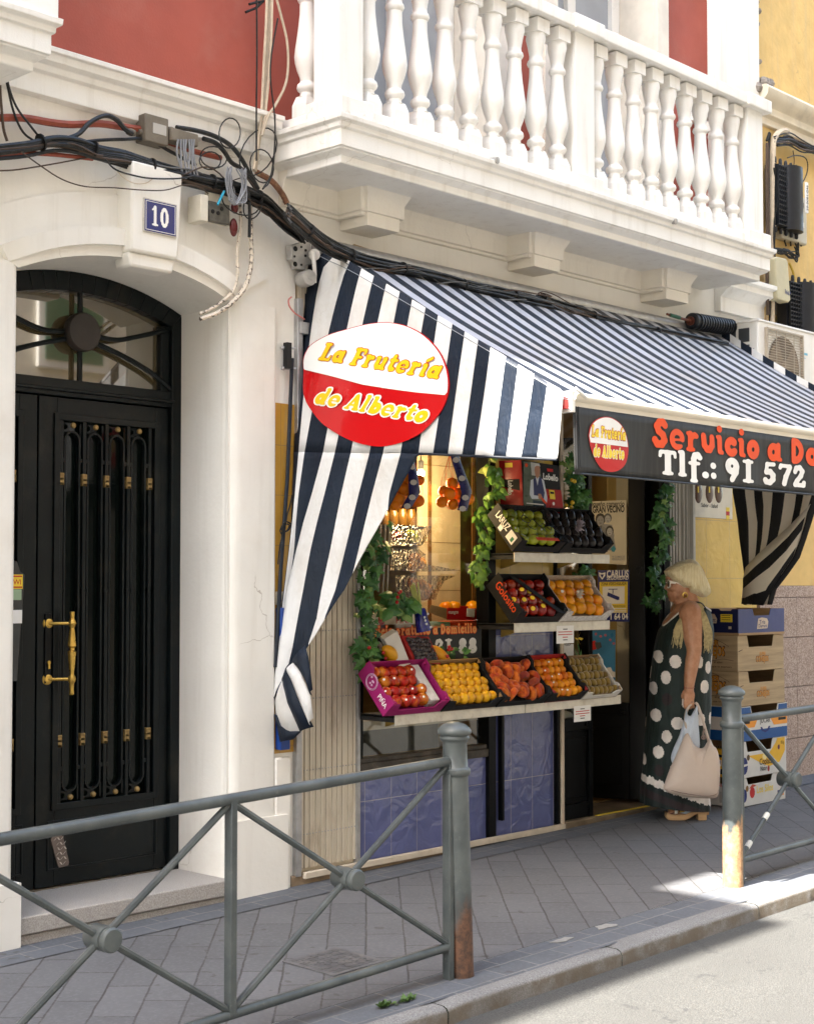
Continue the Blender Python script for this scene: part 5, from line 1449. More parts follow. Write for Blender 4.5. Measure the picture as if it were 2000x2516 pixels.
# grey hank of thin wires
hk = thing('wire_hank', 'pale grey hank of thin looped wires hanging on the black bundle', 'wires', WY(*Z1(1310,1030), -.12))
for i in range(16):
    x0 = 1275+rnd(0, 30); x1 = 1330+rnd(-10, 55)
    mb = MB(); mb.tube(spline(wp([(x0,930+rnd(0,20)),(1265+rnd(0,40),1020),(1280+rnd(0,60),1115+rnd(-10,25)),(x1,1120+rnd(-10,20)),(1365+rnd(-10,20),1030),(x1,940+rnd(0,15))], Z1, -.13+rnd(-.02,.02)), 5), .0028, 5)
    mb.build('strand', mat('grey_wire', (.26,.27,.29), .4) if i == 0 else bpy.data.materials['grey_wire'], hk, smooth=True)
cable('short turquoise wire sticking out of the open junction box', wp([(1260,1070),(1240,1110),(1222,1148)], Z1, -.13), .006, plain('turquoise_wire', (.02,.28,.42)))
for j, (pts, r, m, lab) in enumerate([
    ([(1515,-40),(1508,150),(1492,400),(1478,600),(1455,760),(1430,960)], .012, BEIGEC, 'thickest pale trunk cable dropping down the red wall left of the balcony'),
    ([(1500,-40),(1494,150),(1480,400),(1468,640),(1448,800),(1425,950)], .007, BEIGEC, 'pale cable just left of the thickest pale trunk cable'),
    ([(1530,-40),(1524,200),(1510,430),(1490,640),(1470,740)], .006, BEIGEC, 'pale cable just right of the thickest pale trunk cable'),
    ([(1545,-40),(1580,90),(1612,230),(1618,370),(1600,480),(1545,590),(1505,650),(1470,760)], .0065, BEIGEC, 'pale cable bowing out over the balcony plinth before joining the others'),
    ([(1441,-40),(1443,300),(1440,600),(1440,900)], .0045, CABLE, 'straight thin black cable down the red wall'),
    ([(1560,100),(1525,300),(1520,450),(1545,700),(1530,950),(1475,1060)], .004, CABLE, 'thin black cable hanging from the balcony side'),
    ([(1545,640),(1540,850),(1515,1010),(1480,1055)], .0035, CABLE, 'very thin black wire at the left corner of the balcony')]):
    cable(lab, wp(pts, Z1, -.075-.012*j), r, m, None)
mb = MB()
for pts in ([(1380,65),(1440,40),(1480,0)],[(1400,20),(1440,10),(1470,5)]): mb.tube(wp(pts, Z1, -.06), .007, 6)
tag(mb.build('cable_hook', INK), 'black iron cable hook on the red wall at the top edge', 'hook')
# red and brown conduits
cable('upper red conduit along the cream wall above the black bundle', wp([(-30,660),(130,660),(280,685),(400,697),(560,692),(720,715),(800,725)], Z1, -.04), .017, REDC)
cable('red conduit emerging below the grey connector', wp([(900,780),(1000,815),(1100,850),(1240,885)], Z1, -.03), .013, REDC)
cable('lower red conduit below the black bundle', wp([(-30,880),(100,860),(250,862),(400,875),(520,890)], Z1, -.05), .010, REDC)
cable('flaking brown conduit curving round the balcony corner', wp([(1440,965),(1520,1010),(1580,1080),(1612,1140)], Z1, -.035), .015, mat('flaking_conduit', (.22,.10,.055), .7, .4, 30, dirt=(.5,.38,.2), dscale=40, damt=.9))
cable('tan conduit clipped to the wall right above the awning', wp([(500,1385),(640,1430),(800,1470),(950,1530),(1100,1560),(1250,1575),(1380,1610),(1530,1640),(1714,1690)], Z2, -.025), .016, TANC)
cable('tan conduit continuing toward the air conditioner', wp([(0,1700),(120,1745),(230,1775)], Z3, -.028), .014, TANC)
mb = MB()
for x, y in ((655,1440),(1258,1578),(1540,1642)):
    p = WY(*Z2(x, y), -.025); mb.lathe([(.019,-.012),(.022,-.012),(.022,.012),(.019,.012)], p, (1,0,-.12), 12)
tag(mb.build('conduit_clip', INK, smooth=True), 'dark clips holding the tan conduit above the awning', 'clips')
cable('yellow sleeved wire on the black bundle under the balcony corner', wp([(1612,1210),(1650,1240),(1705,1272)], Z1, -.15), .0075, plain('yellow_sleeve', (.65,.42,.02)))
# pale plaster-spattered cables curling down beside the arch
SPAT = mat('spattered_conduit', (.66,.58,.47), .7, .1, 20, dirt=(.05,.035,.03), dscale=38, damt=.95, dr=(.52,.57))
cable('white spattered conduit curling under the arch moulding', wp([(1405,1110),(1408,1300),(1412,1440),(1402,1530),(1370,1620),(1300,1700),(1220,1755),(1125,1790)], Z1, -.07), .011, SPAT)
cable('thinner white conduit curling beside the spattered one', wp([(1345,1120),(1352,1250),(1332,1400),(1334,1520),(1315,1620),(1250,1690),(1180,1735),(1122,1760)], Z1, -.065), .008, SPAT)
cable('black cable dropping from the bundle to the spattered conduit', wp([(1395,1060),(1402,1180),(1400,1330)], Z1, -.11), .008, CABLE)
# junction boxes
def px_box(mb, z, x0, x1, y0, y1, Y0, Y1, chamf=None):
    a = WY(*z(x0, y1), Y0); b_ = WY(*z(x1, y0), Y0); mb.box(a.x, b_.x, Y0, Y1, a.z, b_.z); return a, b_
jb = thing('junction_box', 'grey brown closed junction box with a white sticker beside the red conduit', 'junction box', WY(*Z1(880,730), -.05))
GB = mat('grey_brown_plastic', (.17,.145,.11), .55, .2, 14, dirt=(.1,.08,.06), dscale=10)
mb = MB(); px_box(mb, Z1, 815, 948, 665, 785, -.085, -.01); mb.build('case', GB, jb, bevel=.006)
mb = MB(); px_box(mb, Z1, 860, 935, 705, 742, -.0875, -.085); mb.build('sticker', plain('dusty_sticker', (.42,.40,.36)), jb)
mb = MB()
for x, y in ((795,745),(960,730),(735,740)): p = WY(*Z1(x, y), -.05); mb.lathe([(.0,-.02),(.014,-.02),(.018,0),(.014,.02),(0,.02)], p, (1,0,0), 12)
mb.build('gland', GB, jb, smooth=True)
mb = MB(); px_box(mb, Z1, 965, 1115, 752, 782, -.10, -.02); cn = tag(mb.build('cable_splitter', GB, bevel=.005), 'flat grey cable splitter with short grey tails right of the junction box', 'splitter')
tl_ = MB()
for i in range(7):
    x = 1000+i*15; tl_.tube(spline(wp([(x,780),(x+rnd(-8,8),860),(x+rnd(-5,25),960+rnd(-20,20)),(x+rnd(10,50),1000)], Z1, -.105), 5), .005, 6)
tl_.build('tail', bpy.data.materials['grey_wire'], cn, smooth=True)
ob = thing('open_socket_box', 'broken open white terminal box with black contacts above the arch', 'terminal box', WY(*Z1(1215,1170), -.1))
mb = MB(); px_box(mb, Z1, 1128, 1170, 1095, 1235, -.14, -.04); px_box(mb, Z1, 1170, 1295, 1098, 1240, -.07, -.04); mb.build('case', mat('old_white_plastic', (.62,.58,.48), .5, .1, 10, dirt=(.2,.16,.1), dscale=12), ob, bevel=.004)
mb = MB(); px_box(mb, Z1, 1172, 1290, 1150, 1235, -.10, -.07); mb.build('terminal_block', mat('sooty_plastic', (.09,.085,.07), .5, .4, 25), ob, bevel=.004)
mb = MB()
for x, y in ((1195,1185),(1245,1170),(1225,1195)): p = WY(*Z1(x, y), -.1015); mb.lathe([(.0,0),(.010,0),(.010,.003),(0,.003)], p, (0,-1,0), 10)
mb.build('contact', INK, ob)
mb = MB(); p = WY(*Z1(1312,1275), -.085); mb.ball(p, (.022,.016,.045), 14, 9); tag(mb.build('red_insulator', mat('dark_red_glaze', (.10,.012,.012), .25), smooth=True), 'dark red oval insulator beside the open terminal box', 'insulator')
mb = MB(); p = WY(*Z1(1318,1165), -.085); mb.ball(p, (.020,.016,.028), 14, 9); tag(mb.build('red_insulator', bpy.data.materials['dark_red_glaze'], smooth=True), 'small dark red knob above the oval insulator', 'insulator')

# ---------------- right end: cables and telecom boxes on the ochre house
for j, (pts, r, m, lab) in enumerate([
    ([(775,480),(800,420),(790,600),(790,900),(790,1300),(800,1700),(800,2000)], .010, CABLE, 'leftmost black cable in the vertical run at the edge of the ochre house'),
    ([(945,405),(900,400),(850,440),(825,540),(818,800),(815,1100),(815,1400),(820,1800),(815,2000)], .022, BEIGEC, 'thickest beige trunk cable arching out at the top of the vertical run'),
    ([(940,415),(890,412),(845,470),(838,620),(832,900),(840,1200)], .012, BEIGEC, 'slimmer beige cable hugging the beige trunk'),
    ([(780,500),(778,800),(782,1100),(775,1400),(785,1900)], .014, CABLEB, 'brown cable at the very edge of the balcony'),
    ([(835,700),(860,900),(835,1200),(845,1500),(850,1900)], .007, CABLE, 'black cable right of the beige trunk'),
    ([(945,700),(950,850),(900,1000),(850,1150),(835,1400),(830,1700)], .008, CABLE, 'black lead crossing in front of the upper splice closure'),
    ([(760,1500),(770,1650),(780,1800),(770,2000)], .012, TANC, 'tan conduit below the corner of the cornice'),
    ([(960,1480),(985,1540),(1000,1600),(1000,1660)], .009, plain('yellow_black_wire', (.5,.33,.03)), 'yellow cable dropping into the lower splice closure'),
    ([(945,620),(1010,600),(1090,620),(1110,700),(1080,800),(1000,900),(900,1030),(860,1090)], .0045, CABLE, 'thin wire looping wide to the right of the upper splice closure'),
    ([(900,1000),(960,950),(1010,910)], .004, CABLE, 'short thin wire across the upper splice closure'),
    ([(990,560),(1000,650),(985,720)], .004, CABLEB, 'short brown wire above the upper splice closure'),
    ([(960,1900),(990,1980),(1010,2040)], .006, CABLE, 'black lead below the lower splice closure')]):
    cable(lab, wp(pts, Z6, -.07-.008*(j % 5)), r, m)
tg = thing('cable_tangle', 'tangle of dark cables running under the pale cornice of the ochre house', 'cables', WY(*Z6(1020,500), -.05))
for i in range(14):
    dy = rnd(-40, 50)
    mb = MB(); mb.tube(spline(wp([(850+rnd(-20,40),480+dy),(960,470+dy+rnd(-30,30)),(1060,510+dy+rnd(-25,25)),(1180,560+dy*.7),(1500,690+dy*.6)], Z6, -.05-rnd(0,.05)), 5), rnd(.004,.009), 5); mb.build('strand', CABLE if i % 4 else CABLEB, tg, smooth=True)
tg = thing('cable_tangle', 'tangle of dark cables between the upper grey box and the long pale box', 'cables', WY(*Z6(930,1400), -.07))
for i in range(12):
    mb = MB(); mb.tube(spline(wp([(835,1350+rnd(0,60)),(900+rnd(-20,20),1360+rnd(0,50)),(960,1400+rnd(-30,40)),(1000+rnd(0,40),1440+rnd(-60,30)),(1020+rnd(-20,20),1300+rnd(0,90))], Z6, -.06-rnd(0,.05)), 5), rnd(.003,.006), 5); mb.build('strand', CABLE, tg, smooth=True)
BLK = mat('black_moulded_plastic', (.007,.009,.013), .45, .2, 20)
def closure(lab, z, x0, x1, y0, y1, split, txt, group='splice closures'):
    p = WY(*z((x0+x1)/2, (y0+y1)/2), -.08); t = thing('splice_closure', lab, 'splice closure', p, 0, group)
    a = WY(*z(x0, y1), -.09); b_ = WY(*z(x1, y0), -.09); xs = WY(*z(split, y0), -.09).x
    mb = MB(); n = 18; hx = (b_.x-xs)/2
    pr = []
    for i in range(13): an = R(180+180*i/12); pr.append((xs+hx+hx*math.cos(an), -.10+.075*math.sin(an), a.z))
    pr += [(b_.x, -.02, a.z), (xs, -.02, a.z)]
    mb.prism(pr, (0,0,b_.z-a.z)); mb.box(a.x, xs, -.10, -.02, a.z+.01, b_.z-.01)
    mb.build('body', BLK, t, smooth=True, ang=30)
    mb = MB(); N = 13
    for i in range(N):
        zz = a.z+.02+(b_.z-a.z-.04)*i/(N-1); mb.box(a.x+.01, xs+.012, -.125, -.10, zz-.005, zz+.004)
    for i in range(5): xx = a.x+.01+(xs-a.x)*i/5; mb.box(xx, xx+.004, -.128, -.10, a.z+.02, b_.z-.02)
    mb.build('rib', BLK, t, bevel=.001)
    mb = MB()
    for i in range(5):
        xx = a.x+.02+(b_.x-a.x-.04)*i/4; mb.lathe([(.0,0),(.014,0),(.013,.03),(.009,.045),(0,.046)], (xx, -.09, b_.z-.002), (0,0,1), 10); mb.lathe([(.0,0),(.014,0),(.013,.03),(.009,.04),(0,.041)], (xx, -.09, a.z+.002), (0,0,-1), 10)
    mb.build('port', BLK, t, smooth=True)
    mb = MB(); lx = b_.x-hx*.40; mb.box(lx, lx+.032, -.185, -.172, a.z+(b_.z-a.z)*.30, a.z+(b_.z-a.z)*.78); mb.build('label_strip', PAPER, t, bevel=.001)
    if txt: label_text('label_print', txt, (lx+.026, -.1865, a.z+(b_.z-a.z)*.33), (0,0,1), (-1,0,0), (b_.z-a.z)*.40, INK, t)
closure('upper black ribbed splice closure on the ochre wall', Z6, 835, 1025, 730, 1180, 905, '29-0081-046')
closure('lower black ribbed splice closure above the air conditioner', Z6, 930, 1145, 1670, 2060, 1025, '79-0081')
gbx = thing('telecom_box', 'upper pale grey telecom box behind the upper splice closure', 'telecom box', WY(*Z6(1060,1100), -.03))
PGR = mat('pale_grey_plastic', (.47,.43,.33), .45, .06, 8)
mb = MB(); px_box(mb, Z6, 905, 1105, 950, 1270, -.075, -.0); mb.build('case', PGR, gbx, bevel=.018, bseg=3)
p = WY(*Z6(1018,1010), -.0775); label_text('box_lettering', 'DIGI', p, (1,0,0), (0,0,1), .11, DGREY, gbx)
p = WY(*Z6(1030,1052), -.0775); label_text('box_lettering', '233', p, (1,0,0), (0,0,1), .06, mat('faded_grey_ink', (.25,.24,.2), .6), gbx)
mb = MB(); px_box(mb, Z6, 1020, 1080, 1150, 1170, -.0775, -.0755); mb.build('number_strip', PAPER, gbx)
mb = MB()
for i in range(4): x = 930+i*40; mb.tube(wp([(x,1265),(x-5+rnd(-8,8),1300),(x+rnd(-10,10),1340)], Z6, -.05), .007, 6)
mb.build('lead', CABLE, gbx, smooth=True)
gbx = thing('telecom_box', 'long pale yellowish telecom box hanging tilted among the cables', 'telecom box', WY(*Z6(905,1600), -.09))
mb = MB(); poly = [WY(*Z6(x, y), -.16) for x, y in ((843,1440),(860,1425),(935,1440),(950,1470),(972,1780),(955,1800),(870,1775),(860,1755))]; mb.prism(poly, (0,.08,0)); mb.build('case', mat('yellowed_plastic', (.50,.45,.29), .45, .08, 8), gbx, bevel=.008)
p = WY(*Z6(922,1722), -.1625); label_text('box_lettering', '3667', p, (1,0,-.15), (.1,0,1), .085, BINK, gbx)
# black corrugated splice barrel beside the air conditioner
br_ = thing('splice_barrel', 'black corrugated splice barrel lying on the cables left of the air conditioner', 'splice closure', WY(*Z3(1030,1905), -.12))
p0, p1 = WY(*Z3(952,1888), -.16), WY(*Z3(1180,1925), -.14)
d = (p1-p0); Ld = d.length; d.normalize(); prf = [(.0,0),(.044,0),(.055,.01),(.057,.035)]
k = 0
zz = .05
while zz < Ld: prf += [(.048,zz),(.048,zz+.012),(.058,zz+.014),(.058,zz+.03)]; zz += .034
prf += [(.05,zz),(.0,zz)]
mb = MB(); mb.lathe(prf, p0, d, 24); mb.build('barrel', BLK, br_, smooth=True, ang=30)
mb = MB(); mb.lathe([(.0,-.03),(.014,-.03),(.018,0),(.022,.0),(.022,-.012),(.03,-.012),(.03,0),(0,.001)], p0, d, 16); mb.tube([p0, p0-d*.22+V((0,0,.012)), p0-d*.30+V((0,0,.02))], [.010,.009,.008], 8); mb.build('inlet', plain('faded_red_rubber', (.12,.035,.02)), br_, smooth=True)
cable('green sleeve on the cable entering the splice barrel', [p0-d*.15+V((0,-.005,.008)), p0-d*.27+V((0,-.005,.016))], .0125, plain('green_sleeve', (.02,.10,.06)))
for i in range(8):
    cable('loose black cable in the run between the awning and the air conditioner', wp([(600+rnd(-40,40),1920+rnd(-10,40)),(780,1960+rnd(-30,40)),(930,1985+rnd(-30,50)),(1060,2000+rnd(-20,60)),(1180,2050+rnd(-30,30))], Z3, -.12-rnd(0,.06)), rnd(.005,.010), CABLE, 'loose cables by the air conditioner')

# air conditioner condenser on the wall, above the right end of the awning
q = zm(1300, 700, .4084)
A = WY(*q(1378, 200), -.36); AXL = A.x
ac = thing('air_conditioner', 'white outdoor air conditioner unit with round fan grille above the awning', 'air conditioner', (AXL+.4, -.2, 2.7))
ACW = mat('appliance_white', (.74,.72,.67), .35, .05, 4, coat=.2)
z1 = A.z; z0 = z1-.56; xr = AXL+.80
mb = MB(); mb.box(AXL, xr, -.36, -.05, z0, z1-.012); mb.build('casing', ACW, ac, bevel=.012, bseg=3)
mb = MB(); mb.box(AXL-.006, xr+.006, -.367, -.045, z1-.02, z1); mb.build('lid', ACW, ac, bevel=.008)
mb = MB()
for i in range(2):
    for j in range(4):
        if i == 1 and j > 5: continue
        yc = -.115-.105*i; mb.box(AXL-.004, AXL+.01, yc-.072, yc+.012, z1-.15-.115*j, z1-.055-.115*j)
mb.build('side_vent', mat('dark_fins', (.05,.055,.06), .4, .3, 80, stretch=(1,60,1)), ac, bevel=.002)
mb = MB(); mb.box(AXL-.012, AXL-.004, -.33, -.27, z1-.22, z1-.20); mb.build('pull_recess', METAL, ac)
fx, fz = AXL+.33, z1-.30
mb = MB()
mb.face([(fx+.215*math.cos(2*math.pi*i/40), -.364, fz+.215*math.sin(2*math.pi*i/40)) for i in range(40)]); mb.build('fan_well', mat('brown_fan_well', (.16,.12,.085), .6), ac)
mb = MB()
for k in range(3):
    a0 = k*2.094+.4; rr = []
    for i in range(6):
        r_ = .05+.15*i/5; rr.append([(fx+r_*math.cos(a0+s_*.5), -.368+.004*s_, fz+r_*math.sin(a0+s_*.5)) for s_ in (-1,0,1)])
    mb.grid(rr)
mb.lathe([(.0,0),(.05,0),(.045,.01),(0,.012)], (fx,-.366,fz), (0,-1,0), 18); mb.build('fan', mat('brown_fan', (.25,.19,.13), .5), ac, smooth=True)
mb = MB()
for i in range(27): z = fz-.235+.018*i; mb.box(fx-.24, fx+.24, -.384, -.381, z, z+.004)
for i in range(5): x = fx-.24+.12*i; mb.box(x-.003, x+.003, -.381, -.377, fz-.24, fz+.24)
mb.box(fx-.25, fx-.24, -.386, -.36, fz-.25, fz+.25); mb.box(fx+.24, fx+.25, -.386, -.36, fz-.25, fz+.25); mb.box(fx-.24, fx+.24, -.386, -.36, fz+.24, fz+.25); mb.box(fx-.24, fx+.24, -.386, -.36, fz-.25, fz-.24)
mb.build('fan_grille', mat('beige_grille', (.42,.36,.28), .45), ac)
mb = MB(); mb.box(fx+.275, fx+.34, -.3635, -.36, fz+.12, fz+.135); mb.box(fx+.275, fx+.31, -.3635, -.36, fz+.095, fz+.10); mb.build('badge', plain('light_blue_ink', (.15,.45,.6)), ac)
for x in (AXL+.1, xr-.1):
    MB().box(x-.02, x+.02, -.38, 0, z0-.03, z0).build('bracket', METAL, ac)
# ================================================================= fruit display
ALU = mat('chequer_trim', (.70,.66,.56), .45, .12, 12, .5, 55, metal=.08, dirt=(.35,.28,.18), dscale=18, damt=.5)
SHELFM = mat('shelf_metal', (.30,.29,.27), .5, .15, 8, metal=.3)
def shelf(lab, x0, x1, z, xsplit=None, tabs=()):
    t = thing('shelf', lab, 'shelf', ((x0+x1)/2, -.14, z), 0, 'fruit shelves')
    mb = MB(); mb.box(x0, x1, -.262, .0, z-.014, z-.003); mb.build('board', SHELFM, t, bevel=.002)
    for a, b_ in ([(x0, xsplit-.003), (xsplit+.003, x1)] if xsplit else [(x0, x1)]):
        mb = MB(); mb.box(a, b_, -.270, -.262, z-.05, z+.004); mb.build('front_strip', ALU, t, bevel=.002)
    mb = MB(); mb.box(x0, x0+.008, -.262, 0, z-.035, z+.0); mb.build('side_strip', DGREY, t)
    for x in (x0+.2, x1-.2):
        mb = MB(); mb.prism([(x, -.25, z-.016), (x, -.002, z-.016), (x, -.002, z-.085)], (.02,0,0)); mb.build('bracket', mat('ochre_bracket', (.42,.28,.06), .5) if 'ochre_bracket' not in bpy.data.materials else bpy.data.materials['ochre_bracket'], t)
    return t
shelf('lowest shelf, longest of the three, carrying five open fruit crates', 5.55, 7.52, .885, 6.60)
shelf('middle shelf of dark peaches and yellow melons', 6.51, 7.41, 1.337)
shelf('top shelf carrying the green apples and black avocados', 6.51, 7.41, 1.732)

TILT = R(49)
DV, NV_ = V((0, math.cos(TILT), math.sin(TILT))), V((0, -math.sin(TILT), math.cos(TILT)))
def cardmat(name, col, dirt=None): return mat(name, col, .65, .08, 6, .15, 40, dirt=dirt)
CM = dict(magenta=cardmat('magenta_card', (.27,.004,.10)), brown=cardmat('kraft_card', (.27,.165,.07)), black=cardmat('black_card', (.005,.0048,.005)), red=cardmat('red_card', (.34,.012,.01)), white=cardmat('white_card', (.66,.63,.57)), blue=cardmat('blue_card', (.03,.10,.38)))
def crate(name, lab, x0, x1, zf, out, inn, yf=-.288, L=.275, H=.098, th=.006, floor=None):
    O = V((x0, yf, zf+.004)); W_ = x1-x0
    t = thing(name, lab, 'crate', O, 0, 'open fruit crates')
    P = lambda u, v, n: O+V((u,0,0))+DV*v+NV_*n
    EX = V((1,0,0))
    mb = MB(); mb.obox(P(.001,.001,0), EX*(W_-.002), DV*(L-.002), NV_*.004); mb.build('floor', floor or inn, t)
    for u in (0, W_-th):
        # side wall with higher corners and a dip in the middle
        pts = [(0,0),(L,0),(L,H),(L*.82,H),(L*.74,H*.80),(L*.26,H*.80),(L*.18,H*.98),(0,H*.92)]
        mb = MB()
        q = [P(u,v,n) for v, n in pts]
        ext = EX*th
        mb.prism(q, ext)
        o = mb.build('side', [out, inn], t, bevel=.0012)
    mb = MB(); mb.obox(P(th,L-th,.004), EX*(W_-2*th), DV*th, NV_*(H*.86)); mb.build('back', inn, t)
    mb = MB()
    mb.prism([P(u, 0, n) for u, n in ((th,.004),(W_-th,.004),(W_-th,H*.85),(W_-th-.05,H*.85),(W_-th-.07,H*.42),(th+.07,H*.42),(th+.05,H*.85),(th,H*.85))], DV*th)
    mb.build('front', out, t, bevel=.0012)
    # folded corner posts
    for u in (th, W_-th-.028):
        for v in (th, L-th-.028):
            mb = MB(); a = P(u, v, H*.5)
            mb.prism([P(u,v,H*.86), P(u+.028,v,H*.86), P(u+.028 if (u > .1) else u, v+.028, H*.86)], NV_*.006); mb.build('corner', inn, t)
    t['w'] = W_
    return t, P, W_
def print_side(t, P, s, v0, v1, n, hgt, m, sign=-1):
    """lettering on the left outer side of a crate, reading from back to front"""
    A, B = P(-.0012, v0, n), P(-.0012, v1, n)
    label_text('side_print', s, A, B-A, NV_, abs(v1-v0), m, t, height=hgt)
def fruitmat(name, c1, c2, scale=4, c3=None, rough=.35, spec=.4, speck=None, fuzz=0, stretch=(1,1,.4), amt=(.35,.65)):
    m, nt, b = newmat(name); co = objco(nt)
    oi = nt.nodes.new('ShaderNodeObjectInfo'); 
    ad = nt.nodes.new('ShaderNodeVectorMath'); ad.operation = 'ADD'; nt.links.new(scaled(nt, co, stretch), ad.inputs[0])
    sc = nt.nodes.new('ShaderNodeVectorMath'); sc.operation = 'SCALE'; nt.links.new(oi.outputs['Random'], sc.inputs['Scale']); sc.inputs[0].default_value = (7,3,5)
    nt.links.new(sc.outputs[0], ad.inputs[1])
    f = noise(nt, ad.outputs[0], scale*8, 5, .6, .3)
    c = mixc(nt, ramp(nt, f, *amt), c1, c2)
    if c3: c = mixc(nt, ramp(nt, noise(nt, ad.outputs[0], scale*3, 3), .5, .7), c, c3)
    if speck: c = mixc(nt, math_(nt, 'MULTIPLY', ramp(nt, noise(nt, co, 260, 2), .62, .7), .6), c, speck)
    hv = nt.nodes.new('ShaderNodeHueSaturation'); nt.links.new(c, hv.inputs['Color'])
    nt.links.new(math_(nt, 'MULTIPLY_ADD', oi.outputs['Random'], .35, .82), hv.inputs['Value'])
    nt.links.new(hv.outputs[0], b.inputs['Base Color'])
    b.inputs['Roughness'].default_value = rough; b.inputs['Specular IOR Level'].default_value = spec
    b.inputs['Sheen Weight'].default_value = fuzz
    b.inputs['Subsurface Weight'].default_value = .12; b.inputs['Subsurface Radius'].default_value = (.01,.005,.003); b.inputs['Subsurface Scale'].default_value = .5
    return m
def fruit_mesh(name, prof, m, n=18, dimple=True):
    mb = MB(); mb.lathe(prof, (0,0,0), (0,0,1), n); return mb.mesh(name, m, True, 180)
def sphprof(r, h, k=10, top=.0, bot=.0, pw=1.0):
    o = []
    for i in range(k+1):
        a = -math.pi/2+math.pi*i/k; rr = r*math.cos(a); z = h*math.sin(a)
        if i >= k-1: z -= top*(1-rr/r)
        if i <= 1: z += bot*(1-rr/r)
        o.append((max(rr, .0004), z))
    return o
STEMM = mat('fruit_stem', (.09,.055,.02), .8)
ROOTS = {}
def fruit(kind, me, p, label, group, size=1.0, tilt=.6, sticker=None, stem=None, up=None):
    o = bpy.data.objects.new(kind, me); COL.objects.link(o); o.location = p
    o.rotation_euler = (rnd(-tilt, tilt)+(.75 if up else 0), rnd(-tilt, tilt), rnd(0, 6.28)); o.scale = [size*rnd(.88, 1.06)]*3
    tag(o, label, kind.replace('_', ' '), group)
    return o
STK = MB().lathe([(.0003,0),(.0085,0),(.0085,.0012),(.0003,.0016)], (0,0,0), (0,0,1), 12).mesh('sticker', PAPER)
def sticker(o, r, sz=1.0):
    """small round paper label on the side that faces the street and the camera"""
    w_ = V((-.55+rnd(-.3,.3), -.75, .45+rnd(-.3,.3))).normalized()
    c = bpy.data.objects.new('sticker', STK); COL.objects.link(c); c.parent = o
    rot = o.rotation_euler.to_matrix()
    l = rot.inverted() @ w_
    c.location = l*r; c.rotation_euler = l.to_track_quat('Z', 'Y').to_euler(); c.scale = (sz, sz, sz)
def rows_of(P, W_, L, nr, nc, r, stagger=True, lift=None, jit=.002, u0=.008, v0=.008):
    o = []
    for j in range(nr):
        v = L-v0-r-(L-2*v0-2*r)*j/max(1, nr-1)
        n_ = nc - (1 if stagger and j % 2 else 0)
        for i in range(n_):
            step = (W_-2*u0-2*r)/max(1, nc-1)
            u = u0+r+step*i+(step/2 if stagger and j % 2 else 0)
            o.append(P(u+rnd(-jit,jit), v+rnd(-jit,jit), (lift or r)+.006+rnd(-jit,jit)))
    return o
random.seed(101)
APM = fruitmat('red_yellow_apple', (.30,.006,.005), (.46,.045,.006), 3.0, (.54,.17,.008), .34, .28, None, 0, (1.5,1.5,.18), (.4,.75))
APME = fruit_mesh('apple', sphprof(.0365,.033,12,.013,.008), APM)
ct, P, W_ = crate('apple_crate', 'magenta printed crate of red apples at the left end of the lowest shelf', 5.44, 5.865, .885, CM['magenta'], CM['magenta'], H=.11)
print_side(ct, P, 'Coplaca' if False else 'PIÑA', .10, .02, .035, .03, WINK)
mb = MB(); c_ = P(-.0015, .18, .055)
for rr in (.042, .036): 
    pts = [c_+DV*(-rr*math.cos(a*math.pi/12))+NV_*(rr*math.sin(a*math.pi/12)) for a in range(24)]; mb.tube(pts, .0016, 4, closed=True)
for k in range(5): mb.ball(c_+DV*rnd(-.02,.02)+NV_*rnd(-.02,.02), (.001,.008,.006), 6, 4)
mb.build('side_emblem', plain('pale_pink_ink', (.62,.40,.52)), ct)
mb = MB(); mb.obox(P(W_-.10,.03,.0055), V((.07,0,0)), DV*.235, NV_*.06); mb.build('paper_liner', mat('white_tissue', (.68,.66,.64), .8, .1, 40, .8, 60), ct)
for p in rows_of(P, W_-.075, .275, 4, 5, .0365, True, .052):
    o = fruit('apple', APME, p, 'red and yellow apple packed in the magenta crate', 'apples in the magenta crate', 1.0)
    if rnd(0, 1) < .5: sticker(o, .0368, .72)
LQ = fruitmat('yellow_plum', (.60,.28,.003), (.66,.35,.008), 3, None, .38, .35)
LQE = fruit_mesh('yellow_plum', sphprof(.0315,.0315,12,.004,.002), LQ)
ct, P, W_ = crate('plum_crate', 'kraft crate of yellow fruit packed in neat rows on the lowest shelf', 5.875, 6.31, .882, CM['black'], CM['brown'])
label_text('side_print', 'Prosol', P(W_-.0065, .20, .052), -DV, NV_, .10, INK, ct, height=.03)
for p in rows_of(P, W_, .275, 5, 7, .0305, True, .048): fruit('yellow_plum', LQE, p, 'round yellow fruit packed in rows in the kraft crate', 'yellow fruit in the kraft crate')
PCM = fruitmat('flat_peach', (.38,.035,.008), (.60,.15,.014), 2.4, (.20,.022,.014), .6, .2, None, .12)
PCE = fruit_mesh('flat_peach', [(.0005,-.010),(.012,-.016),(.028,-.020),(.040,-.015),(.0445,-.002),(.042,.010),(.030,.019),(.016,.018),(.008,.010),(.0005,.006)], PCM)
ct, P, W_ = crate('peach_crate', 'black crate of flat orange red peaches on the lowest shelf', 6.32, 6.735, .880, CM['black'], CM['black'])
for k, p in enumerate(rows_of(P, W_, .275, 5, 5, .036, True, .045, .006)):
    fruit('flat_peach', PCE, p+NV_*rnd(0,.02), 'flat orange red peach lying in the black crate between the yellow fruit and apricots', 'flat peaches in the black crate', 1.0, .9, up=True)
AKM = fruitmat('apricot', (.66,.20,.003), (.68,.27,.008), 3, (.62,.12,.005), .45, .3)
AKE = fruit_mesh('apricot', sphprof(.0275,.029,12,.005,.002), AKM)
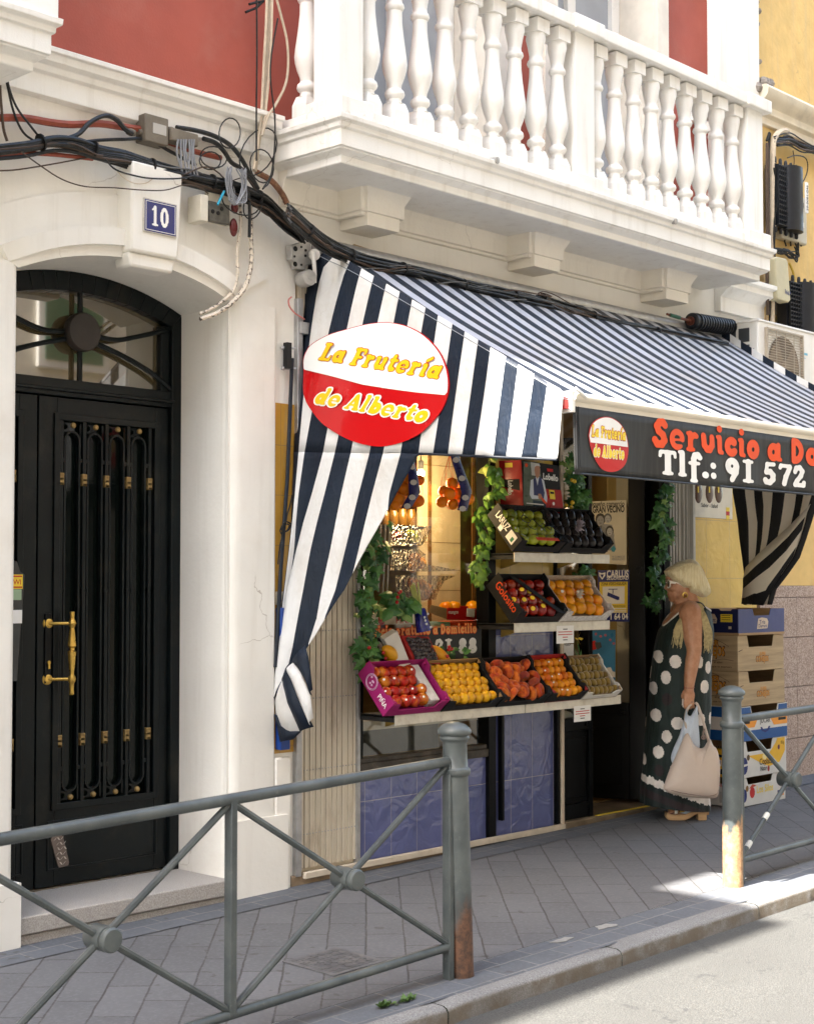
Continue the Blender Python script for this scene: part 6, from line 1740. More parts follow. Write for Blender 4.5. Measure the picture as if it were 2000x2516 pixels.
ct, P, W_ = crate('apricot_crate', 'red lined crate of small orange apricots on the lowest shelf', 6.745, 7.085, .880, CM['black'], CM['red'])
for p in rows_of(P, W_, .275, 5, 6, .027, True, .042, .003): 
    o = fruit('apricot', AKE, p, 'small orange apricot in the red lined crate', 'apricots in the red lined crate')
    if rnd(0, 1) < .2: sticker(o, .028, .65)
KWM = fruitmat('kiwi_skin', (.19,.12,.018), (.26,.17,.035), 5, None, .75, .15, (.1,.06,.02), .5)
KWE = fruit_mesh('kiwi', sphprof(.0235,.030,12,.003,.002), KWM)
ct, P, W_ = crate('kiwi_crate', 'small pale crate of brown kiwis at the right end of the lowest shelf', 7.095, 7.44, .878, CM['white'], CM['brown'], H=.075)
for p in rows_of(P, W_, .275, 5, 7, .0235, True, .036, .003): fruit('kiwi', KWE, p, 'brown kiwi packed in the small pale crate', 'kiwis in the pale crate')
m, nt, b = newmat('clear_film'); bumpn(nt, b, noise(nt, objco(nt), 22, 4, .6, 1.5), .7, .012); thin_clear(m, (.93,.93,.92),   .08, .05, [n for n in nt.nodes if n.type == 'BUMP'][0].outputs[0]); FILM = m
def film(ct, P, W_, L, n, name='film'):
    mb = MB(); rr = []
    random.seed(9)
    for j in range(9): rr.append([P(.006+(W_-.012)*i/12, .006+(L-.012)*j/8, n+.012*math.sin(math.pi*i/12)*math.sin(math.pi*j/8)+rnd(-.003,.003)) for i in range(13)])
    mb.grid(rr); o = mb.build(name, FILM, ct, smooth=True, ang=180, fix=False)
# middle shelf
NCM = fruitmat('dark_nectarine', (.10,.003,.003), (.30,.010,.005), 2.2, (.40,.05,.006), .16, .5)
NCE = fruit_mesh('nectarine', sphprof(.038,.037,12,.007,.003), NCM)
ct, P, W_ = crate('nectarine_crate', 'black crate with orange script of dark red nectarines on the middle shelf', 6.455, 6.872, 1.337, CM['black'], CM['black'], H=.115)
print_side(ct, P, 'Golosito', .235, .03, .05, .05, OINK)
mb = MB(); mb.obox(P(.10,.275,.094), V((.045,0,0))+DV*0, DV*-.29+V((.24,0,0)), NV_*.004); bd_ = mb.build('band', CM['black'], ct)
RING = MB().lathe([(.009,0),(.014,0),(.014,.0012),(.009,.0012)], (0,0,0), (0,0,1), 16).mesh('ring_sticker', YINK)
for k, p in enumerate(rows_of(P, W_, .275, 4, 5, .037, True, .05, .005)):
    o = fruit('nectarine', NCE, p, 'dark red nectarine in the black crate on the middle shelf', 'nectarines in the black crate')
    if rnd(0, 1) < .6:
        sticker(o, .0375); o.children[0].data = RING; o.children[0].name = 'ring_sticker'
MLM = fruitmat('orange_persimmon', (.66,.24,.003), (.70,.31,.006), 3, (.66,.17,.003), .3, .4)
MLE = fruit_mesh('persimmon', sphprof(.041,.039,12,.006,.003), MLM)
ct, P, W_ = crate('persimmon_crate', 'white patterned crate of orange yellow fruit on the middle shelf', 6.885, 7.335, 1.337, mat('white_hatched_card', (.60,.57,.54), .7, .25, 60), mat('hatched_card', (.45,.36,.27), .7, .25, 70), H=.105)
for k, p in enumerate(rows_of(P, W_, .275, 4, 5, .040, True, .05, .006)):
    o = fruit('persimmon', MLE, p, 'large orange yellow fruit in the white patterned crate', 'orange yellow fruit on the middle shelf')
    if k in (5,): sticker(o, .041, 1.1)
random.seed(4); mb = MB()
p = P(.2,.13,.10)
for k in range(26): 
    a = rnd(0,6.28); d_ = V((math.cos(a)*rnd(.3,1), -rnd(.2,1), rnd(-.8,.8))).normalized(); s_ = d_.orthogonal()*.008; q_ = p+V((rnd(-.02,.02),0,rnd(-.02,.02))); mb.face([q_-s_, q_+d_*.02-s_*.4, q_+d_*.03+s_*.6, q_+s_])
tag(mb.build('tissue', mat('crumpled_tissue', (.74,.68,.58), .8)), 'crumpled white tissue among the orange yellow fruit', 'tissue')
# top shelf
GAM = fruitmat('green_apple', (.32,.38,.012), (.44,.47,.035), 3, (.21,.28,.008), .22, .45)
GAE = fruit_mesh('green_apple', sphprof(.036,.033,12,.012,.008), GAM)
ct, P, W_ = crate('green_apple_crate', 'black crate of green apples under clear printed film on the top shelf', 6.465, 6.872, 1.735, CM['black'], CM['black'], H=.105)
print_side(ct, P, 'LARUZ', .235, .11, .045, .045, WINK)
mb = MB(); mb.obox(P(-.0012,.03,.02), V((.001,0,0)), DV*.065, NV_*.06); mb.obox(P(-.0012,.14,.012), V((.001,0,0)), DV*.03, NV_*.03); mb.build('side_sticker', PAPER, ct)
mb = MB(); mb.obox(P(-.0014,.04,.03), V((.0006,0,0)), DV*.02, NV_*.028); mb.build('green_mark', plain('green_ink', (.02,.18,.09)), ct)
for p in rows_of(P, W_, .275, 4, 5, .036, True, .05): 
    o = fruit('green_apple', GAE, p, 'green apple under the clear film on the top shelf', 'green apples on the top shelf')
    if rnd(0, 1) < .3: sticker(o, .0365, .6)
film(ct, P, W_, .275, .098)
mb = MB(); pts = [(.08,.2),(.12,.23),(.15,.19),(.1,.15),(.14,.12),(.2,.15),(.23,.1),(.27,.12),(.30,.07),(.33,.1)]
mb.tube(spline([P(u, v, .112) for u, v in pts], 5), .0022, 5); mb.tube(spline([P(u+.02, v-.05, .112) for u, v in pts[:7]], 5), .0018, 5); mb.build('film_print', INK, ct)
mb = MB(); mb.obox(P(.15,.008,.09), V((.2,0,0)), DV*.022, NV_*.002); mb.build('film_band', OINK, ct)
AVM = fruitmat('avocado_skin', (.007,.0055,.0055), (.018,.013,.012), 6, None, .3, .35)
AVE = fruit_mesh('avocado', [(.0005,-.034),(.016,-.031),(.028,-.020),(.032,-.004),(.029,.014),(.020,.030),(.012,.041),(.006,.046),(.0005,.047)], AVM)
ct, P, W_ = crate('avocado_crate', 'dark crate of black avocados on the top shelf', 6.885, 7.335, 1.735, CM['black'], CM['black'], H=.100)
for p in rows_of(P, W_, .275, 4, 6, .032, True, .048): 
    o = fruit('avocado', AVE, p, 'black avocado standing in the dark crate on the top shelf', 'avocados on the top shelf'); o.rotation_euler = (rnd(-.2,.2)+.3, rnd(-.25,.25), rnd(0,6))
mb = MB(); p = P(.19,.12,.105)
for k in range(40):
    a = rnd(0,6.28); d_ = V((math.cos(a), -rnd(.3,1), math.sin(a))).normalized(); s_ = d_.orthogonal()*.010; q_ = p+V((rnd(-.025,.025),0,rnd(-.03,.03))); mb.face([q_-s_, q_+d_*.02-s_*.4, q_+d_*.032+s_*.6, q_+s_])
tag(mb.build('tissue', mat('lilac_tissue', (.55,.48,.52), .7)), 'crumpled lilac tissue among the black avocados', 'tissue')
# carton with a printed man leaning above the top shelf
lo_ = thing('printed_carton', 'red and black carton printed with a man in a blue vest above the top shelf', 'carton', (6.72, -.08, 1.98))
z7 = zm(1190, 1110, .18086)
PL = ((6.565, -.12), (7.05, -.155))
def c7(x, y): return WV(*z7(x, y), *PL)
nL = V((-.072,-1,0)).normalized()
fr_ = [(505,110),(1000,185),(1080,850),(540,790)]
fc_ = [c7(*p) for p in fr_]
mb = MB(); mb.prism(fc_, -nL*.13); mb.build('box', CM['black'], lo_, bevel=.003)
def patch(name, pts, m, d, par=lo_): mb = MB(); mb.face([c7(*p)+nL*d for p in pts]); return mb.build(name, m, par, fix=False)
patch('photo_panel', [(530,130),(748,160),(835,820),(560,775),(528,700)], mat('blurred_green_photo', (.13,.16,.12), .3, .5, 7), .0012)
patch('photo_panel', [(625,140),(745,160),(752,330),(640,320)], plain('pale_photo', (.5,.5,.47)), .0018)
patch('red_panel', [(790,500),(1040,520),(1080,848),(838,818)], mat('red_print', (.36,.007,.010), .3), .0012)
patch('vest', [(655,385),(690,350),(770,350),(815,420),(815,560),(800,640),(660,590)], plain('vest_blue', (.03,.04,.13)), .0025)
for pp in ([(625,385),(660,370),(668,590),(740,600),(740,640),(640,640),(610,580)],[(770,360),(805,390),(850,620),(845,690),(800,650),(815,560)],[(690,340),(740,340),(718,460)]): patch('shirt', pp, plain('shirt_white', (.58,.62,.68)), .0028)
patch('face', [(680,200),(705,172),(740,180),(752,240),(745,320),(715,370),(690,330),(676,260)], plain('skin_print', (.45,.22,.13)), .0032)
patch('hair', [(672,215),(690,160),(735,158),(756,200),(740,195),(700,190)], plain('grey_hair_print', (.6,.6,.58)), .0036)
patch('hands', [(725,570),(760,570),(785,620),(750,645),(725,630)], bpy.data.materials['skin_print'], .0036)
patch('red_pepper', [(755,615),(800,640),(840,690),(830,715),(790,680)], OINK, .0039)
patch('trousers', [(655,655),(835,680),(835,820),(660,785)], plain('trouser_blue', (.02,.04,.07)), .0026)
p = c7(790,370); U = (c7(995,400)-p); label_text('carton_print', 'Lobello', p+nL*.003, U, (0,0,1), U.length, WINK, lo_, height=.037)
patch('maker_badge', [(845,225),(925,235),(928,275),(850,265)], RINK, .003)
patch('quality_seal', [(872,515),(945,525),(960,648),(888,640)], YINK, .003); patch('quality_seal', [(885,540),(938,546),(942,575),(890,570)], INK, .0036)
patch('white_line', [(565,690),(800,712),(802,728),(567,706)], WINK, .003)
mb = MB(); q = c7(935,705)+nL*.003; mb.lathe([(.006,0),(.010,0),(.010,.001),(.006,.001)], q, nL, 14); mb.build('seal', WINK, lo_)
mb = MB(); q = c7(565,182)+nL*.003; mb.lathe([(.0,0),(.012,0),(.012,.001),(0,.001)], q, nL, 9); mb.build('seal', OINK, lo_)
# its left flank
LF = [(310,120),(485,105),(520,795),(345,815)]
lf_ = [c7(*p) for p in LF]
A_ = c7(505,110); B_ = c7(540,790)
sd_ = V((-.30,.95,0)).normalized()
A2 = A_+sd_*.13; 
mb = MB(); mb.prism([A_+nL*-.001, c7(535,790)+nL*-.001, c7(535,790)+sd_*.16, A_+sd_*.16], V((-.004,0,0))); mb.build('left_flank', bpy.data.materials['red_print'], lo_)
def fl(s_, z, d=.0055): q = A_+(B_-A_)*z; return q+sd_*(.155*s_)+V((-d,0,0))
mb = MB(); mb.face([fl(.1,.38), fl(.95,.38), fl(.95,.70), fl(.1,.70)]); mb.build('black_panel', CM['black'], lo_, fix=False)
label_text('carton_print', 'Lobello', fl(.55,.40,.0062), V((0,0,-1)), sd_*-1, .085, WINK, lo_, height=.03)
mb = MB(); mb.face([fl(.35,.05), fl(.65,.05), fl(.65,.14), fl(.35,.14)]); mb.face([fl(.3,.84), fl(.6,.84), fl(.6,.93), fl(.3,.93)]); mb.build('label', YINK, lo_, fix=False)
# paper notices clipped to the shelf edges
def notice(lab, z, x0, x1, y0, y1, yy):
    a, b_ = WY(*z(x0, y1), yy), WY(*z(x1, y0), yy)
    t = thing('paper_notice', lab, 'notice', ((a.x+b_.x)/2, yy, a.z), 0, 'paper notices on the shelf edges')
    mb = MB(); mb.box(a.x, b_.x, yy-.001, yy, a.z, b_.z); mb.build('sheet', PAPER, t)
    w_ = b_.x-a.x
    for k, (c_, l_) in enumerate(((INK,.25),(RINK,.8),(RINK,.82),(RINK,.3),(INK,.25))):
        zz = b_.z-(b_.z-a.z)*(.2+.15*k); mb = MB(); mb.box((a.x+b_.x)/2-w_*l_/2, (a.x+b_.x)/2+w_*l_/2, yy-.0016, yy-.001, zz-.0025, zz+.0025); mb.build('text_line', c_, t)
zf_ = zm(1160, 1480, .29172)
notice('white paper notice taped to the edge of the middle shelf', zf_, 710, 855, 195, 350, -.273)
notice('white paper notice taped to the edge of the lowest shelf', zf_, 857, 998, 865, 1012, -.273)
# ================================================================= window goods, garlands, posters
zw = zm(860, 1480, .23337)
# bags of oranges in nets, hung before the window
ORM = fruitmat('orange_peel', (.76,.19,.003), (.78,.24,.005), 3, None, .45, .3, (.7,.15,.005))
ORE = fruit_mesh('orange', sphprof(.034,.033,12,.004,.002), ORM)
NETM, nt, b = newmat('red_net'); b.inputs['Base Color'].default_value = (.62,.09,.02,1); b.inputs['Roughness'].default_value = .5
zo2 = zm(840, 1100, .21004)
random.seed(77)
LMK = plain('pale_label_print', (.45,.41,.37))
def orange_net(lab, top, mid, bot, w_, Y, spots, grp, band):
    a, b_, c_ = WY(*zo2(*top), Y), WY(*zo2(*mid), Y), WY(*zo2(*bot), Y)
    t = thing('orange_net', lab, 'net bag', a)
    mb = MB(); rr = []
    prof = [(a, .006), (a+(b_-a)*.3, .028), (a+(b_-a)*.62, w_*.62), (b_, w_*.92), (b_+(c_-b_)*.5, w_), (c_+V((0,0,.015)), w_*.7), (c_, .02)]
    for k in range(8):
        pts = []
        for i, (p, r_) in enumerate(prof): an = k*.785+i*.35; pts.append(p+V((math.cos(an)*r_, math.sin(an)*r_*.75, 0)))
        mb.tube(spline(pts, 4), .0007, 3)
        pts = []
        for i, (p, r_) in enumerate(prof): an = k*.785-i*.35; pts.append(p+V((math.cos(an)*r_, math.sin(an)*r_*.75, 0)))
        mb.tube(spline(pts, 4), .0007, 3)
    mb.tube([a, a+V((0,.005,.22))], .002, 5)
    mb.build('net', NETM, t)
    L_, R_ = band; mb = MB()
    mb.grid([[WY(*zo2(*p), Y-w_-.012), WY(*zo2((p[0]+q[0])/2, (p[1]+q[1])/2), Y-w_-.022), WY(*zo2(*q), Y-w_-.008)] for p, q in zip(L_, R_)])
    lb_ = mb.build('label_band', mat('navy_label', (.010,.009,.085), .3, .4, 30), t, smooth=True, fix=False)
    mb = MB()
    for p, q in zip(L_, R_): pass
    for (i, f) in ((0,.5),(1,.5),(2,.3),(2,.9)):
        if i+1 < len(L_):
            ctr = ((L_[i][0]+(L_[i+1][0]-L_[i][0])*f+R_[i][0]+(R_[i+1][0]-R_[i][0])*f)/2, (L_[i][1]+(L_[i+1][1]-L_[i][1])*f+R_[i][1]+(R_[i+1][1]-R_[i][1])*f)/2)
            mb = MB(); mb.face([WY(*zo2(ctr[0]+42*math.cos(k*.785), ctr[1]+34*math.sin(k*.785)), Y-w_-.0245) for k in range(8)]); mb.build('label_mark', LMK, t, fix=False)
    for (x, y, dy) in spots: fruit('orange', ORE, WY(*zo2(x, y), Y+dy), 'orange inside the '+grp, 'oranges in the '+grp, 1.0)
orange_net('net of oranges with a navy band hanging at the middle of the window', (1268,85), (1300,430), (1330,730), .085, -.13,
           [(1290,420,-.02),(1195,510,-.01),(1255,540,-.045),(1360,540,-.03),(1170,635,-.02),(1300,660,-.05),(1245,620,.02),(1480,600,.0),(1400,470,.04),(1400,650,.03),(1340,600,.05)], 'middle hanging net',
           ([(1268,90),(1300,200),(1400,530),(1350,730)], [(1370,90),(1400,190),(1520,510),(1465,740)]))
orange_net('net of oranges half hidden behind the striped curtain', (838,150), (800,430), (760,690), .085, -.13,
           [(740,370,-.02),(720,480,-.03),(665,610,-.045),(770,500,-.04),(600,650,-.02),(895,620,.0),(905,380,.03),(700,560,.03),(840,550,.04),(640,540,.04),(620,670,-.04)], 'left hanging net',
           ([(790,160),(775,260),(785,540),(690,710)], [(850,165),(880,300),(920,520),(820,690)]))
# leafy garlands
LEAFD = [mat('ivy_leaf', c_, .42, .25, 40, .15, 90) for c_ in ((.038,.13,.03), (.075,.20,.045), (.024,.085,.026), (.18,.29,.07))]
LEAFL = [mat('pothos_leaf', c_, .40, .25, 40, .15, 90) for c_ in ((.13,.27,.04), (.20,.36,.06), (.07,.18,.03), (.36,.42,.10))]
IVY = [(0,0),(.28,-.12),(.5,.05),(.34,.22),(.62,.48),(.26,.52),(0,1.0),(-.26,.52),(-.62,.48),(-.34,.22),(-.5,.05),(-.28,-.12)]
POTH = [(0,0),(.22,-.06),(.38,.12),(.40,.36),(.24,.66),(0,1.0),(-.24,.66),(-.40,.36),(-.38,.12),(-.22,-.06)]
def leaves(mb, p, sz, shape, mats_n, down=.7, face=V((-.4,-1,.15))):
    n = (face+V((rnd(-.9,.9), rnd(-.5,.5), rnd(-.5,.9)))).normalized()
    u = V((rnd(-1,1), rnd(-.4,.4), -rnd(.1,1)*down*1.6)); u = (u-n*u.dot(n)).normalized(); w_ = n.cross(u)
    s_ = sz*rnd(.45,1.25); r_ = random.random()
    mb.mat(0 if r_ < .5 else 1 if r_ < .75 else 2 if r_ < .92 else min(3, mats_n-1))
    pts = []
    for x, y in shape: pts.append(p + w_*x*s_ + u*y*s_ - n*(abs(x)*.22+.12*y*y)*s_)
    ctr = p+u*.38*s_+n*.06*s_
    b = mb.add(pts+[ctr], [(i, (i+1) % len(pts), len(pts)) for i in range(len(pts))])
def garland(lab, z, pts, Y, n, sz, mats_, shape, width, extras=None, name='ivy_garland', face=V((-.4,-1,.15))):
    line = spline([WY(*z(x, y), Y) for x, y in pts], 8)
    t = thing(name, lab, 'garland', line[0])
    mb = MB()
    for k in range(2):
        mb.tube([p+V((math.sin(i*.7+k*3)*.012, math.cos(i*.6+k)*.010, 0)) for i, p in enumerate(line)], .0028, 5)
    mb.build('stem', mat('vine_stem', (.05,.07,.02), .6) if 'vine_stem' not in bpy.data.materials else bpy.data.materials['vine_stem'], t)
    mb = MB()
    for i in range(n):
        f = (i+rnd(0,1))/n*(len(line)-1); a = line[int(f)]; b_ = line[min(int(f)+1, len(line)-1)]
        p = a+(b_-a)*(f-int(f)) + V((rnd(-width,width), rnd(-.05,.02), rnd(-.03,.03)))
        leaves(mb, p, sz, shape, len(mats_), face=face)
    mb.build('leaves', mats_, t, fix=False)
    if extras:
        for (x, y, r_, m_) in extras:
            mb = MB(); mb.ball(WY(*z(x, y), Y-.07), r_, 10, 7); mb.build('berry', m_, t, smooth=True)
    return t
random.seed(55)
z7b = zm(650, 1100, .35006)
BERRY = mat('red_berry', (.36,.01,.012), .2); YFR = mat('yellow_berry', (.72,.48,.03), .35)
garland('dark ivy garland trailing down beside the ribbed panel at the left of the window', z7b, [(800,540),(770,700),(720,850),(715,1000),(690,1120),(730,1250),(690,1380),(720,1480),(690,1600)], -.06, 125, .060, LEAFD, IVY, .065,
        [(735,1405,.010,BERRY),(835,1440,.010,BERRY),(850,1480,.009,BERRY),(825,1520,.009,BERRY),(848,1540,.009,BERRY),(720,1520,.008,BERRY)])
garland('bright green leafy garland on the black pillar left of the shelves', z7b, [(1580,60),(1570,170),(1600,280),(1560,390),(1510,500),(1530,620),(1510,740),(1490,850),(1470,950)], -.05, 125, .060, LEAFL, POTH, .05)
garland('dark ivy garland hanging beside the open door behind the woman', zm(1580,1200,.2), [(250,-40),(230,100),(190,260),(230,420),(250,600),(200,800),(150,1000),(200,1180),(120,1330),(110,1450)], -.06, 140, .068, LEAFD, IVY, .055)
garland('dark leafy garland with small yellow fruits right of the printed carton', z7, [(1170,60),(1180,200),(1220,340),(1260,480),(1280,620),(1260,760),(1230,880)], -.06, 120, .066, LEAFD, IVY, .055,
        [(1195,690,.014,YFR),(1180,755,.014,YFR),(1110,730,.013,YFR),(1225,400,.013,YFR),(1190,385,.012,YFR)])
garland('short dark ivy trail below the top shelf', z7, [(1290,1590),(1320,1660),(1310,1720)], -.03, 30, .06, LEAFD, IVY, .05)
def sprig(lab, z, c_, n, sz, Y, berries):
    p = WY(*z(*c_), Y); t = thing('holly_sprig', lab, 'sprig', p, 0, None); mb = MB()
    for i in range(n): leaves(mb, p+V((rnd(-.09,.09), rnd(-.04,.04), rnd(-.05,.05))), sz, POTH, 4, .4)
    mb.build('leaves', LEAFD, t, fix=False)
    for x, y in berries: mb = MB(); mb.ball(WY(*z(x, y), Y-.07), .010, 10, 7); mb.build('berry', BERRY, t, smooth=True)
sprig('bushy dark holly sprig with red berries above the lowest shelf', z7b, (930,1090), 60, .07, -.08, [(945,1020),(935,1050),(930,1085),(955,1010)])
sprig('small holly sprig with red berries right of the yellow mangoes', zw, (1090,580), 22, .055, -.10, [(1045,470),(1050,490),(1070,495),(1040,500),(1025,570)])
# mangoes, dried fruit tray, asparagus, boxes of fruit inside the window
MGM = fruitmat('mango_skin', (.62,.25,.004), (.68,.33,.010), 2, (.64,.21,.006), .4, .35)
def mango(lab, z, pts, r, Y):
    c_ = [WY(*z(x, y), Y) for x, y in pts]; sp = spline(c_, 4); k = len(sp)
    mb = MB(); mb.tube(sp, [max(.004, r*math.sin(math.pi*min(1, max(.0, (i+.6)/(k+.2))))**.6) for i in range(k)], 14)
    tag(mb.build('mango', MGM, smooth=True, ang=180), lab, 'mango')
mango('curved yellow mango left of the dark fruit tray', zw, [(350,480),(410,520),(440,590),(425,690)], .036, -.12)
mango('long yellow mango right of the dark fruit tray', zw, [(870,470),(930,540),(990,610),(1060,650)], .036, -.12)
tr = thing('berry_tray', 'white and red tray of small dark fruit under film leaning above the apples', 'tray', WY(*zw(700,560), -.13))
TQ = [(545,350),(830,360),(960,650),(680,640)]
YT = -.165
f3 = [WY(*zw(*p), YT+(.06 if p[1] < 500 else 0)) for p in TQ]
nT = (f3[1]-f3[0]).cross(f3[3]-f3[0]).normalized(); nT = nT if nT.y < 0 else -nT
mb = MB(); mb.prism([p for p in f3], -nT*.06); mb.build('tray', CM['red'], tr, bevel=.003)
ctr = sum(f3, V((0,0,0)))/4
mb = MB(); mb.face([ctr+(p-ctr)*.80+nT*.001 for p in f3]); mb.build('inner', plain('dark_tray', (.05,.045,.045)), tr, fix=False)
mb = MB()
for i in range(7):
    for j in range(5):
        a = f3[0]+(f3[1]-f3[0])*(.16+.68*i/6); b_ = f3[3]+(f3[2]-f3[3])*(.16+.68*i/6); mb.ball(a+(b_-a)*(.17+.66*j/4)+nT*.004+V((rnd(-.004,.004),0,rnd(-.004,.004))), .0155, 8, 6)
mb.build('dark_fruit', fruitmat('blackish_fruit', (.03,.022,.03), (.07,.05,.05), 4, None, .3), tr, smooth=True)
tr.children[-1]['kind'] = 'stuff'
mb = MB(); mb.prism([WY(*zw(x, y), YT-.005+dy) for x, y, dy in ((360,390,.07),(500,300,.07),(640,650,0),(530,690,0))], (0,.04,.01)); mb.build('white_flap', CM['white'], tr, bevel=.003)
mb = MB(); mb.face([ctr+(p-ctr)*.86+nT*.022 for p in f3]); mb.build('film', FILM, tr, fix=False)
asp = thing('asparagus_bunch', 'bunch of green asparagus in a dark blue printed wrap', 'asparagus', WY(*zw(750,180), -.08))
a, b_ = WY(*zw(720,0), -.09), WY(*zw(770,270), -.11); d = (b_-a)
mb = MB(); random.seed(3)
for i in range(12):
    o_ = V((rnd(-.020,.020), rnd(-.02,.02), 0)); q = a+V((0,0,.09)); mb.tube([q+o_*1.2+V((-.02,0,rnd(-.02,.02))), a+o_, b_+o_*.8], [.003,.006,.006], 6)
mb.build('spear', fruitmat('asparagus_green', (.25,.32,.05), (.4,.42,.12), 3), asp)
mb = MB(); mb.lathe([(.026,0),(.033,.01),(.042,d.length*.85),(.040,d.length*.9),(.0,d.length*.9)], a+d*.25, d, 16); mb.build('wrap', mat('blue_printed_wrap', (.015,.02,.20), .2, .5, 40, coat=.5), asp, smooth=True)
mb = MB()
for k in range(5): mb.ball(a+d*(.45+.13*k)+V((rnd(-.02,.02), -.040, 0)), (.009,.003,.007), 8, 5)
mb.build('wrap_print', plain('pale_wrap_print', (.55,.58,.62)), asp)
rbx = thing('red_fruit_box', 'red cardboard tray of yellow fruit standing inside the window', 'box', WY(*zw(1150,120), .14))
def wbox(par, name, pts, Y, dep, m): mb = MB(); mb.prism([WY(*zw(x, y), Y) for x, y in pts], (0,dep,0)); return mb.build(name, m, par, bevel=.002)
wbox(rbx, 'front', [(1025,60),(1160,60),(1160,40),(1245,40),(1245,65),(1350,65),(1345,190),(1025,185)], .12, .006, mat('glossy_red_card', (.42,.006,.006), .35))
wbox(rbx, 'flap', [(850,25),(1025,65),(1025,180),(830,110)], .125, .005, CM['brown'])
wbox(rbx, 'bottom_box', [(820,200),(1055,205),(1055,250),(820,245)], .13, .10, plain('pale_green_card', (.25,.42,.22)))
wbox(rbx, 'bottom_box', [(1058,200),(1345,190),(1345,245),(1058,250)], .128, .10, OINK)
wbox(rbx, 'label', [(1232,65),(1315,70),(1312,160),(1228,150)], .1165, .002, PAPER)
q = WY(*zw(1035,120), .117); label_text('box_print', 'mangos', q, (1,0,0), (0,0,1), .085, WINK, rbx)
for x in (1010, 1100, 1290): fruit('yellow_fruit', MLE, WY(*zw(x, 55), .20), 'yellow fruit in the red tray inside the window', 'yellow fruit in the red tray')
# white long boxes with red print on the window shelf
wl = thing('white_carton', 'white carton with red letters lying on the window shelf behind the ivy', 'carton', WY(*zw(400,190), .2))
mb = MB(); a, b_ = WY(*zw(85,245), .16), WY(*zw(690,110), .16); mb.box(a.x, b_.x, .16, .36, a.z, b_.z); mb.build('carton', CM['white'], wl, bevel=.003)
label_text('carton_print', 'PIÑA', WY(*zw(480,225), .1585), (1,0,0), (0,0,1), .14, RINK, wl, height=.035)
mb = MB(); mb.ball(WY(*zw(330,190), .158), (.025,.002,.03), 12, 8); mb.build('carton_print', RINK, wl)
# dark sign in the window with the same delivery lettering
ws = thing('window_sign', 'dark sign with glowing orange delivery lettering low inside the shop window', 'sign', WY(*zw(700,430), .05))
YS = -.004
a, b_ = WY(*zw(60,640), YS), WY(*zw(1385,255), YS)
mb = MB(); mb.box(a.x, b_.x, YS, YS+.012, a.z-.03, b_.z); mb.build('board', mat('sign_black', (.006,.0065,.007), .4), ws, bevel=.001)
A, B = WY(*zw(80,365), YS-.002), WY(*zw(1335,365), YS-.002)
s_ = 'Servicio gratuito a Domicilio'
wd = sdf_mesh(s_)[2]; U = V(((B-A).x/wd, 0, 0)); cap = (WY(*zw(920,270), YS).z-WY(*zw(920,370), YS).z)
def words(s_, grow, res, A, U, cap, m):
    pen = 0
    for w_ in s_.split(' '): put2d('sign_word', sdf_mesh(w_, grow, 0, res), A+U*pen, U, (0,0,cap/.72), m, ws); pen += sum(G[c_][0] for c_ in w_+' ')
words(s_, .045, 24, A, U, cap, OINK); words(s_, -.012, 24, A+V((0,-.0008,0)), U, cap, plain('pale_orange_ink', (.80,.36,.10)))
A, B = WY(*zw(240,585), YS-.002), WY(*zw(1345,585), YS-.002)
s_ = '91 572 21 88'; wd = sdf_mesh(s_)[2]; U = V(((B-A).x/wd, 0, 0)); cap = (WY(*zw(1200,425), YS).z-WY(*zw(1200,585), YS).z)
words(s_, 0, 30, A, U, cap, WINK)
# stacked trays of hammered clear plastic in the window
m, nt, b = newmat('hammered_plastic'); pass
vn = nt.nodes.new('ShaderNodeTexVoronoi'); vn.inputs['Scale'].default_value = 55; nt.links.new(objco(nt), vn.inputs['Vector']); bumpn(nt, b, vn.outputs['Distance'], 1.0, .02); thin_clear(m, (.92,.88,.78), .1, .32, [n for n in nt.nodes if n.type == 'BUMP'][0].outputs[0]); HAM = m
tp = thing('clear_tray_stand', 'stand of hammered clear plastic trays holding yellow fruit inside the window', 'tray stand', WY(*zo2(800,1300), .16))
for pts in ([(580,895),(1045,920),(1000,1060),(930,1150),(580,1140)],[(580,1185),(900,1185),(980,1250),(970,1360),(1400,1440),(980,1450),(580,1440)],[(640,1490),(1330,1500),(1200,1560),(1130,1680),(1100,1780),(800,1780),(640,1700)]):
    mb = MB(); mb.prism([WY(*zo2(x, y), .13) for x, y in pts], (0,.008,0)); mb.build('tray_front', HAM, tp)
    a, b_ = WY(*zo2(*pts[0]), .14), WY(*zo2(*pts[-1]), .14)
    mb = MB(); mb.box(a.x, a.x+.24, .14, .26, b_.z, b_.z+.006); mb.build('tray_floor', HAM, tp)
mb = MB()
for x in (455, 510, 560): mb.tube([WY(*zo2(x, 895), .15), WY(*zo2(x-30, 1690), .15)], .005, 8)
mb.build('upright', METAL, tp, smooth=True)
for k, (x, y) in enumerate(((850,1300),(920,1350),(830,1400),(850,1620),(930,1600),(1000,1650),(960,1720),(830,1580))): fruit('lemon', MLE, WY(*zo2(x, y), .19), 'yellow fruit blurred behind the hammered clear trays', 'fruit in the clear trays', .85)
for k, (x, y) in enumerate(((620,1040),(650,1030),(840,1060),(810,1010))): fruit('apple', APME if k < 2 else GAE, WY(*zo2(x, y), .19), 'small fruit in the topmost clear tray', 'fruit in the topmost clear tray', .8)
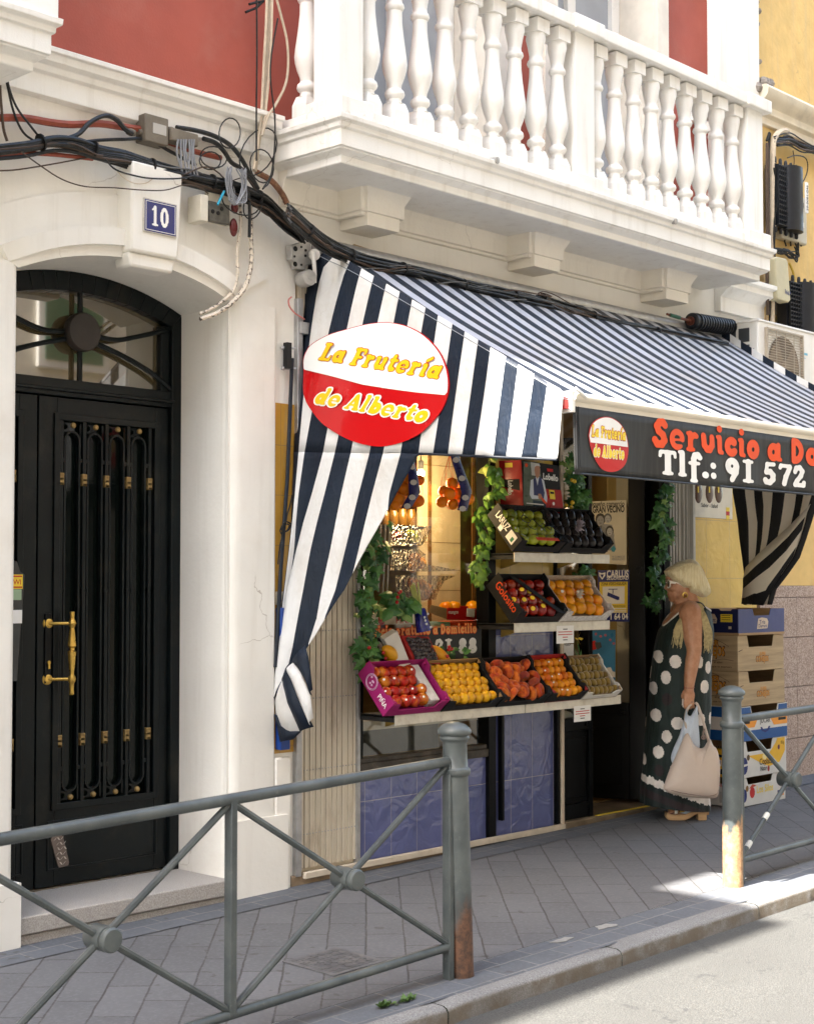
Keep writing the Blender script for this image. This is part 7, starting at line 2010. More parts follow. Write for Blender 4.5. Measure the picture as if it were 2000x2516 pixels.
# jars on a shelf inside, at the left of the boards
js = thing('jar_shelf', 'dark shelf inside the window for the row of jars', 'shelf', WY(*zo2(700,860), .3))
a, b_ = WY(*zo2(300,905), .28), WY(*zo2(905,890), .28)
mb = MB(); mb.box(a.x-.1, b_.x, .24, .38, a.z-.012, a.z); mb.box(a.x-.1, b_.x, .24, .38, a.z+.155, a.z+.165); mb.build('board', BLACKP, js)
JAR = MB().lathe([(.0,0),(.028,0),(.032,.006),(.032,.075),(.026,.085),(.026,.10),(.0,.10)], (0,0,0), (0,0,1), 16).mesh('jar', mat('honey_jar', (.13,.065,.01), .2, .2, 12, coat=.3), True)
for i in range(8):
    o = bpy.data.objects.new('jar', JAR); COL.objects.link(o); o.location = (b_.x-.05-.075*i, .30, a.z+.0005); tag(o, 'honey coloured jar in the row inside the window', 'jar', 'jars inside the window')
# ---- posters on the door leaf
def DL(px, py, d=.004): p = WV(px, py, (HA.x, HA.y), (HB.x, HB.y)); return p+hn_*d
def dpatch(par, name, pts, m, d): mb = MB(); mb.face([DL(*p, d) for p in pts]); return mb.build(name, m, par, fix=False)
def dtext(par, s, p0, p1, hgt, m, d=.007):
    A, B = DL(*p0, d), DL(*p1, d); label_text('poster_print', s, A, B-A, (0,0,1), (B-A).length, m, par, height=hgt)
zp = zm(1100, 1100, .2917)
po = thing('poster', 'cream poster of a black and white family on the glass of the open door', 'poster', DL(*zp(1350,700)))
CREAMP = plain('cream_poster', (.62,.56,.40), .5)
mb = MB(); q = [DL(*zp(*p), .004) for p in ((1130,455),(1505,442),(1508,988),(1130,965))]; mb.prism(q, hn_*.0015); mb.build('sheet', CREAMP, po)
dtext(po, 'el pequeño comercio', zp(1150,494), zp(1490,490), .034, INK); dtext(po, 'UN GRAN VECINO', zp(1150,550), zp(1490,542), .044, INK)
GR = [plain('photo_grey', (g,g,g*.97), .5) for g in (.04, .12, .28, .42)]
def person_print(cx, cy, s_, skin, hair, cloth_, body):
    dpatch(po, 'print_clothes', [zp(*p) for p in body], cloth_, .0064)
    dpatch(po, 'print_hair', [zp(cx+s_*1.12*math.cos(k*.524), cy-s_*.25+s_*1.35*math.sin(k*.524)) for k in range(12)], hair, .0070)
    dpatch(po, 'print_face', [zp(cx+s_*.8*math.cos(k*.524), cy+s_*.1+s_*1.12*math.sin(k*.524)) for k in range(12)], skin, .0076)
    for ex in (-.32, .32): dpatch(po, 'print_eye', [zp(cx+s_*(ex+.14*math.cos(k*1.05)), cy-s_*.05+s_*.08*math.sin(k*1.05)) for k in range(6)], GR[0], .0080)
    dpatch(po, 'print_mouth', [zp(cx+s_*.3*math.cos(k*1.05), cy+s_*.62+s_*.09*math.sin(k*1.05)) for k in range(6)], GR[0], .0080)
person_print(1350, 600, 30, GR[3], GR[1], GR[2], [(1300,640),(1385,650),(1405,740),(1390,820),(1300,800)])
person_print(1288, 612, 38, GR[2], GR[0], GR[1], [(1230,680),(1300,650),(1350,700),(1345,880),(1235,850)])
person_print(1366, 705, 30, GR[3], GR[0], GR[2], [(1320,760),(1400,750),(1420,860),(1330,870)])
person_print(1303, 775, 26, GR[3], GR[0], GR[1], [(1260,820),(1340,810),(1350,880),(1250,880)])
dpatch(po, 'print_flower', [zp(*p) for p in ((1375,850),(1400,825),(1420,850),(1405,880),(1385,875))], plain('teal_print', (.03,.25,.32)), .0084)
dtext(po, 'TE COMERCIO', zp(1385,930), zp(1495,927), .014, GR[2]); dtext(po, 'PERSONALIZADO', zp(1385,950), zp(1495,948), .014, GR[2])
sg = thing('security_sign', 'blue and yellow video surveillance sign on the glass of the open door', 'sign', DL(*zp(1400,1250)))
BLU = plain('sign_blue', (.007,.018,.16), .35)
mb = MB(); q = [DL(*zp(*p), .004) for p in ((1266,1033),(1532,1030),(1530,1468),(1266,1462))]; mb.prism(q, hn_*.002); mb.build('plate', BLU, sg)
dtext(sg, 'CARLÚS', zp(1340,1092), zp(1525,1090), .048, WINK); dtext(sg, 'SEGURIDAD', zp(1340,1114), zp(1525,1112), .028, WINK)
dpatch(sg, 'shield', [zp(*p) for p in ((1275,1050),(1300,1058),(1330,1050),(1328,1080),(1303,1112),(1278,1082))], WINK, .0066); dpatch(sg, 'shield', [zp(*p) for p in ((1285,1068),(1318,1068),(1303,1100))], BLU, .0070)
dpatch(sg, 'yellow_field', [zp(*p) for p in ((1280,1132),(1518,1128),(1516,1392),(1280,1392))], plain('sign_yellow', (.74,.55,.04), .4), .0066)
dtext(sg, 'ZONA VIDEOVIGILADA', zp(1294,1160), zp(1506,1156), .02, INK, .0074)
dpatch(sg, 'white_field', [zp(*p) for p in ((1306,1172),(1492,1168),(1490,1314),(1306,1318))], WINK, .0072)
dpatch(sg, 'camera_mark', [zp(*p) for p in ((1350,1218),(1440,1255),(1432,1285),(1345,1248))], BLU, .0078); dpatch(sg, 'camera_mark', [zp(*p) for p in ((1425,1250),(1448,1258),(1446,1284),(1420,1280))], BLU, .0078)
dpatch(sg, 'camera_mark', [zp(*p) for p in ((1390,1195),(1397,1195),(1397,1232),(1390,1230))], BLU, .0079); dpatch(sg, 'camera_mark', [zp(*p) for p in ((1355,1190),(1432,1189),(1432,1195),(1355,1196))], BLU, .0079)
for y in (1332, 1342): dpatch(sg, 'small_print', [zp(1300,y), zp(1500,y-2), zp(1500,y+1), zp(1300,y+3)], DGREY, .0074)
for y in (1352, 1368, 1382): dpatch(sg, 'white_line', [zp(1290,y), zp(1505,y-1), zp(1505,y+6), zp(1290,y+7)], WINK, .0076)
dtext(sg, '91 1 64 04', zp(1300,1450), zp(1520,1446), .042, WINK)
bp = thing('poster', 'blue sky poster with red berries low on the glass of the open door', 'poster', DL(*zp(1300,1750)))
mb = MB(); q = [DL(*zp(*p), .004) for p in ((1190,1540),(1415,1535),(1412,2010),(1190,2010))]; mb.prism(q, hn_*.0015); mb.build('sheet', plain('sky_blue_print', (.05,.22,.42), .3, var=.3, scale=3), bp)
dpatch(bp, 'cloud', [zp(*p) for p in ((1320,1890),(1345,1855),(1375,1850),(1390,1885),(1412,1890),(1412,1935),(1330,1935))], WINK, .0064)
dpatch(bp, 'berry_print', [zp(*p) for p in ((1195,1640),(1240,1625),(1270,1660),(1250,1700),(1195,1710))], RINK, .0064); dpatch(bp, 'leaf_print', [zp(*p) for p in ((1240,1640),(1290,1640),(1300,1680),(1262,1705),(1248,1680))], plain('dark_print', (.05,.06,.07)), .0070)
for p in ((1250,1570),(1290,1590),(1330,1580),(1370,1620),(1400,1650)): dpatch(bp, 'blossom_print', [zp(p[0]+12*math.cos(k), p[1]+12*math.sin(k)) for k in range(6)], plain('pink_print', (.45,.12,.16)), .0066)
# note, flower and door labels seen between the shelves
nb = thing('sticker', 'white do not touch notice on the dark sidelight', 'notice', WY(*zp(980,1720), -.03))
mb = MB(); a, b_ = WY(*zp(918,1830), -.022), WY(*zp(1058,1655), -.022); mb.box(a.x, b_.x, -.024, -.022, a.z, b_.z); mb.build('sheet', PAPER, nb)
label_text('notice_print', 'DON\'T TOUCH', WY(*zp(925,1675), -.0246), (1,0,0), (0,0,1), .13, INK, nb, height=.022)
fl_ = thing('yellow_flower', 'yellow iris standing behind the middle shelf by the notice', 'flower', WY(*zp(1090,1720), -.08))
mb = MB()
for k in range(6):
    a = k*1.05; c_ = WY(*zp(1095,1610), -.09); d_ = V((math.cos(a)*.6, -.2, math.sin(a))).normalized(); s_ = d_.orthogonal()*.010; mb.face([c_, c_+d_*.02+s_, c_+d_*.042, c_+d_*.02-s_])
mb.build('petal', YINK, fl_, fix=False)
mb = MB(); mb.tube(spline(wp([(1090,1630),(1110,1720),(1130,1830)], zp, -.085)), .003, 5)
for (x, y) in ((1060,1680),(1125,1700),(1100,1750)): a, b_ = WY(*zp(x, y), -.085), WY(*zp(1120,1800), -.085); mb.prism([a, a+(b_-a)*.5+V((.006,0,0)), b_, a+(b_-a)*.5-V((.006,0,0))], (0,.001,0))
mb.build('stem', LEAFD[1], fl_)
# advertising panel on the yellow tiles: chocolates above the words
ad = thing('wall_sign', 'white panel with dark chocolates and small lettering on the yellow tiles', 'sign', WY(1745, 1230, -.02))
a, b_ = WY(1697, 1270, -.012), WY(1797, 1150, -.012)
mb = MB(); mb.box(a.x, b_.x, -.018, -.009, a.z, b_.z+.1); mb.build('panel', plain('white_panel', (.68,.64,.55), .35), ad, bevel=.002)
za = zm(1300, 700, .4084); ya = -.0195
label_text('sign_print', 'Sabor - Salud', WY(*za(1035,1335), ya), (1,0,0), (0,0,1), WY(*za(1135,1345), ya).x-WY(*za(1035,1335), ya).x, INK, ad, height=.028)
for x in (1018, 1085, 1140): mb = MB(); mb.ball(WY(*za(x, 1248), -.018), (.05,.006,.075), 14, 9); mb.build('chocolate_print', plain('chocolate_print', (.07,.025,.012), .3), ad, smooth=True)
for x in (1018, 1085, 1140): c_ = WY(*za(x, 1232), -.0262); mb = MB(); mb.box(c_.x-.008, c_.x+.008, -.0262, -.0255, c_.z-.02, c_.z+.02); mb.build('chocolate_label', YINK, ad)
for x, y in ((980,1350),(1196,1375)):
    for k, (dz, mm) in enumerate(((.028,YINK),(.0,RINK),(-.028,YINK))): c_ = WY(*za(x, y), ya); mb = MB(); mb.box(c_.x-.022, c_.x+.022, ya, ya+.001, c_.z+dz-.014, c_.z+dz+.014); mb.build('corner_mark', mm, ad)
# bits behind the sidelight: water drum, green tag
mb = MB(); p = WY(*zf_(750,1090), .20); mb.lathe([(.0,-.13),(.085,-.125),(.09,-.1),(.088,-.02),(.092,0),(.088,.06),(.09,.09),(.06,.12),(.03,.13),(0,.131)], p, (0,0,1), 22)
m, nt, b = newmat('cloudy_bottle'); b.inputs['Base Color'].default_value = (.5,.55,.56,1); b.inputs['Roughness'].default_value = .25; b.inputs['Transmission Weight'].default_value = .3
tag(mb.build('water_drum', m, smooth=True), 'cloudy plastic water drum behind the dark sidelight', 'drum')
# ================================================================= stack of cardboard boxes by the ochre wall
BXL, BYF, BXR, BYB = 8.60, -.432, 9.19, -.06
WOODC = mat('printed_wood_card', (.42,.31,.18), .7, .2, 3, .1, 60, stretch=(1,1,14))
def stackbox(lab, z0, z1, mf, ms, notch, dx=0.0, dy=0.0, side_notch=None, tab=True, inner=None):
    t = thing('cardboard_box', lab, 'cardboard box', ((BXL+BXR)/2+dx, (BYF+BYB)/2+dy, z0), 0, 'stacked cardboard boxes')
    x0, x1, y0, y1 = BXL+dx, BXR+dx, BYF+dy, BYB+dy; th = .006; H = z1-z0-.003
    mb = MB()
    n0, n1, nd = notch                          # handle notch on the front: from, to (0..1), depth
    L = x1-x0
    pts = [(x0,z0),(x1,z0),(x1,z0+H),(x0+L*n1,z0+H),(x0+L*(n1-.035),z0+H-nd),(x0+L*(n0+.035),z0+H-nd),(x0+L*n0,z0+H),(x0,z0+H)]
    mb.prism([(x, y0, z) for x, z in pts], (0,th,0)); mb.build('front_panel', mf, t, bevel=.0012)
    mb = MB()
    if side_notch:
        a, b_, nd = side_notch; W_ = y1-y0
        pts = [(y0+th,z0),(y1,z0),(y1,z0+H),(y0+W_*b_,z0+H),(y0+W_*(b_-.04),z0+H-nd),(y0+W_*(a+.04),z0+H-nd),(y0+W_*a,z0+H),(y0+th,z0+H)]
    else: pts = [(y0+th,z0),(y1,z0),(y1,z0+H),(y0+th,z0+H)]
    mb.prism([(x0, y, z) for y, z in pts], (th,0,0)); mb.build('left_panel', ms, t, bevel=.0012)
    mb = MB(); mb.box(x1-th, x1, y0+th, y1, z0, z0+H); mb.box(x0+th, x1-th, y1-th, y1, z0, z0+H); mb.box(x0+th, x1-th, y0+th, y1-th, z0, z0+.006)
    mb.build('far_panels', inner or CARD, t)
    return t, (x0, x1, y0, y1, z0, z0+H)
def ftxt(t, b, s, u0, u1, v, hgt, m, d=.0012):
    O = V((b[0]+(b[1]-b[0])*u0, b[2]-d, b[4]+(b[5]-b[4])*v)); label_text('box_print', s, O, (1,0,0), (0,0,1), (b[1]-b[0])*(u1-u0), m, t, height=hgt)
def fpoly(t, b, pts, m, d=.0008, name='box_print'):
    mb = MB(); mb.face([(b[0]+(b[1]-b[0])*u, b[2]-d, b[4]+(b[5]-b[4])*v) for u, v in pts]); mb.build(name, m, t, fix=False)
def stxt(t, b, s, v0, v1, v, hgt, m, d=.0012):
    O = V((b[0]-d, b[3]+(b[2]-b[3])*v0, b[4]+(b[5]-b[4])*v)); label_text('box_print', s, O, (0,-1,0), (0,0,1), (b[3]-b[2])*(v1-v0), m, t, height=hgt)
def spoly(t, b, pts, m, d=.0008, name='box_print'):
    mb = MB(); mb.face([(b[0]-d, b[3]+(b[2]-b[3])*u, b[4]+(b[5]-b[4])*v) for u, v in pts]); mb.build(name, m, t, fix=False)
WC, YC, BC = plain('white_print_card', (.62,.61,.58), .55), plain('yellow_print_card', (.74,.42,.02), .5), plain('blue_print_card', (.005,.075,.27), .5)
ORC = plain('orange_print_card', (.78,.30,.03), .5); NVC = plain('navy_print_card', (.005,.010,.065), .45); PBC = plain('pale_blue_card', (.055,.068,.19), .55)
ell = lambda cx, cy, rx, ry, n=16: [(cx+rx*math.cos(2*math.pi*i/n), cy+ry*math.sin(2*math.pi*i/n)) for i in range(n)]
t, b = stackbox('white box with a red plant emblem and yellow script, lowest in the stack', .110, .296, WC, WC, (.15,.72,.045), 0, 0, (.25,.75,.04))
ftxt(t, b, 'Los Silos', .36, .72, .40, .05, YINK, .0016); fpoly(t, b, ell(.27,.45,.055,.20), RINK); fpoly(t, b, [(.2,.6),(.27,.75),(.36,.68),(.27,.62)], plain('leaf_red', (.45,.06,.02)), .0012)
fpoly(t, b, ell(.10,.38,.055,.24), BINK); fpoly(t, b, ell(.16,.62,.03,.11), plain('small_seal', (.2,.1,.02)), .0012); fpoly(t, b, [(.82,.12),(.90,.12),(.90,.36),(.82,.36)], BINK); fpoly(t, b, [(.92,.15),(.96,.15),(.96,.55),(.92,.55)], ORC)
fpoly(t, b, [(.82,.60),(.97,.60),(.97,.86),(.82,.86)], RINK); fpoly(t, b, [(.828,.63),(.962,.63),(.962,.83),(.828,.83)], WC, .0012); stxt(t, b, 'CANARIAS', .30, .75, .68, .022, RINK)
spoly(t, b, ell(.36,.25,.06,.16), RINK); spoly(t, b, [(.60,.10),(.80,.10),(.80,.5),(.60,.5)], plain('grey_print', (.4,.4,.4)))
t, b = stackbox('yellow and white banana box, second from the bottom of the stack', .296, .534, WC, YC, (.12,.70,.07), .004, -.006, (.2,.7,.05))
ftxt(t, b, 'Coplaca', .40, .68, .30, .042, INK, .002); ftxt(t, b, 'Natur', .42, .56, .13, .032, INK, .002)
fpoly(t, b, [(.14,.60),(.62,.60),(.76,.86),(.80,.98),(.97,.98),(.97,.60),(.85,.30),(.62,.22),(.52,.28),(.40,.38),(.25,.52)], YC); fpoly(t, b, ell(.52,.52,.05,.10), plain('pale_yellow_print', (.8,.66,.3)), .0014)
fpoly(t, b, ell(.08,.33,.075,.24), BINK); fpoly(t, b, [(.01,.30),(.155,.33),(.155,.39),(.01,.36)], WC, .0013); fpoly(t, b, ell(.165,.55,.032,.085), plain('dark_seal', (.09,.05,.02)), .0013); fpoly(t, b, ell(.60,.16,.025,.085), plain('dark_red_print', (.3,.03,.03)), .0013); fpoly(t, b, ell(.83,.72,.025,.07), plain('purple_print', (.12,.02,.06)), .0014)
ftxt(t, b, '18 kg', .87, .94, .80, .022, INK, .0016)
stxt(t, b, 'DE CANARIAS', .18, .78, .76, .022, INK); spoly(t, b, ell(.48,.58,.22,.05), INK); spoly(t, b, [(.40,.30),(.62,.30),(.62,.47),(.40,.47)], PAPER); spoly(t, b, [(.42,.36),(.60,.36),(.60,.45),(.42,.45)], BINK, .0014); spoly(t, b, ell(.64,.15,.07,.08), INK)
t, b = stackbox('blue, white and orange slatted box, third from the bottom of the stack', .534, .761, WC, WC, (.20,.80,.06), .012, -.010)
fpoly(t, b, [(0,.0),(1,.0),(1,.30),(0,.30)], BC); fpoly(t, b, [(0,.66),(1,.66),(1,.98),(.81,.98),(.78,.70),(.22,.70),(.19,.98),(0,.98)], BC)
fpoly(t, b, [(0,.38),(.28,.38),(.35,.62),(0,.62)], ORC); fpoly(t, b, [(.70,.38),(1,.38),(1,.62),(.62,.62)], ORC); fpoly(t, b, [(0,.5),(.18,.5),(.18,.58),(0,.58)], INK, .0014); fpoly(t, b, [(.80,.5),(.97,.5),(.97,.58),(.80,.58)], INK, .0014)
ftxt(t, b, 'JUCAR', .40, .62, .48, .03, DGREY, .0016)
fpoly(t, b, [(.40,.36),(.43,.25),(.51,.19),(.59,.25),(.62,.36),(.58,.36),(.56,.29),(.51,.25),(.46,.29),(.44,.36)], BINK, .0018)
spoly(t, b, [(0,0),(1,0),(1,.30),(0,.30)], BC); spoly(t, b, [(0,.68),(1,.68),(1,.98),(0,.98)], BC)
ORB = plain('brown_orange_print', (.58,.24,.03)); BRB = plain('deep_brown_print', (.05,.014,.006))
for (za, zb_, lab, dx) in ((.761,.989,'lower of the two kraft boxes printed with orange lettering',.0), (.989,1.224,'upper of the two kraft boxes printed with orange lettering',-.003)):
    t, b = stackbox(lab, za, zb_, WOODC, WOODC, (.20,.78,.075), dx, .003*(za > .9))
    for s_, a, c_, v, h in (('SUPER', .26,.62,.72,.035),('CONEJOS',.22,.74,.44,.058)):
        stxt(t, b, s_, a-.006, c_+.012, v-.012, h*1.16, BRB); stxt(t, b, s_, a, c_, v, h, ORB, .0022)
    for k in range(2):
        q = spline([V((b[0]-.0014, b[3]+(b[2]-b[3])*u, b[4]+(b[5]-b[4])*v)) for u, v in (((.1,.93),(.45,.95),(.7,.80),(.82,.70)) if k == 0 else ((.25,.36),(.45,.28),(.7,.34),(.92,.30)))], 4); mb = MB(); mb.tube(q, .0013, 4); mb.build('box_print', BRB, t)
    stxt(t, b, 'el sabor', .52, .70, .22, .016, BRB); stxt(t, b, 'que te enamora', .48, .88, .10, .014, BRB); spoly(t, b, [(.22,.22),(.36,.22),(.36,.36),(.22,.36)], INK)
    ftxt(t, b, 'SUPER', .46, .60, .42, .024, ORB); ftxt(t, b, 'CONEJOS', .38, .66, .24, .042, BRB); ftxt(t, b, 'CONEJOS', .385, .655, .25, .036, ORB, .0022)
    fpoly(t, b, [(.015,.55),(.10,.60),(.10,.62),(.015,.575)], BRB)
t, b = stackbox('dark and light blue box with a cream crest, topmost of the stack', 1.224, 1.400, PBC, NVC, (.30,.70,.045), -.002, -.004, (.12,.4,.012))
fpoly(t, b, [(0,0),(1,0),(1,.09),(0,.09)], CARD); spoly(t, b, [(0,0),(1,0),(1,.10),(0,.10)], CARD)
fpoly(t, b, [(.39,.22),(.62,.24),(.64,.50),(.61,.62),(.50,.66),(.42,.62)], plain('cream_crest', (.62,.50,.38))); ftxt(t, b, 'Tris', .44, .57, .42, .026, BINK, .0015); ftxt(t, b, 'Diamant', .42, .61, .28, .024, BINK, .0015)
spoly(t, b, [(.38,.45),(.56,.45),(.57,.62),(.52,.80),(.36,.82),(.3,.6)], bpy.data.materials['cream_crest']); stxt(t, b, 'Diamant', .30, .54, .50, .03, BINK, .0015)
spoly(t, b, [(.64,.50),(.88,.50),(.88,.80),(.64,.80)], YINK)
for v in (.74,.66,.58): spoly(t, b, [(.66,v),(.84,v),(.84,v+.02),(.66,v+.02)], INK, .0014)
spoly(t, b, [(.80,.24),(.86,.24),(.86,.34),(.80,.34)], bpy.data.materials['cream_crest'])
# ================================================================= the woman at the shop door
WO = WG(1694, 2009)
WK = ((WO-CAMP).dot(CFW))/FPX*.348             # metres per unit of the (x, y) figure grid
WU, WW = V((-.687,.727,0)).normalized(), V((-.727,-.687,0)).normalized()
def q3(x, y, w=0.0): return WO + WU*((560-x)*WK) + V((0,0,(2050-y)*WK)) + WW*w
woman = thing('person', 'woman with a blonde bob in a long dotted green dress standing at the shop door', 'person', WO)
# ---- skin: masses blended into one continuous surface
mb = MB()
def limb(pts, n=14):
    P_ = spline([q3(x, y, w_) for x, y, w_, r_ in pts], 5)
    rs = [r_ for x, y, w_, r_ in pts]; rr = []
    for i in range(len(P_)):
        f = i/5; a = min(int(f), len(rs)-2); rr.append(rs[a]+(rs[a+1]-rs[a])*min(1, f-a))
    mb.tube(P_, rr, n); mb.ball(P_[0], rr[0], 12, 8); mb.ball(P_[-1], rr[-1], 12, 8)
fr = Matrix((WU, WW, V((0,0,1)))).transposed()
def blob(x, y, w_, r_): mb.ball(q3(x, y, w_), r_, 16, 12, rot=fr)
limb([(535,1350,0,.135),(530,1150,0,.16),(525,950,0,.165),(530,800,0,.15),(545,700,0,.135),(565,630,0,.110)])
blob(570,620,.0,(.10,.165,.065)); blob(610,640,0,(.085,.15,.075)); blob(480,700,.0,(.09,.15,.07))
limb([(585,600,0,.080),(570,550,0,.066),(555,500,0,.062),(550,450,0,.062)])
blob(570,365,0,(.105,.082,.115)); blob(500,420,0,(.082,.070,.098)); blob(480,470,0,(.060,.060,.052)); blob(510,495,0,(.058,.055,.042)); blob(500,525,0,(.045,.045,.026))
blob(447,510,0,(.022,.024,.018)); blob(436,478,0,(.020,.026,.012)); blob(434,462,0,(.019,.024,.010))
blob(428,360,0,(.024,.055,.026))
limb([(424,385,0,.009),(414,412,0,.011),(404,431,0,.0125)]); blob(416,438,.012,(.010,.009,.008)); blob(416,438,-.012,(.010,.009,.008))
blob(455,430,.042,(.030,.020,.026)); blob(455,430,-.042,(.030,.020,.026))
for sg in (1, -1): blob(528,452,sg*.066,(.016,.012,.030)); blob(521,470,sg*.068,(.010,.008,.012))
# arms
limb([(548,605,.150,.076),(545,680,.180,.069),(550,780,.198,.057),(556,862,.208,.047),(540,950,.217,.044),(524,1040,.222,.038),(517,1110,.222,.031),(516,1140,.222,.030)])
limb([(548,605,-.150,.078),(540,700,-.18,.068),(520,860,-.21,.050),(450,960,-.20,.042),(390,1020,-.16,.032)])
blob(366,1045,-.15,(.040,.030,.022))
# left-hand side hand with five fingers round the bag handles
mb.ball(q3(516,1172,.224), (.037,.017,.046), 14, 10, rot=fr)
for (x0, x1, ln, r_) in ((488,484,1.0,.0092),(505,501,1.10,.0096),(523,521,1.04,.0092),(541,543,.86,.0082)):
    limb([(x0,1195,.228,r_),(x1-1,1228,.232,r_*.98),(x1+3,1228+26*ln,.224,r_*.92),(x1+10,1232+30*ln,.205,r_*.85),(x1+12,1222+22*ln,.194,r_*.75)], 8)
limb([(486,1150,.214,.013),(474,1180,.206,.0108),(476,1212,.198,.0098),(488,1234,.192,.0086)], 8)
# legs and feet
for w_, dx, dy in ((.085,0,0), (-.125,62,0)):
    limb([(525+dx,1380,w_,.085),(530+dx,1600,w_,.058),(545+dx,1720,w_,.060),(540+dx,1850,w_,.042),(528+dx,1925,w_,.036),(535+dx,1960,w_,.036)])
    limb([(560+dx,1962,w_,.030),(510+dx,1972,w_,.030),(460+dx,1990,w_,.026),(415+dx,2000,w_,.020)])
    for k in range(5): limb([(425+dx+3*abs(k-1),1996,w_+.026-.013*k,.0105),(398+dx+5*abs(k-1),2001,w_+.028-.014*k,.0095-.0007*k)], 8)
SKIN, nt, b = newmat('skin'); co = objco(nt)
c = mixc(nt, ramp(nt, noise(nt, co, 28, 5, .6), .35, .7), (.42,.195,.10), (.50,.25,.14))
c = mixc(nt, math_(nt, 'MULTIPLY', ramp(nt, noise(nt, co, 90, 3, .6), .58, .72), .35), c, (.36,.15,.08))
nt.links.new(c, b.inputs['Base Color']); b.inputs['Roughness'].default_value = .48; b.inputs['Subsurface Weight'].default_value = .15
b.inputs['Subsurface Radius'].default_value = (.012,.005,.003); b.inputs['Subsurface Scale'].default_value = .4
bumpn(nt, b, noise(nt, co, 70, 5, .6), .22, .004)
o = mb.build('body_tmp', SKIN, None, fix=True)
rm = o.modifiers.new('r', 'REMESH'); rm.mode = 'VOXEL'; rm.voxel_size = .0045; rm.adaptivity = 0
sm = o.modifiers.new('s', 'SMOOTH'); sm.iterations = 5; sm.factor = .5
bpy.context.view_layer.update()
me = bpy.data.meshes.new_from_object(o.evaluated_get(bpy.context.evaluated_depsgraph_get()))
bpy.data.objects.remove(o); me.name = 'body'; me.shade_smooth()
if not me.materials: me.materials.append(SKIN)
body = link('body', me, woman)
mb = MB(); mb.tube(spline([q3(424,475,.020), q3(418,476,.010), q3(416,476,0), q3(418,476,-.010), q3(424,475,-.020)], 4), [.001]+[.0042]*15+[.001], 6); mb.build('lips', plain('lip_colour', (.36,.09,.07)), woman, smooth=True)

# ---- dress
RINGS = [((383,697),(714,596),.150),((352,735),(724,640),.182),((328,820),(735,735),.200),((313,900),(726,850),.207),((299,1000),(717,960),.207),((286,1100),(715,1080),.207),((272,1250),(713,1230),.210),((258,1400),(706,1390),.206),((242,1600),(697,1590),.202),((229,1750),(694,1765),.203),((219,1850),(700,1880),.208),((214,1945),(706,1995),.212)]
NT_, NR = 220, 300
def ringpt(rg, th):
    (xf, yf), (xb, yb), hw = rg
    cx, cy = (xf+xb)/2, (yf+yb)/2; c, s_ = math.cos(th), math.sin(th)
    e = abs(c)**1.0
    return (cx-(xb-xf)/2*(-c) if False else cx+(xf-xb)/2*c, cy+(yf-yb)/2*c, hw*math.copysign(abs(s_)**.85, s_))
rows = []; grid2 = []
for j in range(NR+1):
    f = j/NR*(len(RINGS)-1); a = min(int(f), len(RINGS)-2); t = f-a
    i0, i1, i2, i3 = max(a-1, 0), a, a+1, min(a+2, len(RINGS)-1)
    def cr(p0, p1, p2, p3): return .5*((2*p1)+(p2-p0)*t+(2*p0-5*p1+4*p2-p3)*t*t+(3*p1-p0-3*p2+p3)*t**3)
    R_ = [RINGS[k] for k in (i0, i1, i2, i3)]
    rg = ((cr(*[r_[0][0] for r_ in R_]), cr(*[r_[0][1] for r_ in R_])), (cr(*[r_[1][0] for r_ in R_]), cr(*[r_[1][1] for r_ in R_])), cr(*[r_[2] for r_ in R_]))
    fold = max(0, (f-3.5)/8)
    row, g2 = [], []
    for k in range(NT_):
        th = 2*math.pi*k/NT_
        x, y, w_ = ringpt(rg, th)
        m_ = 1 + fold*(.020*math.sin(th*9+f*.25)+.012*math.sin(th*17+1.3)) + .003*math.sin(th*5+f*2.2)
        cx = (rg[0][0]+rg[1][0])/2
        x = cx+(x-cx)*m_; w_ *= m_
        y -= 85*abs(math.sin(th))**2*max(0, 1-f/1.6)
        row.append(q3(x, y, w_)); g2.append((x, y, w_))
    rows.append(row); grid2.append(g2)
DOTS = [(332,912,23,45),(430,942,38,46),(601,945,24,42),(669,985,26,44),(368,1053,31,46),(298,1133,19,44),(638,1118,35,46),(305,1318,30,44),(438,1367,41,44),(606,1345,34,43),(692,1342,18,43),(368,1462,32,44),(316,1572,34,44),(238,1635,10,40),(709,935,11,42),(500,1220,34,44),(560,1480,36,44),(480,1600,36,44),(620,1620,34,44),(420,1690,34,44),(540,1080,20,10)]
DARKD = [(372,1205,32,43),(318,1700,31,40),(700,1170,12,40),(700,800,14,34),(720,640,10,28)]
def shade(x, y, w_):
    top = 1735+.36*(x-225); 
    wob = 8*math.sin(x*.11)+5*math.sin(x*.31)
    if y > top+wob:
        if y < top+54+wob*.6: return 1
        if top+95 < y < top+150: return 2
        return 3 if y > top+60 else 0
    ds = DOTS if w_ > 0 else [(960-p[0]+rnd(0,0), p[1]+40, p[2], p[3]) for p in DOTS]
    for cx, cy, rx, ry in ds:
        if ((x-cx)/rx)**2+((y-cy)/ry)**2 < 1: return 1
    for cx, cy, rx, ry in DARKD:
        if ((x-cx)/rx)**2+((y-cy)/ry)**2 < 1: return 2
    return 0
mb = MB()
vs = [p for r_ in rows for p in r_]; fs = []; ms = []
for j in range(NR):
    for k in range(NT_):
        a, b_, c_, d = j*NT_+k, j*NT_+(k+1) % NT_, (j+1)*NT_+(k+1) % NT_, (j+1)*NT_+k
        fs.append((a, b_, c_, d)); g = grid2[j][k]; g2 = grid2[j+1][(k+1) % NT_]
        ms.append(shade((g[0]+g2[0])/2, (g[1]+g2[1])/2, (g[2]+g2[2])/2))
mb.add(vs, fs); mb.m = ms
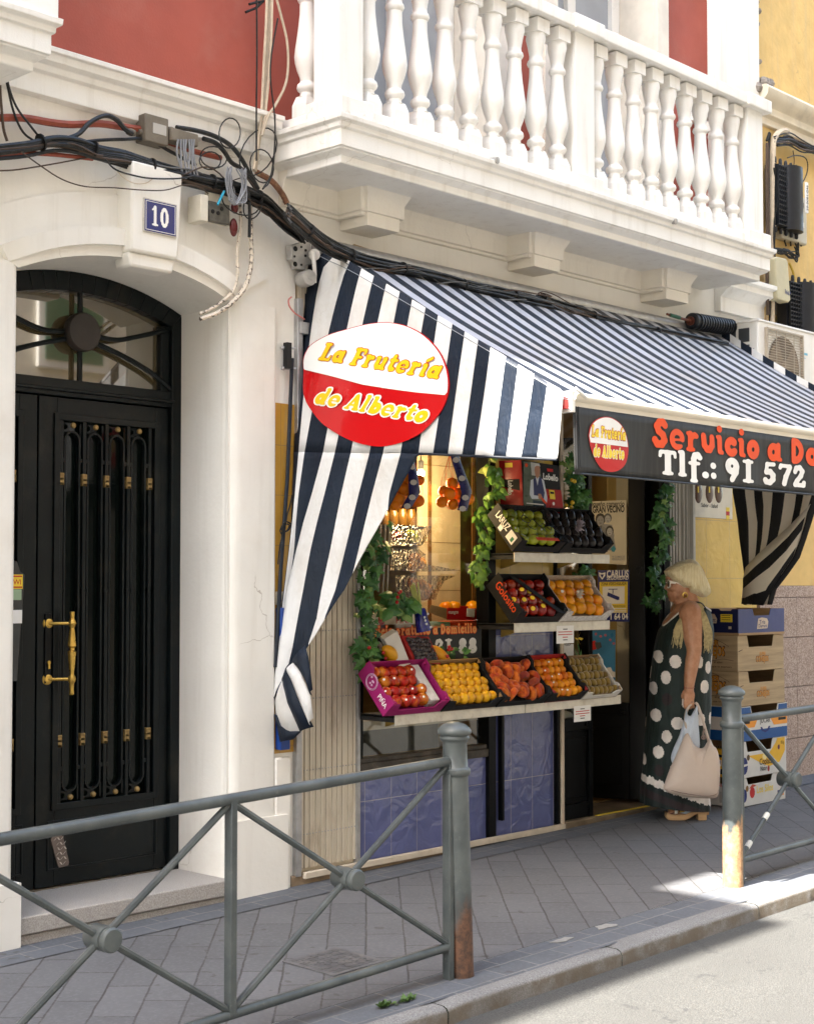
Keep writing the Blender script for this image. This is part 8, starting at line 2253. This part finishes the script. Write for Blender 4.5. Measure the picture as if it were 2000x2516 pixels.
def dressm(name, col): 
    m, nt, b = newmat(name); co = objco(nt)
    nt.links.new(mixc(nt, ramp(nt, noise(nt, co, 12, 4), .3, .7), tuple(x*.85 for x in col), tuple(x*1.12 for x in col)), b.inputs['Base Color'])
    b.inputs['Roughness'].default_value = .6; b.inputs['Sheen Weight'].default_value = .04; b.inputs['Specular IOR Level'].default_value = .25
    bumpn(nt, b, math_(nt, 'ADD', noise(nt, scaled(nt, co, (5,5,1.2)), 4, 4, .5, .8), math_(nt, 'MULTIPLY', noise(nt, co, 700, 2), .03)), .5, .02); return m
DG, DWT, DRD, DDK = dressm('green_dress_cloth', (.012,.021,.018)), dressm('cream_dot_cloth', (.68,.61,.55)), dressm('dark_red_dot_cloth', (.022,.014,.015)), dressm('dark_green_hem', (.008,.014,.013))
dress = mb.build('dress', [DG, DWT, DRD, DDK], woman, smooth=True, ang=180)
dress.modifiers.new('thick', 'SOLIDIFY').thickness = .003
# neckline binding and shoulder straps
mb = MB(); mb.tube([q3(*p) for p in grid2[0][::4]], .006, 6, closed=True); mb.build('neckline_binding', DWT, woman, smooth=True)
for sg in (1, -1):
    mb = MB(); rr = []
    for t in range(9):
        f = t/8; a = q3(478+30*f+ (640-508)*f, 655-118*math.sin(math.pi*min(1,f*1.0)*.62)+0, 0)
    pth = [(470,655,.118),(500,600,.132),(540,556,.140),(585,534,.136),(632,545,.125),(665,582,.112)]
    L_ = spline([q3(x, y-4, sg*(w_-.030)) for x, y, w_ in pth], 4); R_ = spline([q3(x+2, y+6, sg*(w_+.030)) for x, y, w_ in pth], 4)
    mb.grid([[a, (a+b_)/2+V((0,0,.010)), b_] for a, b_ in zip(L_, R_)]); o = mb.build('shoulder_strap', DG, woman, smooth=True, ang=180, fix=False); o.modifiers.new('t', 'SOLIDIFY').thickness = .004
# gold fringe hanging from the straps
FRG = mat('gold_fringe', (.42,.33,.15), .5, .25, 60); random.seed(17)
mb = MB()
for i in range(150):
    front = i % 2
    s_ = rnd(0, 1)
    if front:
        a = q3(545-75*s_, 560+75*s_, .165); x1 = 470-62*s_+rnd(-8,8); y1 = 770+rnd(-60,95)*(1-.2*s_)
        pts = [a, q3(500-70*s_, 640+50*s_, .200), q3(x1+12, (y1+680)/2, .205), q3(x1, y1, .198)]
    else:
        a = q3(560+60*s_, 548+10*s_, .165); x1 = 628+50*s_+rnd(-7,7); y1 = 800+rnd(-60,85)
        pts = [a, q3(605+45*s_, 620+10*s_, .205), q3(x1+4, (y1+690)/2, .206), q3(x1, y1, .200)]
    mb.tube(spline(pts, 4), .0019, 4)
for i in range(44):
    s_ = i/43; mb.tube(spline([q3(520+100*s_,600-60*math.sin(s_*2.2),.16+.02*math.sin(s_*3)), q3(530+95*s_,585-52*math.sin(s_*2.2)+12,.185), q3(535+92*s_+rnd(-6,6),640+rnd(-20,10),.207)], 3), .0018, 4)
mb.build('fringe', FRG, woman)
# ---- hair: a smooth blonde bob, fringe over the forehead
HP = [(392,312),(415,288),(470,256),(510,238),(547,228),(585,224),(626,246),(652,284),(670,320),(686,360),(700,400),(712,440),(718,464),(702,482),(670,497),(645,492),(622,484),(590,476),(562,467),(551,441),(528,436),(506,431),(480,412),(461,396),(439,381),(420,362),(405,344)]
HC = (580, 360)
Hs = spline([V((x, y, 0)) for x, y in HP]+[V((HP[0][0], HP[0][1], 0))], 4)[:-1]
HW = .112
def hair_w(s_): return HW*math.sqrt(max(0, 1-s_**4.5))
mb = MB(); n = len(Hs)
for sg in (1, -1):
    rr = []
    for i in range(15):
        s_ = math.sin(math.pi/2*(1-i/14)); rr.append([q3(HC[0]+(p.x-HC[0])*s_, HC[1]+(p.y-HC[1])*s_, sg*hair_w(s_)) for p in Hs]+[q3(HC[0]+(Hs[0].x-HC[0])*s_, HC[1]+(Hs[0].y-HC[1])*s_, sg*hair_w(s_))])
    mb.grid(rr)
def edge_dist(dx, dy):
    best = 9e9
    for i in range(n):
        a, b_ = Hs[i], Hs[(i+1) % n]; ax_, ay = a.x-HC[0], a.y-HC[1]; bx_, by = b_.x-HC[0], b_.y-HC[1]
        den = dx*(by-ay)-dy*(bx_-ax_)
        if abs(den) < 1e-9: continue
        t = (ax_*(by-ay)-ay*(bx_-ax_))/den; u = (ax_*dy-ay*dx)/den
        if t > 0 and 0 <= u <= 1: best = min(best, t)
    return best
random.seed(8)
for i in range(420):
    sg = 1 if i % 3 else -1
    kx, ky = 575+rnd(-25,25), 262+rnd(-14,20)
    tgt = Hs[random.randrange(int(n*.40), n-2)]; f_ = rnd(.72, 1.0)
    bx_, by = HC[0]+(tgt.x-HC[0])*f_, HC[1]+(tgt.y-HC[1])*f_
    mx_, my = (kx+bx_)/2+(bx_-kx)*.18, (ky+by)/2-abs(bx_-kx)*.22
    pts = []
    for k in range(9):
        t = k/8; x = kx*(1-t)**2+2*mx_*t*(1-t)+bx_*t*t; y = ky*(1-t)**2+2*my*t*(1-t)+by*t*t
        dx, dy = x-HC[0], y-HC[1]; L = math.hypot(dx, dy)+1e-6; s_ = min(.995, L/edge_dist(dx/L, dy/L))
        pts.append(q3(x, y, sg*(hair_w(s_)+rnd(.0008,.0022))))
    mb.tube(pts, [.0012]+[.0026]*7+[.0008], 5)
m, nt, b = newmat('blonde_hair'); co = objco(nt)
c = mixc(nt, ramp(nt, noise(nt, scaled(nt, co, (30,30,3)), 4, 5, .6), .3, .7), (.66,.53,.26), (.90,.80,.54))
nt.links.new(c, b.inputs['Base Color']); b.inputs['Roughness'].default_value = .38; b.inputs['Sheen Weight'].default_value = .2
bumpn(nt, b, noise(nt, scaled(nt, co, (60,60,3)), 4, 4), .5, .006)
mb.build('hair', m, woman, smooth=True, ang=180)
# glasses, earring, ring, bracelet
GW = plain('white_glasses_frame', (.78,.72,.62), .3)
gl = MB()
for sg in (1, -1):
    gl.prism([q3(*p, sg*.066) for p in ((418,376),(462,388),(466,394),(455,402),(422,398))], WW*(sg*.006))
    gl.prism([q3(466,388,sg*.068), q3(530,420,sg*.076), q3(530,426,sg*.076), q3(466,397,sg*.068)], WW*(sg*.004))
rim = []
for sg in (1, -1):
    for k in range(16):
        a = 2*math.pi*k/16
    pts = [q3(411+6*abs(math.cos(2*math.pi*k/18))+ (10 if sg*math.cos(2*math.pi*k/18) > .4 else 0)*.4, 402-27*math.sin(2*math.pi*k/18), sg*(.036+.030*math.cos(2*math.pi*k/18)*1.0)) for k in range(18)]
    gl.tube(pts, .0042, 6, closed=True)
gl.tube([q3(408,392,.007), q3(406,390,0), q3(408,392,-.007)], .004, 6)
go = gl.build('glasses', GW, woman)
for sg in (1, -1):
    mb = MB(); mb.face([q3(413, 402-25*math.sin(2*math.pi*k/18), sg*(.036+.027*math.cos(2*math.pi*k/18))) for k in range(18)]); mb.build('lens', plain('dark_lens', (.02,.018,.02), .1), woman, fix=False)
mb = MB(); mb.tube([q3(524+15*math.cos(k*.4488), 480+17*math.sin(k*.4488), .080+.004*math.cos(k*.45)) for k in range(14)], .0042, 6, closed=True); mb.build('earring', BRASS, woman, smooth=True)
mb = MB(); mb.tube([q3(533+10*math.cos(k*.785), 1216+3*math.sin(k*.785)*.5, .2315+.010*math.sin(k*.785)) for k in range(8)], .0025, 5, closed=True); mb.build('ring', plain('silver', (.7,.66,.6), .2, metal=.9), woman, smooth=True)
mb = MB(); mb.tube([q3(517+37*math.cos(k*.524), 1118+3*math.sin(k*.524), .222+.0325*math.sin(k*.524)) for k in range(12)], .0018, 5, closed=True); mb.build('bracelet', plain('dark_red_thread', (.2,.03,.03)), woman, smooth=True)
# platform sandals
WDS = mat('light_wood_sole', (.48,.29,.14), .5, .15, 6, .1, 40, stretch=(1,1,12))
for w_, dx in ((.085,0), (-.125,62)):
    pr = [(376,1996),(374,2030),(384,2048),(420,2052),(500,2052),(535,2038),(575,2012),(592,2006),(594,2051),(656,2051),(656,1978),(610,1972),(560,1985),(500,2006),(440,2012),(400,2004)]
    mb = MB(); mb.prism([q3(x+dx, y, w_-.042) for x, y in pr], WW*.084); so_ = mb.build('sandal', WDS, woman, bevel=.006)
    for k, (xa, xb, mm) in enumerate(((400,428,WK and plain('brown_strap', (.16,.06,.05), .35)),(432,452,GW),(462,500,BRASS),(470,560,plain('pale_blue_strap', (.50,.56,.62), .3)))):
        rr = []
        for s_ in range(9):
            a = math.pi*s_/8; h = (1992-26*k if k < 3 else 1935); base = 2008 if k < 2 else 1998
            hh = base-(base-h)*math.sin(a); wv = w_+.041*math.cos(a)
            if k == 3: rr.append([q3(xa+dx+55*math.sin(a)*.3, hh, wv), q3(xb+dx, hh+18-8*math.sin(a), wv)])
            else: rr.append([q3(xa+dx, hh, wv), q3(xb+dx, hh-6, wv)])
        mb = MB(); mb.grid(rr); o = mb.build('strap', mm, so_, smooth=True, ang=180, fix=False); o.modifiers.new('t', 'SOLIDIFY').thickness = .003
# ---- what she carries
def pillow(poly, cx, cy, w0, W_, sub=4, pw=2.4):
    S_ = spline([V((x, y, 0)) for x, y in poly]+[V((*poly[0], 0))], sub)[:-1]; m_ = MB()
    for sg in (1, -1):
        rr = []
        for i in range(12):
            s_ = math.sin(math.pi/2*(1-i/11)); rr.append([q3(cx+(p.x-cx)*s_, cy+(p.y-cy)*s_, w0+sg*W_*math.sqrt(max(0, 1-s_**pw))) for p in S_+[S_[0]]])
        m_.grid(rr)
    return m_
hb = thing('shoulder_bag', 'soft beige leather bag hanging from the hand of the woman', 'bag', q3(540,1700,.27))
LEA = mat('beige_leather', (.55,.44,.36), .5, .06, 5, .35, 8, bdist=.02)
BP = [(493,1425),(472,1440),(445,1500),(415,1570),(365,1680),(327,1790),(333,1815),(370,1838),(430,1852),(520,1866),(640,1874),(690,1862),(704,1810),(713,1680),(708,1600),(690,1535),(668,1512),(645,1465),(632,1490),(600,1526),(565,1526),(532,1500),(510,1455)]
pillow(BP, 545, 1700, .282, .062).build('bag_body', LEA, hb, smooth=True, ang=180)
BB = [(330,1795),(333,1815),(370,1838),(430,1852),(520,1866),(640,1874),(690,1862),(700,1815),(640,1845),(520,1838),(430,1822),(370,1805)]
mb = MB(); mb.tube(spline([q3(x, y, .282+.058*math.sin(math.pi*(i+.5)/9)) for i, (x, y) in enumerate([(332,1800),(370,1812),(430,1826),(480,1834),(530,1841),(590,1847),(640,1848),(680,1838),(703,1812)])], 5), .0022, 5); mb.build('seam', mat('dark_leather_edge', (.22,.15,.12), .5), hb, smooth=True)
for pts in ([(490,1440),(482,1370),(490,1300),(510,1248),(528,1232)], [(640,1480),(618,1400),(592,1310),(572,1240),(556,1222)]):
    C_ = spline([q3(x, y, .262 if y > 1300 else .236) for x, y in pts], 6); mb = MB()
    mb.tube(C_, [.0105]*len(C_), 8, flat=.45); mb.build('strap', LEA, hb, smooth=True)
mb = MB(); mb.tube(spline([q3(604,1470,.285), q3(600,1430,.28), q3(610,1400,.27)], 4), .006, 6); mb.tube([q3(600+14*math.cos(k*.785), 1455+14*math.sin(k*.785), .288) for k in range(8)], .003, 5, closed=True); mb.build('buckle', bpy.data.materials['dark_leather_edge'], hb, smooth=True)
pbg = thing('plastic_bag', 'thin pale bluish plastic bag stuffed into the beige bag', 'plastic bag', q3(510,1450,.25))
m, nt, b = newmat('thin_plastic'); b.inputs['Base Color'].default_value = (.62,.68,.76,1); b.inputs['Roughness'].default_value = .28; b.inputs['Transmission Weight'].default_value = .15; bumpn(nt, b, noise(nt, scaled(nt, objco(nt), (3,3,.7)), 14, 5, .6, 1.5), .8, .02)
PP = [(493,1262),(500,1300),(522,1312),(552,1262),(566,1242),(572,1280),(576,1380),(582,1460),(580,1535),(540,1545),(520,1600),(460,1640),(400,1640),(384,1600),(400,1540),(440,1450),(468,1370),(482,1310)]
pillow(PP, 500, 1480, .245, .030).build('plastic', m, pbg, smooth=True, ang=180)
